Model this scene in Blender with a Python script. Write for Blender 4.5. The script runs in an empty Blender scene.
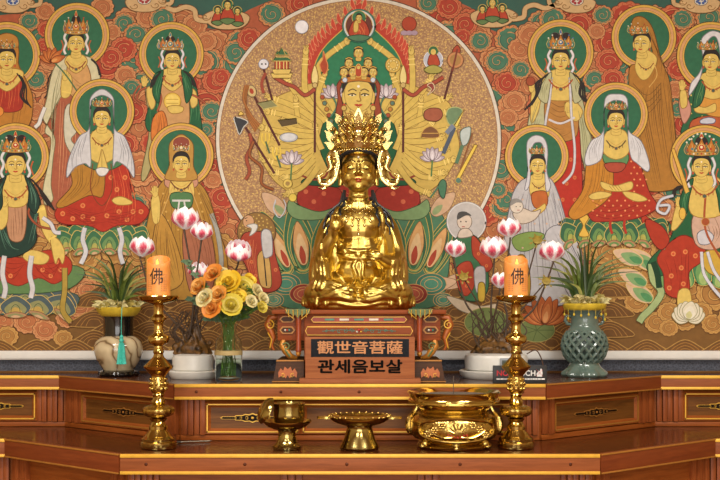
import bpy, bmesh, math, random
from math import sin, cos, pi, radians, sqrt, atan2, hypot
from mathutils import Vector, Matrix, Euler
from mathutils.geometry import tessellate_polygon

rnd = random.Random(7)
SC = bpy.context.scene
COL = SC.collection

# ------------------------------------------------------------------ sizes of the place (metres)
CAM_D = 4.39          # camera to the back wall
CAM_Z = 1.379         # camera height
FOC = 1150.0          # focal length in photo pixels (720 wide)
HOR = 297.0           # row of the horizon
Z_UP = 1.379 - 0.2885 # top of the upper altar tier
Z_LO = 1.379 - 0.4787 # top of the lower altar tier

def at(px, py, d):
    """point seen at photo position px,py at distance d from the camera"""
    return Vector(((px - 360) * d / FOC, d - CAM_D, CAM_Z - (py - HOR) * d / FOC))

# ------------------------------------------------------------------ materials
def lin(c):
    return c / 12.92 if c <= .04045 else ((c + .055) / 1.055) ** 2.4

def rgb(h):
    h = h.lstrip('#')
    return tuple(lin(int(h[i:i + 2], 16) / 255) for i in (0, 2, 4)) + (1,)

MATS = {}

def newmat(name):
    m = bpy.data.materials.new(name)
    m.use_nodes = True
    nt = m.node_tree
    b = nt.nodes['Principled BSDF']
    return m, nt, b

def N(nt, kind, **kw):
    n = nt.nodes.new(kind)
    for k, v in kw.items():
        if k in n.inputs:
            n.inputs[k].default_value = v
        else:
            setattr(n, k, v)
    return n

def ramp(nt, fac, stops):
    r = nt.nodes.new('ShaderNodeValToRGB')
    e = r.color_ramp.elements
    while len(e) < len(stops):
        e.new(.5)
    for i, (p, c) in enumerate(stops):
        e[i].position = p
        e[i].color = rgb(c) if isinstance(c, str) else (c, c, c, 1)
    nt.links.new(fac, r.inputs[0])
    return r

def plain(name, hexc, rough=.5, metal=0., vary=.12, scale=40., bump=0., spec=.5, coat=0., detail=3.):
    """one colour, broken a little by noise"""
    key = (name, hexc)
    if key in MATS:
        return MATS[key]
    m, nt, b = newmat(name)
    c = rgb(hexc)
    tc = N(nt, 'ShaderNodeTexCoord')
    nz = N(nt, 'ShaderNodeTexNoise', Scale=scale, Detail=detail)
    nt.links.new(tc.outputs['Object'], nz.inputs['Vector'])
    r = nt.nodes.new('ShaderNodeValToRGB')
    e = r.color_ramp.elements
    e[0].position, e[1].position = .3, .7
    e[0].color = tuple(x * (1 - vary) for x in c[:3]) + (1,)
    e[1].color = tuple(min(1, x * (1 + vary)) for x in c[:3]) + (1,)
    nt.links.new(nz.outputs['Fac'], r.inputs[0])
    nt.links.new(r.outputs[0], b.inputs['Base Color'])
    b.inputs['Roughness'].default_value = rough
    b.inputs['Metallic'].default_value = metal
    b.inputs['Specular IOR Level'].default_value = spec
    b.inputs['Coat Weight'].default_value = coat
    if bump:
        bp = N(nt, 'ShaderNodeBump', Strength=bump, Distance=.002)
        nt.links.new(nz.outputs['Fac'], bp.inputs['Height'])
        nt.links.new(bp.outputs[0], b.inputs['Normal'])
    m.diffuse_color = c
    MATS[key] = m
    return m

def paint(hexc):
    return plain('mural_paint_' + hexc.strip('#'), hexc, rough=.62, vary=.09, scale=55., spec=.25)

def wood(name, dark, light, rough=.35, axis='X', scale=9., coat=0., stretch=14., spec=.16):
    key = ('wood', name)
    if key in MATS:
        return MATS[key]
    m, nt, b = newmat(name)
    tc = N(nt, 'ShaderNodeTexCoord')
    mp = N(nt, 'ShaderNodeMapping')
    s = {'X': (1, stretch, stretch), 'Y': (stretch, 1, stretch), 'Z': (stretch, stretch, 1)}[axis]
    mp.inputs['Scale'].default_value = s
    nt.links.new(tc.outputs['Object'], mp.inputs[0])
    nz = N(nt, 'ShaderNodeTexNoise', Scale=scale, Detail=6., Roughness=.6, Distortion=.6)
    nt.links.new(mp.outputs[0], nz.inputs['Vector'])
    r = ramp(nt, nz.outputs['Fac'], [(.3, dark), (.7, light)])
    nt.links.new(r.outputs[0], b.inputs['Base Color'])
    b.inputs['Roughness'].default_value = rough
    b.inputs['Coat Weight'].default_value = coat
    b.inputs['Coat Roughness'].default_value = .2
    b.inputs['Specular IOR Level'].default_value = spec
    bp = N(nt, 'ShaderNodeBump', Strength=.15, Distance=.001)
    nt.links.new(nz.outputs['Fac'], bp.inputs['Height'])
    nt.links.new(bp.outputs[0], b.inputs['Normal'])
    MATS[key] = m
    return m

def metal(name, hexc, rough=.18, bump=0., bscale=60., vary=.1):
    key = ('metal', name)
    if key in MATS:
        return MATS[key]
    m, nt, b = newmat(name)
    c = rgb(hexc)
    tc = N(nt, 'ShaderNodeTexCoord')
    nz = N(nt, 'ShaderNodeTexNoise', Scale=bscale, Detail=2.)
    nt.links.new(tc.outputs['Object'], nz.inputs['Vector'])
    r = nt.nodes.new('ShaderNodeValToRGB')
    e = r.color_ramp.elements
    e[0].position, e[1].position = .3, .7
    e[0].color = tuple(x * (1 - vary) for x in c[:3]) + (1,)
    e[1].color = tuple(min(1, x * (1 + vary)) for x in c[:3]) + (1,)
    nt.links.new(nz.outputs['Fac'], r.inputs[0])
    nt.links.new(r.outputs[0], b.inputs['Base Color'])
    b.inputs['Metallic'].default_value = 1
    b.inputs['Roughness'].default_value = rough
    if bump:
        bp = N(nt, 'ShaderNodeBump', Strength=bump, Distance=.002)
        nt.links.new(nz.outputs['Fac'], bp.inputs['Height'])
        nt.links.new(bp.outputs[0], b.inputs['Normal'])
    MATS[key] = m
    return m

# ------------------------------------------------------------------ objects
def tag(o, label=None, cat=None, group=None, kind=None):
    if label: o['label'] = label
    if cat: o['category'] = cat
    if group: o['group'] = group
    if kind: o['kind'] = kind
    return o

def thing(name, label, cat, loc=(0, 0, 0), rz=0., group=None):
    o = bpy.data.objects.new(name, None)
    o.empty_display_size = .05
    COL.objects.link(o)
    o.location = loc
    o.rotation_euler = (0, 0, rz)
    return tag(o, label, cat, group)

def link(name, me, parent=None):
    o = bpy.data.objects.new(name, me)
    COL.objects.link(o)
    if parent is not None:
        o.parent = parent
    return o

def catmull(pts, closed=False, k=6):
    """smooth curve through pts (2-D or 3-D tuples)"""
    n = len(pts)
    if n < 3:
        return [tuple(p) for p in pts]
    out = []
    rng = range(n) if closed else range(n - 1)
    for i in rng:
        if closed:
            p0, p1, p2, p3 = pts[(i - 1) % n], pts[i], pts[(i + 1) % n], pts[(i + 2) % n]
        else:
            p0, p1, p2, p3 = pts[max(i - 1, 0)], pts[i], pts[i + 1], pts[min(i + 2, n - 1)]
        for j in range(k):
            t = j / k
            t2, t3 = t * t, t * t * t
            out.append(tuple(.5 * (2 * b + (c - a) * t + (2 * a - 5 * b + 4 * c - d) * t2 + (3 * b - a - 3 * c + d) * t3)
                             for a, b, c, d in zip(p0, p1, p2, p3)))
    if not closed:
        out.append(tuple(pts[-1]))
    return out

class B:
    """collects shapes into one mesh; mi = material slot of what comes next"""
    def __init__(self):
        self.bm = bmesh.new()
        self.mi = 0

    def faces(self, vs, fs):
        bv = [self.bm.verts.new(v) for v in vs]
        out = []
        for f in fs:
            try:
                g = self.bm.faces.new([bv[i] for i in f])
                g.material_index = self.mi
                out.append(g)
            except ValueError:
                pass
        return bv, out

    def box(self, x0, x1, y0, y1, z0, z1, bev=0., M=None):
        vs = [(x, y, z) for x in (x0, x1) for y in (y0, y1) for z in (z0, z1)]
        fs = [(0, 1, 3, 2), (4, 6, 7, 5), (0, 4, 5, 1), (2, 3, 7, 6), (0, 2, 6, 4), (1, 5, 7, 3)]
        bv, bf = self.faces(vs, fs)
        if M is not None:
            for v in bv: v.co = M @ v.co
        if bev:
            es = list({e for f in bf for e in f.edges})
            r = bmesh.ops.bevel(self.bm, geom=es, offset=bev, segments=2, affect='EDGES', profile=.6)
            for f in r['faces']: f.material_index = self.mi
        return bv

    def lathe(self, prof, seg=32, c=(0, 0, 0), M=None, wob=None):
        """prof: (radius, height) rows, open at the axis ends"""
        vs, fs = [], []
        n = len(prof)
        for j, (r, z) in enumerate(prof):
            for i in range(seg):
                a = 2 * pi * i / seg
                rr = r if wob is None else r * wob(a, j, z)
                vs.append(Vector((c[0] + rr * cos(a), c[1] + rr * sin(a), c[2] + z)))
        for j in range(n - 1):
            for i in range(seg):
                i2 = (i + 1) % seg
                fs.append((j * seg + i, j * seg + i2, (j + 1) * seg + i2, (j + 1) * seg + i))
        if prof[0][0] > 1e-6: fs.append(tuple(range(seg - 1, -1, -1)))
        if prof[-1][0] > 1e-6: fs.append(tuple((n - 1) * seg + i for i in range(seg)))
        if M is not None: vs = [M @ v for v in vs]
        return self.faces(vs, fs)

    def tube(self, pts, r, seg=8, flat=1., up=None, cap=True):
        """tube along pts; r a number or one per point; flat squeezes it along the second normal"""
        pts = [Vector(p) for p in pts]
        n = len(pts)
        if not hasattr(r, '__len__'): r = [r] * n
        elif len(r) != n:
            r = [r[min(int(i / (n - 1) * (len(r) - 1)), len(r) - 2)] * (1 - ((i / (n - 1) * (len(r) - 1)) - min(int(i / (n - 1) * (len(r) - 1)), len(r) - 2))) +
                 r[min(int(i / (n - 1) * (len(r) - 1)), len(r) - 2) + 1] * ((i / (n - 1) * (len(r) - 1)) - min(int(i / (n - 1) * (len(r) - 1)), len(r) - 2)) for i in range(n)]
        vs, fs = [], []
        nrm = None
        for i, p in enumerate(pts):
            t = (pts[min(i + 1, n - 1)] - pts[max(i - 1, 0)])
            t = t.normalized() if t.length > 1e-9 else Vector((0, 0, 1))
            if up is not None:
                nrm = Vector(up)
            elif nrm is None:
                nrm = Vector((0, 0, 1)) if abs(t.z) < .9 else Vector((1, 0, 0))
            nrm = (nrm - t * nrm.dot(t))
            if nrm.length < 1e-6: nrm = t.orthogonal()
            nrm.normalize()
            bn = t.cross(nrm)
            for k in range(seg):
                a = 2 * pi * k / seg
                vs.append(p + (bn * cos(a) + nrm * sin(a) * flat) * r[i])
        for i in range(n - 1):
            for k in range(seg):
                k2 = (k + 1) % seg
                fs.append((i * seg + k, i * seg + k2, (i + 1) * seg + k2, (i + 1) * seg + k))
        if cap:
            fs.append(tuple(range(seg - 1, -1, -1)))
            fs.append(tuple((n - 1) * seg + k for k in range(seg)))
        return self.faces(vs, fs)

    def ball(self, c, r, seg=12, rings=8, M=None):
        if not hasattr(r, '__len__'): r = (r, r, r)
        vs = [Vector((0, 0, -1))]
        for j in range(1, rings):
            a = -pi / 2 + pi * j / rings
            for i in range(seg):
                b = 2 * pi * i / seg
                vs.append(Vector((cos(a) * cos(b), cos(a) * sin(b), sin(a))))
        vs.append(Vector((0, 0, 1)))
        fs = []
        for i in range(seg):
            fs.append((0, 1 + (i + 1) % seg, 1 + i))
            fs.append((len(vs) - 1, 1 + (rings - 2) * seg + i, 1 + (rings - 2) * seg + (i + 1) % seg))
        for j in range(rings - 2):
            for i in range(seg):
                i2 = (i + 1) % seg
                fs.append((1 + j * seg + i, 1 + j * seg + i2, 1 + (j + 1) * seg + i2, 1 + (j + 1) * seg + i))
        R = M.to_3x3() if M is not None else Matrix.Identity(3)
        vs = [R @ Vector((v.x * r[0], v.y * r[1], v.z * r[2])) + Vector(c) for v in vs]
        return self.faces(vs, fs)

    def prism(self, outline, y0, y1, bev=0., M=None):
        """outline of (x,z) points extruded from y0 (front, nearer the camera) to y1"""
        tri = tessellate_polygon([[Vector((x, z, 0)) for x, z in outline]])
        n = len(outline)
        vs = [Vector((x, y0, z)) for x, z in outline] + [Vector((x, y1, z)) for x, z in outline]
        if M is not None: vs = [M @ v for v in vs]
        fs = [t for t in tri] + [tuple(n + i for i in reversed(t)) for t in tri]
        fs += [(i, (i + 1) % n, n + (i + 1) % n, n + i) for i in range(n)]
        return self.faces(vs, fs)

    def sheet(self, rows, thick=0.):
        """grid of points (rows of equal length)"""
        m, k = len(rows), len(rows[0])
        vs = [Vector(p) for row in rows for p in row]
        fs = [(i * k + j, i * k + j + 1, (i + 1) * k + j + 1, (i + 1) * k + j) for i in range(m - 1) for j in range(k - 1)]
        return self.faces(vs, fs)

    def mesh(self, name, mats, smooth=True, angle=40):
        bmesh.ops.recalc_face_normals(self.bm, faces=self.bm.faces[:])
        me = bpy.data.meshes.new(name)
        self.bm.to_mesh(me)
        self.bm.free()
        if not isinstance(mats, (list, tuple)): mats = [mats]
        for m in mats: me.materials.append(m)
        if smooth:
            me.polygons.foreach_set('use_smooth', [True] * len(me.polygons))
            try: me.set_sharp_from_angle(angle=radians(angle))
            except Exception: pass
        me.update()
        return me

    def build(self, name, mats, parent=None, smooth=True, angle=40, label=None):
        o = link(name, self.mesh(name, mats, smooth, angle), parent)
        if label: o['label'] = label
        return o

def remeshed(b, voxel, mats, name, parent=None, smooth_it=6, sfac=.5):
    """the union of everything in b as one skin"""
    me = bpy.data.meshes.new('tmp')
    bmesh.ops.recalc_face_normals(b.bm, faces=b.bm.faces[:])
    b.bm.to_mesh(me); b.bm.free()
    t = bpy.data.objects.new('tmp', me); COL.objects.link(t)
    r = t.modifiers.new('r', 'REMESH'); r.mode = 'VOXEL'; r.voxel_size = voxel; r.use_smooth_shade = True
    s = t.modifiers.new('s', 'SMOOTH'); s.iterations = smooth_it; s.factor = sfac
    dg = bpy.context.evaluated_depsgraph_get(); dg.update()
    out = bpy.data.meshes.new_from_object(t.evaluated_get(dg), depsgraph=dg)
    out.name = name
    bpy.data.objects.remove(t); bpy.data.meshes.remove(me)
    out.materials.clear()
    for m in (mats if isinstance(mats, (list, tuple)) else [mats]): out.materials.append(m)
    out.polygons.foreach_set('use_smooth', [True] * len(out.polygons))
    return link(name, out, parent)

def writing(name, text, size, mat, parent, loc, rot=(pi / 2, 0, 0), depth=.0006, bold=0., sx=1., align='CENTER', label=None):
    """lettering as a mesh standing on a face"""
    cu = bpy.data.curves.new(name, 'FONT')
    cu.body = text; cu.size = size; cu.extrude = depth
    cu.align_x = align; cu.align_y = 'CENTER'; cu.resolution_u = 4
    t = bpy.data.objects.new('tmp', cu); COL.objects.link(t)
    dg = bpy.context.evaluated_depsgraph_get(); dg.update()
    me = bpy.data.meshes.new_from_object(t.evaluated_get(dg), depsgraph=dg)
    bpy.data.objects.remove(t); bpy.data.curves.remove(cu)
    me.name = name
    me.materials.clear(); me.materials.append(mat)
    if bold:
        bb = bmesh.new()
        for i_, (ox, oy) in enumerate(((-bold, 0), (bold, 0), (0, bold), (0, -bold))):
            n0 = len(bb.verts); bb.from_mesh(me); bb.verts.ensure_lookup_table()
            for v in bb.verts[n0:]: v.co.x += ox; v.co.y += oy; v.co.z += i_ * 2e-5
        bb.to_mesh(me); bb.free()
    if sx != 1.:
        for v in me.vertices: v.co.x *= sx
    o = link(name, me, parent)
    o.location = loc; o.rotation_euler = rot
    if label: o['label'] = label
    return o
# ================================================================== the mural
MS = 262.0            # photo pixels per metre on the mural
MUR_Z = CAM_Z - (350.5 - HOR) / MS
SKIN, SKINL, INK = '#d6ba62', '#9a7434', '#2a2320'
GOLD = '#d8a545'

class Paint(B):
    """layers of paint on the mural; u,v run right and down in mural units (1/262 m)"""
    def __init__(s, lv=.011):
        super().__init__()
        s.lv, s.mats, s.step = lv, [], 5e-6

    def col(s, c):
        m = paint(c) if isinstance(c, str) else c
        if m not in s.mats: s.mats.append(m)
        s.mi = s.mats.index(m)

    def p(s, q):
        return (( q[0] - 360) / MS, -s.lv, (350.5 - q[1]) / MS)

    def poly(s, pts, c):
        s.col(c); s.lv += s.step
        tri = tessellate_polygon([[Vector((x, y, 0)) for x, y in pts]])
        s.faces([s.p(q) for q in pts], tri)

    def strip(s, pts, w, c, taper=False, up=True):
        """w: width in units"""
        s.col(c)
        if up: s.lv += s.step
        n = len(pts)
        if n < 2: return
        vs = []
        for i, q in enumerate(pts):
            a, b = pts[max(i - 1, 0)], pts[min(i + 1, n - 1)]
            dx, dy = b[0] - a[0], b[1] - a[1]
            l = hypot(dx, dy) or 1
            ww = w[min(i * len(w) // n, len(w) - 1)] if hasattr(w, '__len__') else w
            if taper: ww = w * (.25 + .75 * sin(pi * min(i / (n - 1) + .04, 1)))
            ox, oy = -dy / l * ww / 2, dx / l * ww / 2
            vs += [s.p((q[0] + ox, q[1] + oy)), s.p((q[0] - ox, q[1] - oy))]
        s.faces(vs, [(2 * i, 2 * i + 1, 2 * i + 3, 2 * i + 2) for i in range(n - 1)])

    def fill(s, pts, c, ol=None, w=.8, sm=True, k=5):
        q = catmull(pts, True, k) if sm else list(pts)
        s.poly(q, c)
        if ol: s.strip(q + [q[0], q[1]], w, ol)
        return q

    def line(s, pts, c, w=.7, sm=True, taper=False, up=True):
        s.strip(catmull(pts, False, 5) if sm else pts, w, c, taper, up)

    def disc(s, x, y, rx, c, ry=None, n=40, ol=None, w=.6, rot=0.):
        ry = ry or rx
        q = [(x + rx * cos(2 * pi * i / n) * cos(rot) - ry * sin(2 * pi * i / n) * sin(rot),
              y + rx * cos(2 * pi * i / n) * sin(rot) + ry * sin(2 * pi * i / n) * cos(rot)) for i in range(n)]
        s.poly(q, c)
        if ol: s.strip(q + [q[0], q[1]], w, ol)

    def folds(s, a, b, n, c, w=.5):
        """cloth lines wandering between curve a and curve b"""
        s.lv += s.step
        r = random.Random(int(a[0][0] * 31 + b[-1][1] * 7) + n)
        for i in range(n):
            t = (i + .5 + r.uniform(-.3, .3)) / n
            q = catmull([(p[0] + (v[0] - p[0]) * t, p[1] + (v[1] - p[1]) * t) for p, v in zip(a, b)], False, 8)
            m = len(q)
            i0, i1 = int(m * r.choice((0, 0, .15, .3))), int(m * r.choice((1, 1, .85, .65)))
            q = [(x + sin(j * .35 + i * 1.7) * .5, y) for j, (x, y) in enumerate(q)][i0:i1]
            if len(q) > 3: s.strip(q, w * r.uniform(.7, 1.5), c, taper=True, up=False)

    def drape(s, x0, y0, x1, y1, n, c, sag=.3, w=.55):
        """hanging swags between two points, one below the other"""
        s.lv += s.step
        for i in range(n):
            t = i / max(1, n - 1)
            xa, xb = x0 + (x1 - x0) * .06 * i, x1 - (x1 - x0) * .06 * i
            d = abs(x1 - x0) * sag * (.4 + t)
            s.line([(xa, y0 + t * 5), ((xa + xb) / 2 + (x1 - x0) * .05, (y0 + y1) / 2 + d + t * 6), (xb, y1 + t * 5)], c, w, taper=True, up=False)

    def done(s, name, parent, label=None):
        return s.build(name, s.mats, parent, smooth=False, label=label)

def mir(pts, cx=358.5):
    return [(2 * cx - x, y) for x, y in pts]

def scallop(x, y, r, lobes, amp, rot=0., n=90, sq=1.):
    return [(x + r * (1 - amp + amp * abs(sin((2 * pi * i / n + rot) * lobes / 2))) * cos(2 * pi * i / n),
             y + sq * r * (1 - amp + amp * abs(sin((2 * pi * i / n + rot) * lobes / 2))) * sin(2 * pi * i / n)) for i in range(n)]

CK = {'G': ('#c8824e', '#47765d', '#b98c5a', '#2f5a49'), 'R': ('#bf6a45', '#a8402c', '#cf8a58', '#7a2a1e'),
      'O': ('#c78c5c', '#b06d44', '#cc9763', '#874a2c'), 'Y': ('#bf924f', '#a8783e', '#c9a05c', '#74502a')}

CLN = [0]
def cloud(P, x, y, r, kind, rot=0., sq=1., turns=1.25, hand=1, base=.0101, mod=60):
    rim, fillc, ln, dk = CK[kind]
    P.lv = base + (CLN[0] % mod) * 3.6e-5; CLN[0] += 1
    P.poly(scallop(x, y, r * 1.03, 12, .10, rot, sq=sq), '#5a3520')
    P.poly(scallop(x, y, r * .98, 12, .10, rot, sq=sq), rim)
    P.poly(scallop(x, y, r * .80, 12, .08, rot, sq=sq), fillc)
    for (f, c, w) in ((.70, ln, .045), (.63, dk, .03)):
        P.strip([(x + hand * r * f * cos(rot + 1 + 4.6 * t), y + sq * r * f * sin(rot + 1 + 4.6 * t)) for t in [i / 24 for i in range(25)]], r * w, c)
    for (off, c, w) in ((0., ln, .07), (.5, dk, .04)):
        P.strip([(x + hand * r * (.52 - .44 * t) * cos(rot + off + turns * 2 * pi * t), y + sq * r * (.52 - .44 * t) * sin(rot + off + turns * 2 * pi * t))
                 for t in [i / 30 for i in range(31)]], r * w, c)
    for i in range(24):
        a = rot + 2 * pi * i / 24
        P.strip([(x + r * .81 * cos(a), y + sq * r * .81 * sin(a)), (x + r * .91 * cos(a + .06), y + sq * r * .91 * sin(a + .06))], r * .03, fillc, up=(i == 0))

mural = thing('mural_painting', 'large colourful mural of haloed bodhisattvas among swirling clouds on the wall behind the altar', 'painting', (0, 0, MUR_Z))

# panel and frame
b = B(); b.box(-1.80, 1.80, -.010, -.0005, -.002, 1.62)
b.build('panel', plain('mural_ground', '#1d5243', .6, vary=.1, scale=20), mural, smooth=False)
b = B()
b.box(-1.80, 1.80, -.036, -.0005, -.030, .0005, .003)
b.box(-1.80, 1.80, -.030, -.0005, -.034, -.030, .001)
b.build('frame_moulding', plain('white_frame', '#d9d6cf', .5, vary=.03), mural, label='white moulding along the bottom of the painting')

# ---- clouds and water: one painted pattern
P = Paint(.0101)
P.poly([(0 - 90, 262), (810, 262), (810, 350.5), (-90, 350.5)], '#7a5629')
P.poly(catmull([(-90, 300), (-90, 30), (-20, 18), (40, 14), (110, 20), (160, 14), (215, 30), (250, 10), (300, -4), (420, -4), (470, 8), (500, 34), (560, 16), (620, 12), (680, 22), (740, 10), (810, 30), (810, 300)], False, 4), '#a9593a')
occ = []
r2 = random.Random(3)
for gy in range(20, 300, 21):
    for gx in range(-80, 805, 26):
        x = gx + r2.uniform(-6, 6) + (13 if (gy // 21) % 2 else 0)
        y = gy + r2.uniform(-4, 4)
        if hypot(x - 358.5, y - 140) < 136: continue
        if y < 26 and not (110 < x < 210 or 420 < x < 470 or x > 530): continue
        k = r2.choice('GGGRRROOO') if y < 240 else r2.choice('YYYO')
        cloud(P, x, y, r2.uniform(14, 20), k, r2.uniform(0, 6), r2.uniform(.8, 1), hand=r2.choice((1, -1)))
for (x, y, r, k) in [(30, 22, 11, 'G'), (46, 12, 10, 'O'), (47, 30, 9, 'R'), (44, 46, 8, 'R'), (37, 80, 12, 'G'), (34, 62, 8, 'R'), (37, 112, 10, 'O'),
                     (103, 8, 12, 'O'), (125, 24, 12, 'G'), (113, 33, 9, 'O'), (137, 35, 13, 'G'), (124, 50, 14, 'R'), (112, 58, 12, 'R'), (126, 76, 11, 'O'), (135, 112, 14, 'R'), (132, 88, 11, 'G'),
                     (148, 18, 12, 'O'), (163, 20, 14, 'G'), (195, 26, 13, 'O'), (207, 42, 11, 'O'), (204, 62, 11, 'O'), (216, 82, 14, 'R'), (212, 112, 13, 'G'), (206, 130, 10, 'G'),
                     (236, 53, 14, 'G'), (250, 40, 13, 'R'), (272, 15, 14, 'G'), (300, 5, 14, 'R'), (222, 78, 10, 'R'), (213, 180, 10, 'O'), (222, 198, 14, 'R'), (217, 218, 12, 'R'),
                     (428, 4, 12, 'G'), (449, 8, 13, 'R'), (465, 25, 13, 'R'), (462, 38, 10, 'R'), (480, 42, 12, 'G'), (497, 62, 14, 'G'), (507, 84, 13, 'R'), (514, 102, 12, 'O'), (508, 118, 10, 'O'),
                     (520, 50, 13, 'O'), (530, 36, 13, 'O'), (520, 70, 11, 'G'), (552, 20, 14, 'G'), (578, 26, 15, 'R'), (602, 16, 11, 'G'), (596, 32, 9, 'O'), (593, 64, 13, 'O'), (594, 80, 12, 'G'), (608, 62, 14, 'R'),
                     (612, 80, 12, 'R'), (600, 92, 10, 'O'), (682, 20, 12, 'G'), (708, 18, 14, 'G'), (672, 40, 10, 'R'), (678, 70, 12, 'R'), (674, 90, 10, 'O'), (677, 110, 10, 'G'),
                     (500, 170, 14, 'G'), (506, 200, 13, 'G'), (500, 140, 12, 'O'), (498, 190, 10, 'G')]:
    cloud(P, x, y, r, k, r2.uniform(0, 6), .92, hand=r2.choice((1, -1)), base=.0123, mod=50)
# swirling ground clouds
for (x, y, r) in [(4, 320, 13), (20, 306, 13), (28, 322, 14), (44, 305, 11), (46, 330, 13), (8, 336, 12), (68, 318, 12), (80, 305, 15), (64, 338, 10), (88, 290, 10), (95, 312, 9),
                  (-20, 325, 14), (624, 260, 13), (622, 275, 12), (622, 290, 12), (636, 302, 13), (640, 262, 10), (656, 322, 13), (668, 312, 12), (684, 320, 13), (700, 312, 12), (712, 324, 12), (730, 318, 14),
                  (632, 248, 10), (668, 328, 10), (200, 300, 10), (215, 310, 10)]:
    cloud(P, x, y, r, 'Y' if x > 300 or y > 330 else 'O', r2.uniform(0, 6), .85, hand=r2.choice((1, -1)), base=.0123, mod=50)
# waves along the bottom
P.lv = .0142
for row, (y0, h) in enumerate(((288, 9), (298, 9), (308, 10), (318, 10), (328, 10), (338, 11), (348, 12))):
    for i in range(-3, 24):
        x = i * 38 + (19 if row % 2 else 0)
        if row < 6 and (x < 92 - row * 1 or 612 < x): continue
        P.fill([(x - 24, y0 + 8), (x - 14, y0 - 2), (x, y0 - h * .7), (x + 14, y0 - 2), (x + 24, y0 + 8)], '#6d4a23', '#b48a48', .8)
        for t in (.78, .56, .34):
            P.line([(x - 24 * t, y0 + 8), (x - 14 * t, y0 + 4 - 6 * t), (x, y0 + 5 - (h * .7 + 5) * t), (x + 14 * t, y0 + 4 - 6 * t), (x + 24 * t, y0 + 8)], '#b5823f', .45)
P.poly([(-90, 350.4), (810, 350.4), (810, 352), (-90, 352)], '#6b4a24')
P.done('cloud_pattern', mural)

# ---- the great disc behind the statue
m, nt, bs = newmat('gold_flake_paint')
tc = N(nt, 'ShaderNodeTexCoord')
vo = N(nt, 'ShaderNodeTexVoronoi', Scale=150.)
nt.links.new(tc.outputs['Object'], vo.inputs['Vector'])
r = ramp(nt, vo.outputs['Distance'], [(.15, '#cfa65c'), (.45, '#a8804a'), (.75, '#94683c')])
nt.links.new(r.outputs[0], bs.inputs['Base Color']); bs.inputs['Roughness'].default_value = .5
FLAKE = m
P = Paint(.0146)
DX, DY, DR = 358.5, 140., 142.
P.disc(DX, DY, DR + .8, '#4a3320', n=120)
P.disc(DX, DY, DR, '#d4cdbd', n=120)
P.disc(DX, DY, DR - 3.2, '#8a6238', n=120)
P.disc(DX, DY, DR - 3.8, FLAKE, n=120)
P.lv += 2e-5
for k in range(17):
    rr = 70 + k * 4
    n = int(rr * .62)
    for i in range(n):
        a = 2 * pi * (i + .5 * (k % 2)) / n + r2.uniform(-.02, .02)
        x, y = DX + rr * cos(a), DY + rr * sin(a)
        if y > 262: continue
        u, v = cos(a + .5), sin(a + .5)
        P.col('#d9b662')
        P.faces([P.p((x - u * 1.5, y - v * 1.5)), P.p((x + v * .6, y - u * .6)), P.p((x + u * 1.5, y + v * 1.5)), P.p((x - v * .6, y + u * .6))], [(0, 1, 2, 3)])
P.done('moon_disc', mural, label='great gold-flecked disc with a pale rim')

# ================================================================== pieces of a painted figure
def halo(P, x, y, r):
    for f, c in ((1.02, '#4e3418'), (1., '#d2a84a'), (.935, '#7c5a2c'), (.925, '#cd9a68'), (.845, '#86602e'), (.835, '#d6ab50'), (.795, '#3a3018'), (.785, '#2f684a')):
        P.disc(x, y, r * f, c, n=64)

def face(P, x, y, w, turn=0., hair=INK, skin=SKIN):
    f = w / 2
    S = lambda L: [(x + a * f + (turn * f * .25 if abs(a) < .8 else 0), y + b * f) for a, b in L]
    for sg in (-1, 1):
        P.disc(x + sg * 1.0 * f, y + .15 * f, .17 * f, skin, .52 * f, 16, SKINL, .4)
        P.disc(x + sg * 1.02 * f, y + .82 * f, .12 * f, '#b5482f', .16 * f, 10)
    P.fill([(x - .5 * f, y + 1.0 * f), (x - .6 * f, y + 1.9 * f), (x + .6 * f, y + 1.9 * f), (x + .5 * f, y + 1.0 * f)], skin, SKINL, .4)
    P.line([(x - .45 * f, y + 1.5 * f), (x, y + 1.62 * f), (x + .45 * f, y + 1.5 * f)], SKINL, .35)
    P.fill([(x + a * f, y + b * f) for a, b in [(-.98, -.2), (-.93, .45), (-.62, 1.0), (0, 1.28), (.62, 1.0), (.93, .45), (.98, -.2), (.75, -.95), (0, -1.2), (-.75, -.95)]], skin, SKINL, .5)
    P.fill([(x + a * f, y + b * f) for a, b in [(-1.12, -.05), (-1.12, -.8), (-.7, -1.45), (0, -1.62), (.7, -1.45), (1.12, -.8), (1.12, -.05), (.93, -.5), (.62, -.86), (0, -.98), (-.62, -.86), (-.93, -.5)]], hair)
    for sg in (-1, 1):
        P.line(S([(sg * .14, -.22), (sg * .42, -.36), (sg * .74, -.2)]), '#6a5430', .04 * w)
        P.fill(S([(sg * .2, .07), (sg * .42, .03), (sg * .7, .07), (sg * .42, .15)]), '#e9dfba')
        P.line(S([(sg * .16, .06), (sg * .42, -.04), (sg * .76, .06)]), '#3a2c20', .04 * w)
        P.disc(x + sg * .45 * f + turn * f * .25, y + .08 * f, .07 * f, '#2c2119', n=8)
    P.line(S([(.1, -.15), (.1, .2), (.17, .45), (0, .52), (-.14, .46)]), SKINL, .045 * w)
    P.fill(S([(-.3, .76), (-.1, .7), (0, .74), (.1, .7), (.3, .76), (0, .9)]), '#b3402c')
    P.disc(x + turn * f * .25, y - .55 * f, .1 * f, '#f0ead8', n=8)

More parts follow.
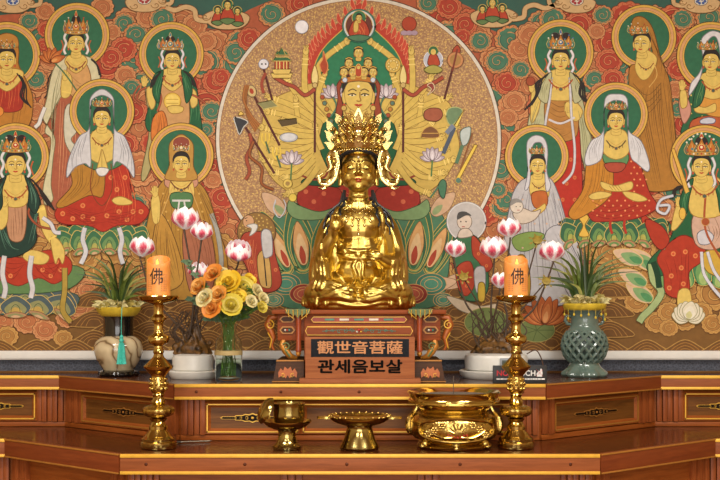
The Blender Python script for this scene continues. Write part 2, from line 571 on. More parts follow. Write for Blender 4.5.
def crown(P, x, y, w, h, cols=('#a06a30', '#3d6e58', '#b5402c'), dark=False, knot=True):
    """y = lower edge, h = height"""
    a, g, j = cols
    if knot:
        P.disc(x, y - h * .58, w * .26, INK, h * .34); P.fill([(x - w * .07, y - h * .85), (x, y - h * 1.12), (x + w * .07, y - h * .85)], j, '#d5b25e', .4)
    if dark:
        for sg in (-1, 1): P.disc(x + sg * w * .28, y - h * .72, w * .2, INK, h * .2, ol='#5a5550', w=.4)
    for k, (o, ww, hh, c) in enumerate(((-.5, .3, .58, g), (.5, .3, .58, g), (-.34, .34, .74, a), (.34, .34, .74, a), (-.17, .26, .52, g), (.17, .26, .52, g), (0, .34, .8, a))):
        cx_ = x + o * w
        P.fill([(cx_ - ww * w * .35, y), (cx_ - ww * w * .55 + o * 1.5, y - hh * h * .4), (cx_ - ww * w * .2 + o * 3, y - hh * h * .75), (cx_ + o * 4, y - hh * h), (cx_ + ww * w * .2 + o * 3, y - hh * h * .75), (cx_ + ww * w * .55 + o * 1.5, y - hh * h * .4), (cx_ + ww * w * .35, y)], c, '#d2b064' if c == g else '#5f4020', .4)
        P.line([(cx_, y - hh * h * .12), (cx_ + o * 3, y - hh * h * .72)], '#dcbc70', .45)
        P.disc(cx_ + o * 2, y - hh * h * .36, w * .055, (j, '#d8d2bc', '#4f7f8a')[k % 3], n=10)
        P.disc(cx_ + o * 4.4, y - hh * h * 1.03, w * .04, ('#d8d2bc', j)[k % 2], n=8)
    P.disc(x, y - h * .34, w * .13, j, n=14, ol='#e0c878', w=.5); P.disc(x, y - h * .36, w * .055, '#e8dcb0', n=8)
    P.fill([(x - w * .56, y + h * .01), (x - w * .5, y - h * .1), (x, y - h * .14), (x + w * .5, y - h * .1), (x + w * .56, y + h * .01), (x, y + h * .08)], '#b98f45', '#5f4018', .4)
    for k in range(7): P.disc(x + (k - 3) * w * .155, y - h * .03, w * .04, (j, '#d8d2bc', g)[k % 3], n=8)

def ribbon_side(P, x, y, w, h, c='#d8d4cc'):
    for sg in (-1, 1):
        q = [(x + sg * w * .62, y), (x + sg * w * .78, y + h * .25), (x + sg * w * .66, y + h * .5), (x + sg * w * .8, y + h * .8), (x + sg * w * .68, y + h)]
        P.line(q, '#7c766a', w * .19); P.line(q, c, w * .13)
        P.line([(a + sg * w * .2, b_ + h * .12) for a, b_ in q[1:4]], '#b5562f', w * .08)

def necklace(P, x, y, w, c='#a4522c'):
    P.line([(x - w * .75, y), (x - w * .4, y + w * .42), (x, y + w * .55), (x + w * .4, y + w * .42), (x + w * .75, y)], c, w * .09)
    P.line([(x - w * .6, y), (x, y + w * .38), (x + w * .6, y)], '#caa04e', w * .05)
    for k in (-.5, -.25, 0, .25, .5):
        P.line([(x + k * w, y + w * (.5 - abs(k) * .3)), (x + k * w, y + w * (.72 - abs(k) * .3))], c, w * .05)
    P.disc(x, y + w * .62, w * .13, '#4f5c52', n=12, ol='#c9923e')

def strands(P, side, pts, n=3, w=1.4):
    for i in range(n):
        q = [(a + side * i * 1.7 + sin(k * 2 + i) * .9, b_ + i * 1.5) for k, (a, b_) in enumerate(pts)]
        P.line(q, INK, w)

def phand(P, x, y, s, up=True, side=1, skin=SKIN):
    d = -1 if up else 1
    P.disc(x, y, s * .55, skin, s * .7, 20, SKINL, .4)
    for k, (o, l) in enumerate(((-.42, 1.2), (-.14, 1.5), (.14, 1.45), (.42, 1.15))):
        q = [(x + o * s, y + d * s * .3), (x + o * s * 1.2, y + d * s * l)]
        P.line(q, SKINL, s * .36, sm=False); P.line([q[0], (q[1][0], q[1][1] - d * .3)], skin, s * .26, sm=False)
    q = [(x + side * s * .4, y), (x + side * s * .85, y + d * s * .5)]
    P.line(q, SKINL, s * .36, sm=False); P.line(q, skin, s * .26, sm=False)

def ppetal(P, x, y, w, h, ang=0., cols=('#3b6c48', '#688c50', '#aaa652'), ol='#d0b060'):
    ca, sa = cos(ang), sin(ang)
    T = lambda L: [(x + a * ca - b_ * sa, y + a * sa + b_ * ca) for a, b_ in L]
    for f, c in zip((1., .72, .42), cols):
        P.fill(T([(-w * .25 * f, 0), (-w * .5 * f, -h * .42 * f), (-w * .3 * f, -h * .8 * f), (0, -h * f), (w * .3 * f, -h * .8 * f), (w * .5 * f, -h * .42 * f), (w * .25 * f, 0)]), c, ol if f == 1 else None, .6)

def lotus_seat(P, x0, x1, y, h, cols=('#3b6c48', '#688c50', '#aaa652'), n=7, rows=2):
    cx = (x0 + x1) / 2
    w = (x1 - x0) / n
    P.fill([(x0 + 3, y - h * .95), (x1 - 3, y - h * .95), (x1 - 4, y - h * .2), (cx, y), (x0 + 4, y - h * .2)], cols[0], '#28492f')
    n = max(4, int(n * .8)); w = (x1 - x0) / n
    for rrow in range(rows):
        m = n + 1 - rrow
        for i in sorted(range(m), key=lambda i: -abs(i - (m - 1) / 2)):
            t = (i - (m - 1) / 2) / (m / 2)
            ppetal(P, cx + t * (x1 - x0) * .46, y - h * (.34 - .36 * rrow) - abs(t) * 2.5 * rrow, w * 1.35, h * (.72 + .1 * rrow), t * .55, cols)
            xx, yy = cx + t * (x1 - x0) * .46 + sin(t * .55) * h * .3, y - h * (.34 - .36 * rrow) - abs(t) * 2.5 * rrow - h * .14
            P.line([(xx - w * .2, yy), (xx - w * .16, yy - h * .2), (xx, yy - h * .32), (xx + w * .16, yy - h * .2), (xx + w * .2, yy)], '#28492f', .5)
    # low petals spread flat along the foot
    for i in range(n):
        t = (i - (n - 1) / 2) / (n / 2)
        ppetal(P, x0 + (i + .5) * w, y + 2.5, w * 1.0, h * .24, t * .9, ('#a8825c', cols[1], '#c9a27c'), '#7a5232')

def dots(P, pts, r, c):
    for x, y in pts:
        P.disc(x, y, r, c, n=12, ol='#b5552f', w=.4); P.disc(x, y, r * .5, '#c2502e', n=8)

def figure(lv, label, build, name='painted_bodhisattva'):
    """build(sub) draws; sub(name) opens a new layer that becomes a part of the figure"""
    layers = []
    def sub(n):
        q = Paint(layers[-1][1].lv if layers else lv)
        layers.append((n, q))
        return q
    build(sub)
    root = None
    for n, q in sorted(layers, key=lambda t: t[0] != 'robe'):
        o = q.done(name if root is None else n, mural if root is None else root)
        if root is None: root = o; root['label'] = label
    return root
# ================================================================== the painted figures
BACK, FRONT = .0152, .0190
WHITE_R, GREY_L = '#cfcdc8', '#8f8d8a'

def f_far_left(sub):
    P = sub('halo'); halo(P, 8, 56, 33)
    P = sub('robe')
    q = P.fill([(-10, 60), (-8, 40), (0, 36), (8, 34), (16, 38), (20, 50), (20, 66), (28, 82), (34, 100), (30, 126), (10, 134), (-12, 134)], '#b3792f', '#5d3a16')
    P.folds([(20, 60), (30, 90), (26, 125)], [(8, 80), (14, 100), (10, 130)], 6, '#7c4f1e')
    P.fill([(-6, 76), (8, 82), (22, 76), (24, 92), (22, 110), (2, 112), (-10, 100)], '#a43424', '#6c1d14')
    P.folds([(0, 80), (2, 95), (0, 110)], [(22, 80), (22, 95), (20, 110)], 6, '#d06a3c')
    P.disc(0, 112, 5, '#d98a3c', n=14, ol='#7a4818')
    P.fill([(-4, 70), (20, 70), (24, 78), (8, 92), (-8, 78)], SKIN, SKINL)
    P = sub('head'); face(P, 8, 60, 16)
    P = sub('hair')
    strands(P, 1, [(18, 74), (23, 84), (22, 96), (27, 104)], 4)
    P = sub('crown'); necklace(P, 8, 76, 14)
    P.fill([(-2, 46), (-2, 38), (8, 34), (18, 38), (19, 48), (8, 44)], '#b8823a', '#6c4418', .6)
    crown(P, 8, 49, 12, 10, knot=False)
figure(BACK, 'painted bodhisattva in red and tan with long black hair at the far left top', f_far_left)

def f_flower(sub):
    P = sub('halo'); halo(P, 78, 36, 32)
    P = sub('robe')
    strands(P, -1, [(62, 64), (54, 75), (52, 90), (48, 96)], 3, 1.2)
    P.fill([(58, 92), (80, 104), (92, 130), (86, 175), (74, 196), (64, 200), (56, 210), (50, 190), (54, 150)], '#a25a40', '#5a2c1c')
    P.folds([(60, 100), (58, 150), (56, 200)], [(86, 118), (86, 150), (76, 190)], 10, '#cf9468')
    P.fill([(69, 57), (60, 62), (53, 74), (48, 98), (44, 118), (50, 128), (56, 140), (54, 160), (52, 185), (54, 200), (46, 205), (44, 190), (49, 165), (52, 140), (46, 132), (52, 116), (60, 100), (68, 90), (72, 70)], '#cbc59f', '#6f6a48')
    P.fill([(84, 57), (96, 62), (101, 78), (96, 92), (90, 84), (86, 70)], '#cbc59f', '#6f6a48')
    P.folds([(60, 66), (54, 90), (52, 120), (54, 150)], [(70, 66), (66, 88), (58, 108), (54, 150)], 7, '#8e8b66')
    P.fill([(66, 110), (74, 106), (78, 130), (72, 140), (80, 150), (78, 160), (66, 142)], '#c9c6b0', '#77735a')
    P.fill([(70, 60), (84, 60), (92, 80), (84, 98), (72, 96), (68, 80)], '#c99a60', '#7a5228')
    P.folds([(72, 76), (82, 84), (92, 78)], [(72, 95), (80, 98), (88, 92)], 6, '#8f6230')
    P.fill([(70, 56), (84, 56), (88, 64), (77, 74), (66, 64)], SKIN, SKINL)
    P.fill([(64, 74), (72, 76), (73, 90), (69, 98), (62, 96)], SKIN, SKINL)
    P.line([(46, 108), (42, 118), (40, 124), (36, 128)], '#6f6a62', 4.4); P.line([(46, 108), (42, 118), (40, 124), (36, 128)], '#d6d4ce', 3.4)
    phand(P, 66, 78, 5)
    P.line([(63, 92), (72, 94)], '#e3c765', 1.4); 
    P = sub('lotus_flower')
    P.line([(54, 62), (62, 70), (70, 80), (78, 92)], '#4f6e48', 1.5)
    for a in (-1.2, -.7, -.25, .25, .7, 1.2): ppetal(P, 53, 62, 7, 14, a, ('#b5622e', '#c97a3c', '#d99a58'), '#6b3216')
    P = sub('head'); ribbon_side(P, 77, 33, 15, 22, '#d9d6d0'); face(P, 77, 44, 15)
    P = sub('hair'); strands(P, 1, [(92, 60), (97, 66), (101, 76)], 2, 1.6)
    P = sub('crown'); necklace(P, 77, 62, 13, '#8c4a2a'); crown(P, 77, 34, 18, 20, ('#b8742c', '#7c6a5a', '#b5402c'))
figure(BACK, 'painted standing bodhisattva in a pale robe holding an orange lotus flower', f_flower)

def f_green_robe(sub):
    P = sub('halo'); halo(P, 172, 55, 32)
    P = sub('robe')
    P.fill([(146, 92), (150, 130), (142, 175), (146, 180), (154, 160), (160, 130), (150, 95)], '#a99e6a', '#5c5632')
    P.fill([(160, 72), (152, 84), (150, 105), (146, 122), (150, 132), (162, 128), (190, 128), (202, 132), (200, 110), (196, 84), (186, 72)], '#215c39', '#10301c')
    P.fill([(162, 78), (184, 78), (190, 108), (186, 130), (158, 130), (160, 108)], '#c49762', '#6e4a22')
    P.fill([(154, 118), (164, 112), (168, 130), (160, 146), (152, 140)], '#cf7a34', '#7a3a16')
    P.folds([(156, 116), (158, 128), (156, 140)], [(166, 114), (166, 128), (160, 142)], 5, '#8c4a1c')
    P.folds([(150, 88), (149, 106), (150, 126)], [(160, 80), (159, 106), (158, 126)], 4, '#4f8a5a')
    P.folds([(188, 80), (192, 106), (190, 126)], [(196, 88), (200, 110), (199, 126)], 4, '#4f8a5a')
    P.fill([(164, 70), (182, 70), (186, 80), (173, 92), (160, 80)], SKIN, SKINL)
    P.fill([(148, 88), (154, 90), (156, 104), (152, 110), (148, 100)], SKIN, SKINL)
    P.fill([(190, 90), (196, 92), (198, 104), (192, 108)], SKIN, SKINL)
    phand(P, 145, 84, 5, True, 1)
    P.disc(173, 102, 8.5, '#dcb84e', n=30, ol='#a07a28'); P.disc(173, 102, 7, '#e6cb6a', n=30)
    P.line([(167, 100), (179, 100)], '#b08a30', .6); P.line([(167, 104), (179, 104)], '#b08a30', .6)
    P.fill([(168, 108), (176, 106), (184, 108), (182, 113), (172, 114)], SKIN, SKINL)
    for q in ([(166, 76), (160, 88), (162, 100), (158, 112)], [(180, 76), (188, 92), (198, 98), (206, 104)], [(147, 88), (140, 92), (138, 100), (146, 104)], [(140, 86), (134, 98), (142, 106)]):
        P.line(q, '#6e3a22', 2.2); P.line(q, '#a8583a', 1.3)
    for sg in (-1, 1):
        P.fill([(173 + sg * 9, 71), (173 + sg * 15, 76), (173 + sg * 20, 92), (173 + sg * 14, 104), (173 + sg * 11, 88)], '#215c39', '#10301c')
        P.folds([(173 + sg * 10, 75), (173 + sg * 13, 88), (173 + sg * 14, 100)], [(173 + sg * 14, 76), (173 + sg * 17, 88), (173 + sg * 18, 96)], 3, '#4f8a5a')
    P = sub('head'); ribbon_side(P, 173, 50, 14, 20, '#d6d6dc'); face(P, 173, 61, 14.5)
    P = sub('hair'); strands(P, -1, [(162, 72), (157, 78), (155, 86)], 3, 1.5); P = sub('hair'); strands(P, 1, [(184, 72), (190, 77), (194, 86)], 3, 1.5)
    P = sub('crown'); necklace(P, 173, 78, 13); crown(P, 171, 50, 19, 15, ('#b56a34', '#8a8a80', '#4a7a8a'))
figure(BACK, 'painted bodhisattva in a dark green robe with a round yellow bowl at the chest', f_green_robe)

def f_white_veil(sub):
    P = sub('halo'); halo(P, 103, 112, 32)
    P = sub('lotus_seat'); lotus_seat(P, 60, 146, 252, 26, ('#3b6c48', '#6a8c55', '#a8a458'), 8)
    P = sub('robe')
    P.fill([(84, 160), (72, 190), (60, 206), (56, 216), (64, 224), (90, 226), (104, 232), (118, 226), (140, 224), (150, 212), (142, 202), (132, 196), (126, 164)], '#ac321e', '#6e180e')
    P.fill([(84, 160), (72, 170), (73, 186), (58, 204), (64, 208), (90, 196), (104, 196), (104, 164)], '#ad7a2c', '#5f3e12')
    P.folds([(76, 166), (76, 186), (60, 205)], [(102, 166), (100, 184), (88, 196)], 8, '#79541c')
    P.folds([(108, 164), (112, 190), (100, 222)], [(130, 170), (138, 200), (140, 222)], 8, '#d9683a')
    P.folds([(62, 212), (90, 214), (118, 206)], [(64, 222), (92, 226), (122, 222)], 4, '#8c2414')
    dots(P, [(64, 214), (74, 219), (84, 206), (94, 219), (108, 216), (120, 212), (134, 212), (126, 178), (118, 190), (128, 220), (112, 178), (142, 212), (84, 217)], 2.6, '#d9804a')
    for k in range(3): P.drape(64 + k * 8, 206 + k * 4, 100, 214 + k * 3, 3, '#8c2414', .12); P.drape(108, 214 + k * 3, 144 - k * 8, 208 + k * 4, 3, '#8c2414', .12)
    P.fill([(113, 200), (122, 197), (133, 202), (130, 205), (118, 205)], SKIN, SKINL)
    P.fill([(86, 154), (121, 154), (124, 164), (104, 172), (84, 164)], '#4b7a52', '#243f2a')
    P.fill([(94, 132), (112, 132), (116, 156), (103, 164), (90, 156)], SKIN, SKINL)
    P.fill([(92, 106), (91, 134), (92, 166), (86, 164), (76, 168), (68, 178), (70, 160), (80, 138), (90, 130), (91, 112), (92, 98), (103, 90), (114, 98), (115, 112), (116, 130), (126, 138), (134, 160), (135, 178), (128, 168), (118, 162), (114, 166), (115, 134), (114, 106), (112, 100), (103, 96), (94, 100)], '#c9c9cc', '#77777c')
    for sg in (-1, 1):
        P.folds([(103 + sg * 14, 134), (103 + sg * 18, 150), (103 + sg * 16, 164)], [(103 + sg * 24, 140), (103 + sg * 31, 158), (103 + sg * 31, 174)], 6, '#8e8e94')
    P.fill([(98, 172), (101, 158), (103, 150), (106, 158), (109, 172), (103, 174)], SKIN, SKINL)
    P.line([(103, 152), (103, 172)], SKINL, .5); P.fill([(97, 170), (103, 168), (110, 170), (106, 176), (100, 176)], '#d8d6d2', '#7a766c')
    P.line([(94, 164), (92, 190), (103, 206), (113, 190), (112, 164)], '#7a3a1c', 1.)
    for x in (86, 120):
        q = [(x, 228), (x - 2 + (x > 100) * 5, 240), (x + 1, 252), (x - 4 + (x > 100) * 8, 264)]
        P.line(q, '#77777c', 5.); P.line(q, '#c9c9cc', 4.)
    P = sub('head'); face(P, 103, 119, 15)
    P = sub('crown'); necklace(P, 103, 138, 13, '#8c4a22'); crown(P, 103, 107, 13, 10, knot=False)
figure(FRONT, 'painted white-veiled bodhisattva praying on a red cloth and green lotus seat', f_white_veil)

def f_dark_robe(sub):
    P = sub('halo'); halo(P, 17, 157, 33)
    P = sub('lotus_seat'); lotus_seat(P, -40, 74, 315, 24, ('#4a5a5c', '#8a8a5c', '#b89a50'), 7)
    P.fill([(-30, 268), (78, 266), (72, 288), (20, 294), (-30, 290)], '#5d7f4c', '#2c4424')
    P = sub('robe')
    P.fill([(-30, 252), (0, 250), (22, 258), (50, 250), (70, 258), (72, 272), (56, 284), (40, 278), (20, 286), (0, 280), (-30, 284)], '#ab3720', '#6e1c10')
    P.drape(-8, 258, 30, 262, 4, '#7e1f10', .25); P.drape(30, 262, 68, 258, 4, '#7e1f10', .25)
    dots(P, [(36, 260), (44, 270), (58, 262), (52, 276), (62, 270), (0, 262), (-10, 272), (12, 276)], 2.4, '#d9804a')
    P.folds([(22, 262), (30, 274), (40, 280)], [(50, 254), (62, 266), (70, 272)], 5, '#8c2414')
    P.fill([(24, 256), (34, 250), (50, 256), (46, 264), (32, 263)], SKIN, SKINL)
    P.fill([(6, 178), (-6, 190), (-12, 230), (-6, 252), (10, 258), (28, 252), (38, 240), (36, 220), (42, 212), (40, 196), (28, 180)], '#1f3a30', '#0c1712')
    P.folds([(30, 186), (36, 214), (30, 244)], [(40, 196), (38, 220), (36, 240)], 4, '#56806a')
    P.folds([(-6, 200), (0, 230), (6, 250)], [(8, 236), (14, 248), (22, 250)], 5, '#56806a')
    P.fill([(10, 202), (26, 200), (28, 220), (24, 240), (12, 240), (8, 222)], '#b98a68', '#6a4428')
    P.folds([(11, 206), (12, 224), (13, 240)], [(25, 204), (26, 224), (23, 240)], 6, '#7c5236')
    P.fill([(8, 176), (26, 176), (32, 190), (26, 206), (8, 206), (2, 190)], SKIN, SKINL)
    P.fill([(40, 210), (46, 206), (50, 224), (58, 240), (54, 246), (44, 232)], SKIN, SKINL)
    P.fill([(52, 238), (60, 240), (66, 252), (64, 264), (60, 258), (57, 264), (54, 254)], SKIN, SKINL)
    P.line([(50, 240), (57, 236)], '#e3c765', 2.); P.line([(38, 212), (46, 208)], '#e3c765', 3.)
    P.fill([(-2, 218), (4, 200), (9, 200), (9, 222), (2, 230)], SKIN, SKINL)
    phand(P, 6, 204, 5)
    q = [(28, 186), (34, 200), (30, 214), (40, 226), (58, 230)]
    P.line(q, '#5a2c1a', 2.6); P.line(q, '#9a4e30', 1.7)
    q = [(44, 218), (52, 224), (56, 232), (62, 233)]
    P.line(q, '#77777c', 4.4); P.line(q, '#cfcdd0', 3.4)
    for x in (6, 33):
        q = [(x, 256), (x - 2, 274), (x + 1, 288), (x - 1, 298)]
        P.line(q, '#77777c', 5.4); P.line(q, '#c9c7c8', 4.4)
    q = [(66, 268), (66, 290), (64, 310), (72, 322)]
    P.line(q, '#4c4a20', 6.); P.line(q, '#a88d3c', 4.8)
    for sg in (-1, 1):
        P.fill([(17 + sg * 9, 176), (17 + sg * 17, 184), (17 + sg * 24, 200), (17 + sg * 20, 214), (17 + sg * 13, 206), (17 + sg * 13, 190)], '#1f3a30', '#0c1712')
        P.folds([(17 + sg * 10, 180), (17 + sg * 15, 194), (17 + sg * 16, 208)], [(17 + sg * 16, 184), (17 + sg * 21, 198), (17 + sg * 21, 210)], 4, '#56806a')
    P = sub('head'); ribbon_side(P, 17, 152, 18, 26, '#d6d6d6'); face(P, 17, 165, 18)
    P = sub('hair'); strands(P, 1, [(30, 178), (38, 186), (44, 196), (50, 206)], 4, 1.7); P = sub('hair'); strands(P, -1, [(4, 180), (-2, 188), (-4, 200)], 3, 1.7)
    P = sub('crown'); necklace(P, 17, 190, 15); crown(P, 17, 152, 22, 18, ('#b8742c', '#5c7a5a', '#b5402c'), dark=True)
figure(FRONT, 'painted bodhisattva in a black-green robe seated on red cloth at the left edge', f_dark_robe)

def f_tan_seated(sub):
    P = sub('halo'); halo(P, 182, 156, 32)
    P = sub('robe')
    P.fill([(172, 178), (160, 186), (150, 214), (146, 246), (150, 296), (176, 300), (222, 296), (228, 262), (218, 226), (208, 194), (194, 180)], '#ac8033', '#5c3d14')
    P.folds([(166, 186), (156, 220), (156, 290)], [(196, 186), (212, 224), (222, 290)], 13, '#765220')
    for k in range(26):
        P.disc(164 + (k % 5) * 9 + (k // 5) * 1.5, 194 + (k // 5) * 9, 1.1, '#d0a654', n=8)
    P.fill([(160, 214), (176, 240), (184, 280), (164, 290), (152, 262)], '#b98a3a', '#5c3d14')
    P.fill([(170, 176), (194, 176), (198, 186), (182, 192), (166, 186)], '#c48f74', '#6e4a38')
    P.fill([(174, 176), (190, 176), (195, 196), (182, 204), (170, 196)], SKIN, SKINL)
    P.fill([(172, 194), (192, 194), (191, 208), (174, 208)], '#4f7a4c', '#263c24')
    P.line([(173, 201), (191, 201)], '#cfcdc8', 2.); P.line([(180, 202), (178, 216)], '#cfcdc8', 1.6); P.line([(185, 202), (187, 216)], '#cfcdc8', 1.6)
    P.fill([(152, 200), (158, 194), (161, 204), (160, 222), (154, 222)], SKIN, SKINL)
    phand(P, 156, 194, 5.2, True, -1)
    P.fill([(184, 230), (206, 222), (216, 262), (210, 294), (190, 290)], '#a8694c', '#5e3420')
    P.folds([(190, 232), (196, 260), (194, 290)], [(206, 228), (214, 260), (208, 290)], 6, '#704028')
    q = [(212, 214), (218, 232), (222, 262), (218, 280)]
    P.line(q, '#6f6d68', 5.); P.line(q, '#a5a49a', 4.)
    P.folds([(158, 216), (154, 250), (166, 286)], [(172, 238), (178, 260), (182, 280)], 8, '#765220')
    P.folds([(196, 186), (206, 206), (216, 222)], [(204, 190), (214, 210), (224, 240)], 5, '#765220')
    P.line([(190, 186), (198, 206), (204, 224)], '#caa058', .9); P.line([(174, 186), (166, 206), (162, 216)], '#caa058', .9)
    P = sub('head'); 
    P.fill([(170, 166), (170, 146), (176, 138), (182, 135), (188, 138), (194, 146), (194, 166), (197, 180), (167, 180)], '#b58a40', '#6c4a1c')
    face(P, 182, 164, 15)
    P = sub('crown'); necklace(P, 182, 182, 14, '#6e3a22')
    P.fill([(175, 152), (174, 141), (182, 137), (190, 141), (189, 152), (182, 149)], '#8c4636', '#d0a654', .7)
    crown(P, 182, 151, 11, 8, ('#a8572c', '#5c7a62', '#d8d0c0'), knot=False)
figure(FRONT, 'painted tan-veiled bodhisattva with raised hand above the rose bouquet', f_tan_seated)

def f_white_sash(sub):
    P = sub('halo'); halo(P, 560, 53, 32.5)
    P = sub('robe')
    P.fill([(546, 80), (536, 96), (528, 120), (526, 150), (536, 170), (548, 140), (560, 150), (574, 140), (584, 170), (586, 200), (592, 150), (586, 120), (580, 94), (572, 80)], '#b5b48a', '#5c5a3c')
    P.fill([(548, 116), (574, 116), (580, 150), (580, 210), (560, 216), (552, 170)], '#b02f20', '#64170f')
    dots(P, [(560, 170), (570, 160), (566, 184), (574, 178), (562, 200), (574, 200)], 2., '#cf7040')
    P.fill([(546, 96), (574, 96), (578, 124), (572, 140), (548, 138)], '#b07c3c', '#5e3c14')
    P.folds([(548, 100), (560, 106), (574, 100)], [(548, 134), (560, 140), (574, 134)], 8, '#7a5222')
    P.fill([(548, 72), (572, 72), (580, 88), (574, 100), (546, 100), (540, 88)], SKIN, SKINL)
    P.fill([(532, 90), (540, 92), (538, 112), (531, 124), (530, 108)], SKIN, SKINL)
    P.fill([(564, 104), (574, 102), (582, 112), (576, 122), (566, 116)], SKIN, SKINL)
    phand(P, 531, 90, 4.5); phand(P, 567, 106, 5, False)
    P.disc(530, 82, 4.5, '#9a4a2c', n=14, ol='#5a2414')
    for q in ([(551, 78), (549, 100), (546, 116), (544, 130)], [(569, 78), (570, 100), (571, 120), (574, 150), (572, 172), (562, 184)]):
        P.line(q, '#6f6d72', 2.8); P.line(q, '#cbc9cc', 2.)
    P.line([(548, 120), (560, 124), (574, 118)], '#cbc9cc', 2.)
    P.folds([(534, 100), (529, 124), (530, 150)], [(546, 110), (538, 130), (540, 160)], 5, '#85845c')
    P.folds([(576, 110), (580, 140), (584, 180)], [(584, 116), (590, 140), (587, 180)], 4, '#85845c')
    for sg in (-1, 1):
        P.fill([(560 + sg * 9, 73), (560 + sg * 16, 80), (560 + sg * 23, 96), (560 + sg * 14, 104), (560 + sg * 11, 90)], '#b5b48a', '#5c5a3c')
        P.folds([(560 + sg * 10, 76), (560 + sg * 14, 90), (560 + sg * 14, 102)], [(560 + sg * 15, 79), (560 + sg * 20, 90), (560 + sg * 21, 97)], 4, '#85845c')
    P = sub('head'); ribbon_side(P, 560, 51, 16, 22, '#d9d6d8'); face(P, 560, 61, 15.5)
    P = sub('hair'); strands(P, -1, [(548, 74), (541, 80), (540, 90), (536, 98), (530, 106)], 4, 1.6); P = sub('hair'); strands(P, 1, [(572, 74), (579, 82), (579, 94), (584, 102)], 4, 1.6)
    P = sub('crown'); necklace(P, 560, 80, 16); crown(P, 560, 49, 20, 17, ('#b8742c', '#4c7a62', '#4a6a9a'), dark=True)
figure(BACK, 'painted bodhisattva in pale stole with long black hair strands and white sash', f_white_sash)

def f_tan_standing(sub):
    P = sub('halo'); halo(P, 643, 38, 32)
    P = sub('robe')
    P.fill([(630, 66), (628, 84), (626, 100), (632, 130), (640, 160), (644, 186), (652, 192), (672, 190), (684, 184), (676, 150), (672, 110), (668, 80), (660, 60), (652, 30), (642, 18), (632, 20), (630, 36), (638, 34), (646, 40), (652, 54), (648, 66)], '#a9752f', '#5b3a12')
    P.folds([(638, 90), (634, 120), (650, 188)], [(668, 80), (674, 120), (680, 180)], 18, '#6e4a1c')
    P.folds([(650, 34), (656, 56), (650, 80)], [(640, 22), (664, 66), (668, 84)], 5, '#6e4a1c')
    for k in range(4):
        P.line([(632, 84 + k * 5), (646, 96 + k * 6), (660, 84 + k * 5)], '#6e4a1c', .6)
    P.fill([(640, 50), (652, 54), (656, 62), (648, 78), (640, 80), (634, 68)], SKIN, SKINL)
    P.line([(652, 62), (656, 76), (648, 88)], '#cda358', .9)
    P = sub('head'); face(P, 641, 44, 15.5, -.8)
    P = sub('crown'); necklace(P, 645, 64, 10, '#7a4022'); crown(P, 637, 34, 15, 12, ('#b8742c', '#4c7a62', '#b5402c'), knot=False)
figure(BACK, 'painted standing bodhisattva wrapped wholly in a tan veil and robe', f_tan_standing)

def f_green_white(sub):
    P = sub('halo'); halo(P, 710, 57, 34)
    P = sub('robe')
    P.fill([(700, 76), (690, 92), (684, 118), (680, 134), (690, 140), (730, 140), (740, 110), (734, 84), (722, 74)], '#2b6140', '#12311d')
    for k in range(14): P.disc(690 + (k % 4) * 11, 96 + (k // 4) * 9 + (k % 2) * 3, .9, '#c9b45a', n=8)
    P.fill([(692, 120), (724, 118), (728, 140), (692, 140)], '#b55a34', '#64290f')
    P.fill([(698, 96), (722, 94), (724, 116), (704, 114)], '#cf9440', '#7a5018')
    P.fill([(702, 74), (722, 74), (728, 92), (712, 100), (696, 92)], SKIN, SKINL)
    P.fill([(678, 100), (686, 98), (690, 112), (684, 124), (680, 118)], '#c48f7c', '#6e4a38')
    P.fill([(679, 92), (685, 92), (686, 106), (680, 108)], SKIN, SKINL)
    phand(P, 681, 88, 5, True, 1)
    P.fill([(694, 106), (704, 108), (714, 104), (714, 112), (702, 114), (694, 112)], SKIN, SKINL)
    P.fill([(700, 120), (708, 118), (714, 120), (712, 124), (700, 124)], '#c5c8d4', '#555a70')
    P.fill([(702, 62), (700, 42), (706, 34), (714, 32), (722, 38), (724, 60), (728, 76), (722, 72), (716, 40), (708, 40), (703, 54), (700, 76), (694, 88), (688, 96), (690, 84), (698, 74)], '#d3d2d4', '#7a787e')
    P.fill([(722, 72), (730, 80), (736, 100), (726, 116), (720, 96)], '#2b6140', '#12311d'); P.fill([(700, 80), (694, 92), (692, 108), (700, 104), (704, 90)], '#2b6140', '#12311d')
    P.folds([(700, 84), (696, 96), (695, 106)], [(704, 84), (702, 96), (700, 104)], 3, '#6f9a5a')
    P = sub('head'); face(P, 710, 62, 15, -.8)
    P = sub('crown'); necklace(P, 712, 82, 15); crown(P, 706, 50, 14, 11, ('#b8742c', '#4c7a62', '#b5402c'), knot=False)
figure(BACK, 'painted white-veiled bodhisattva in a green dotted robe with raised hand', f_green_white)

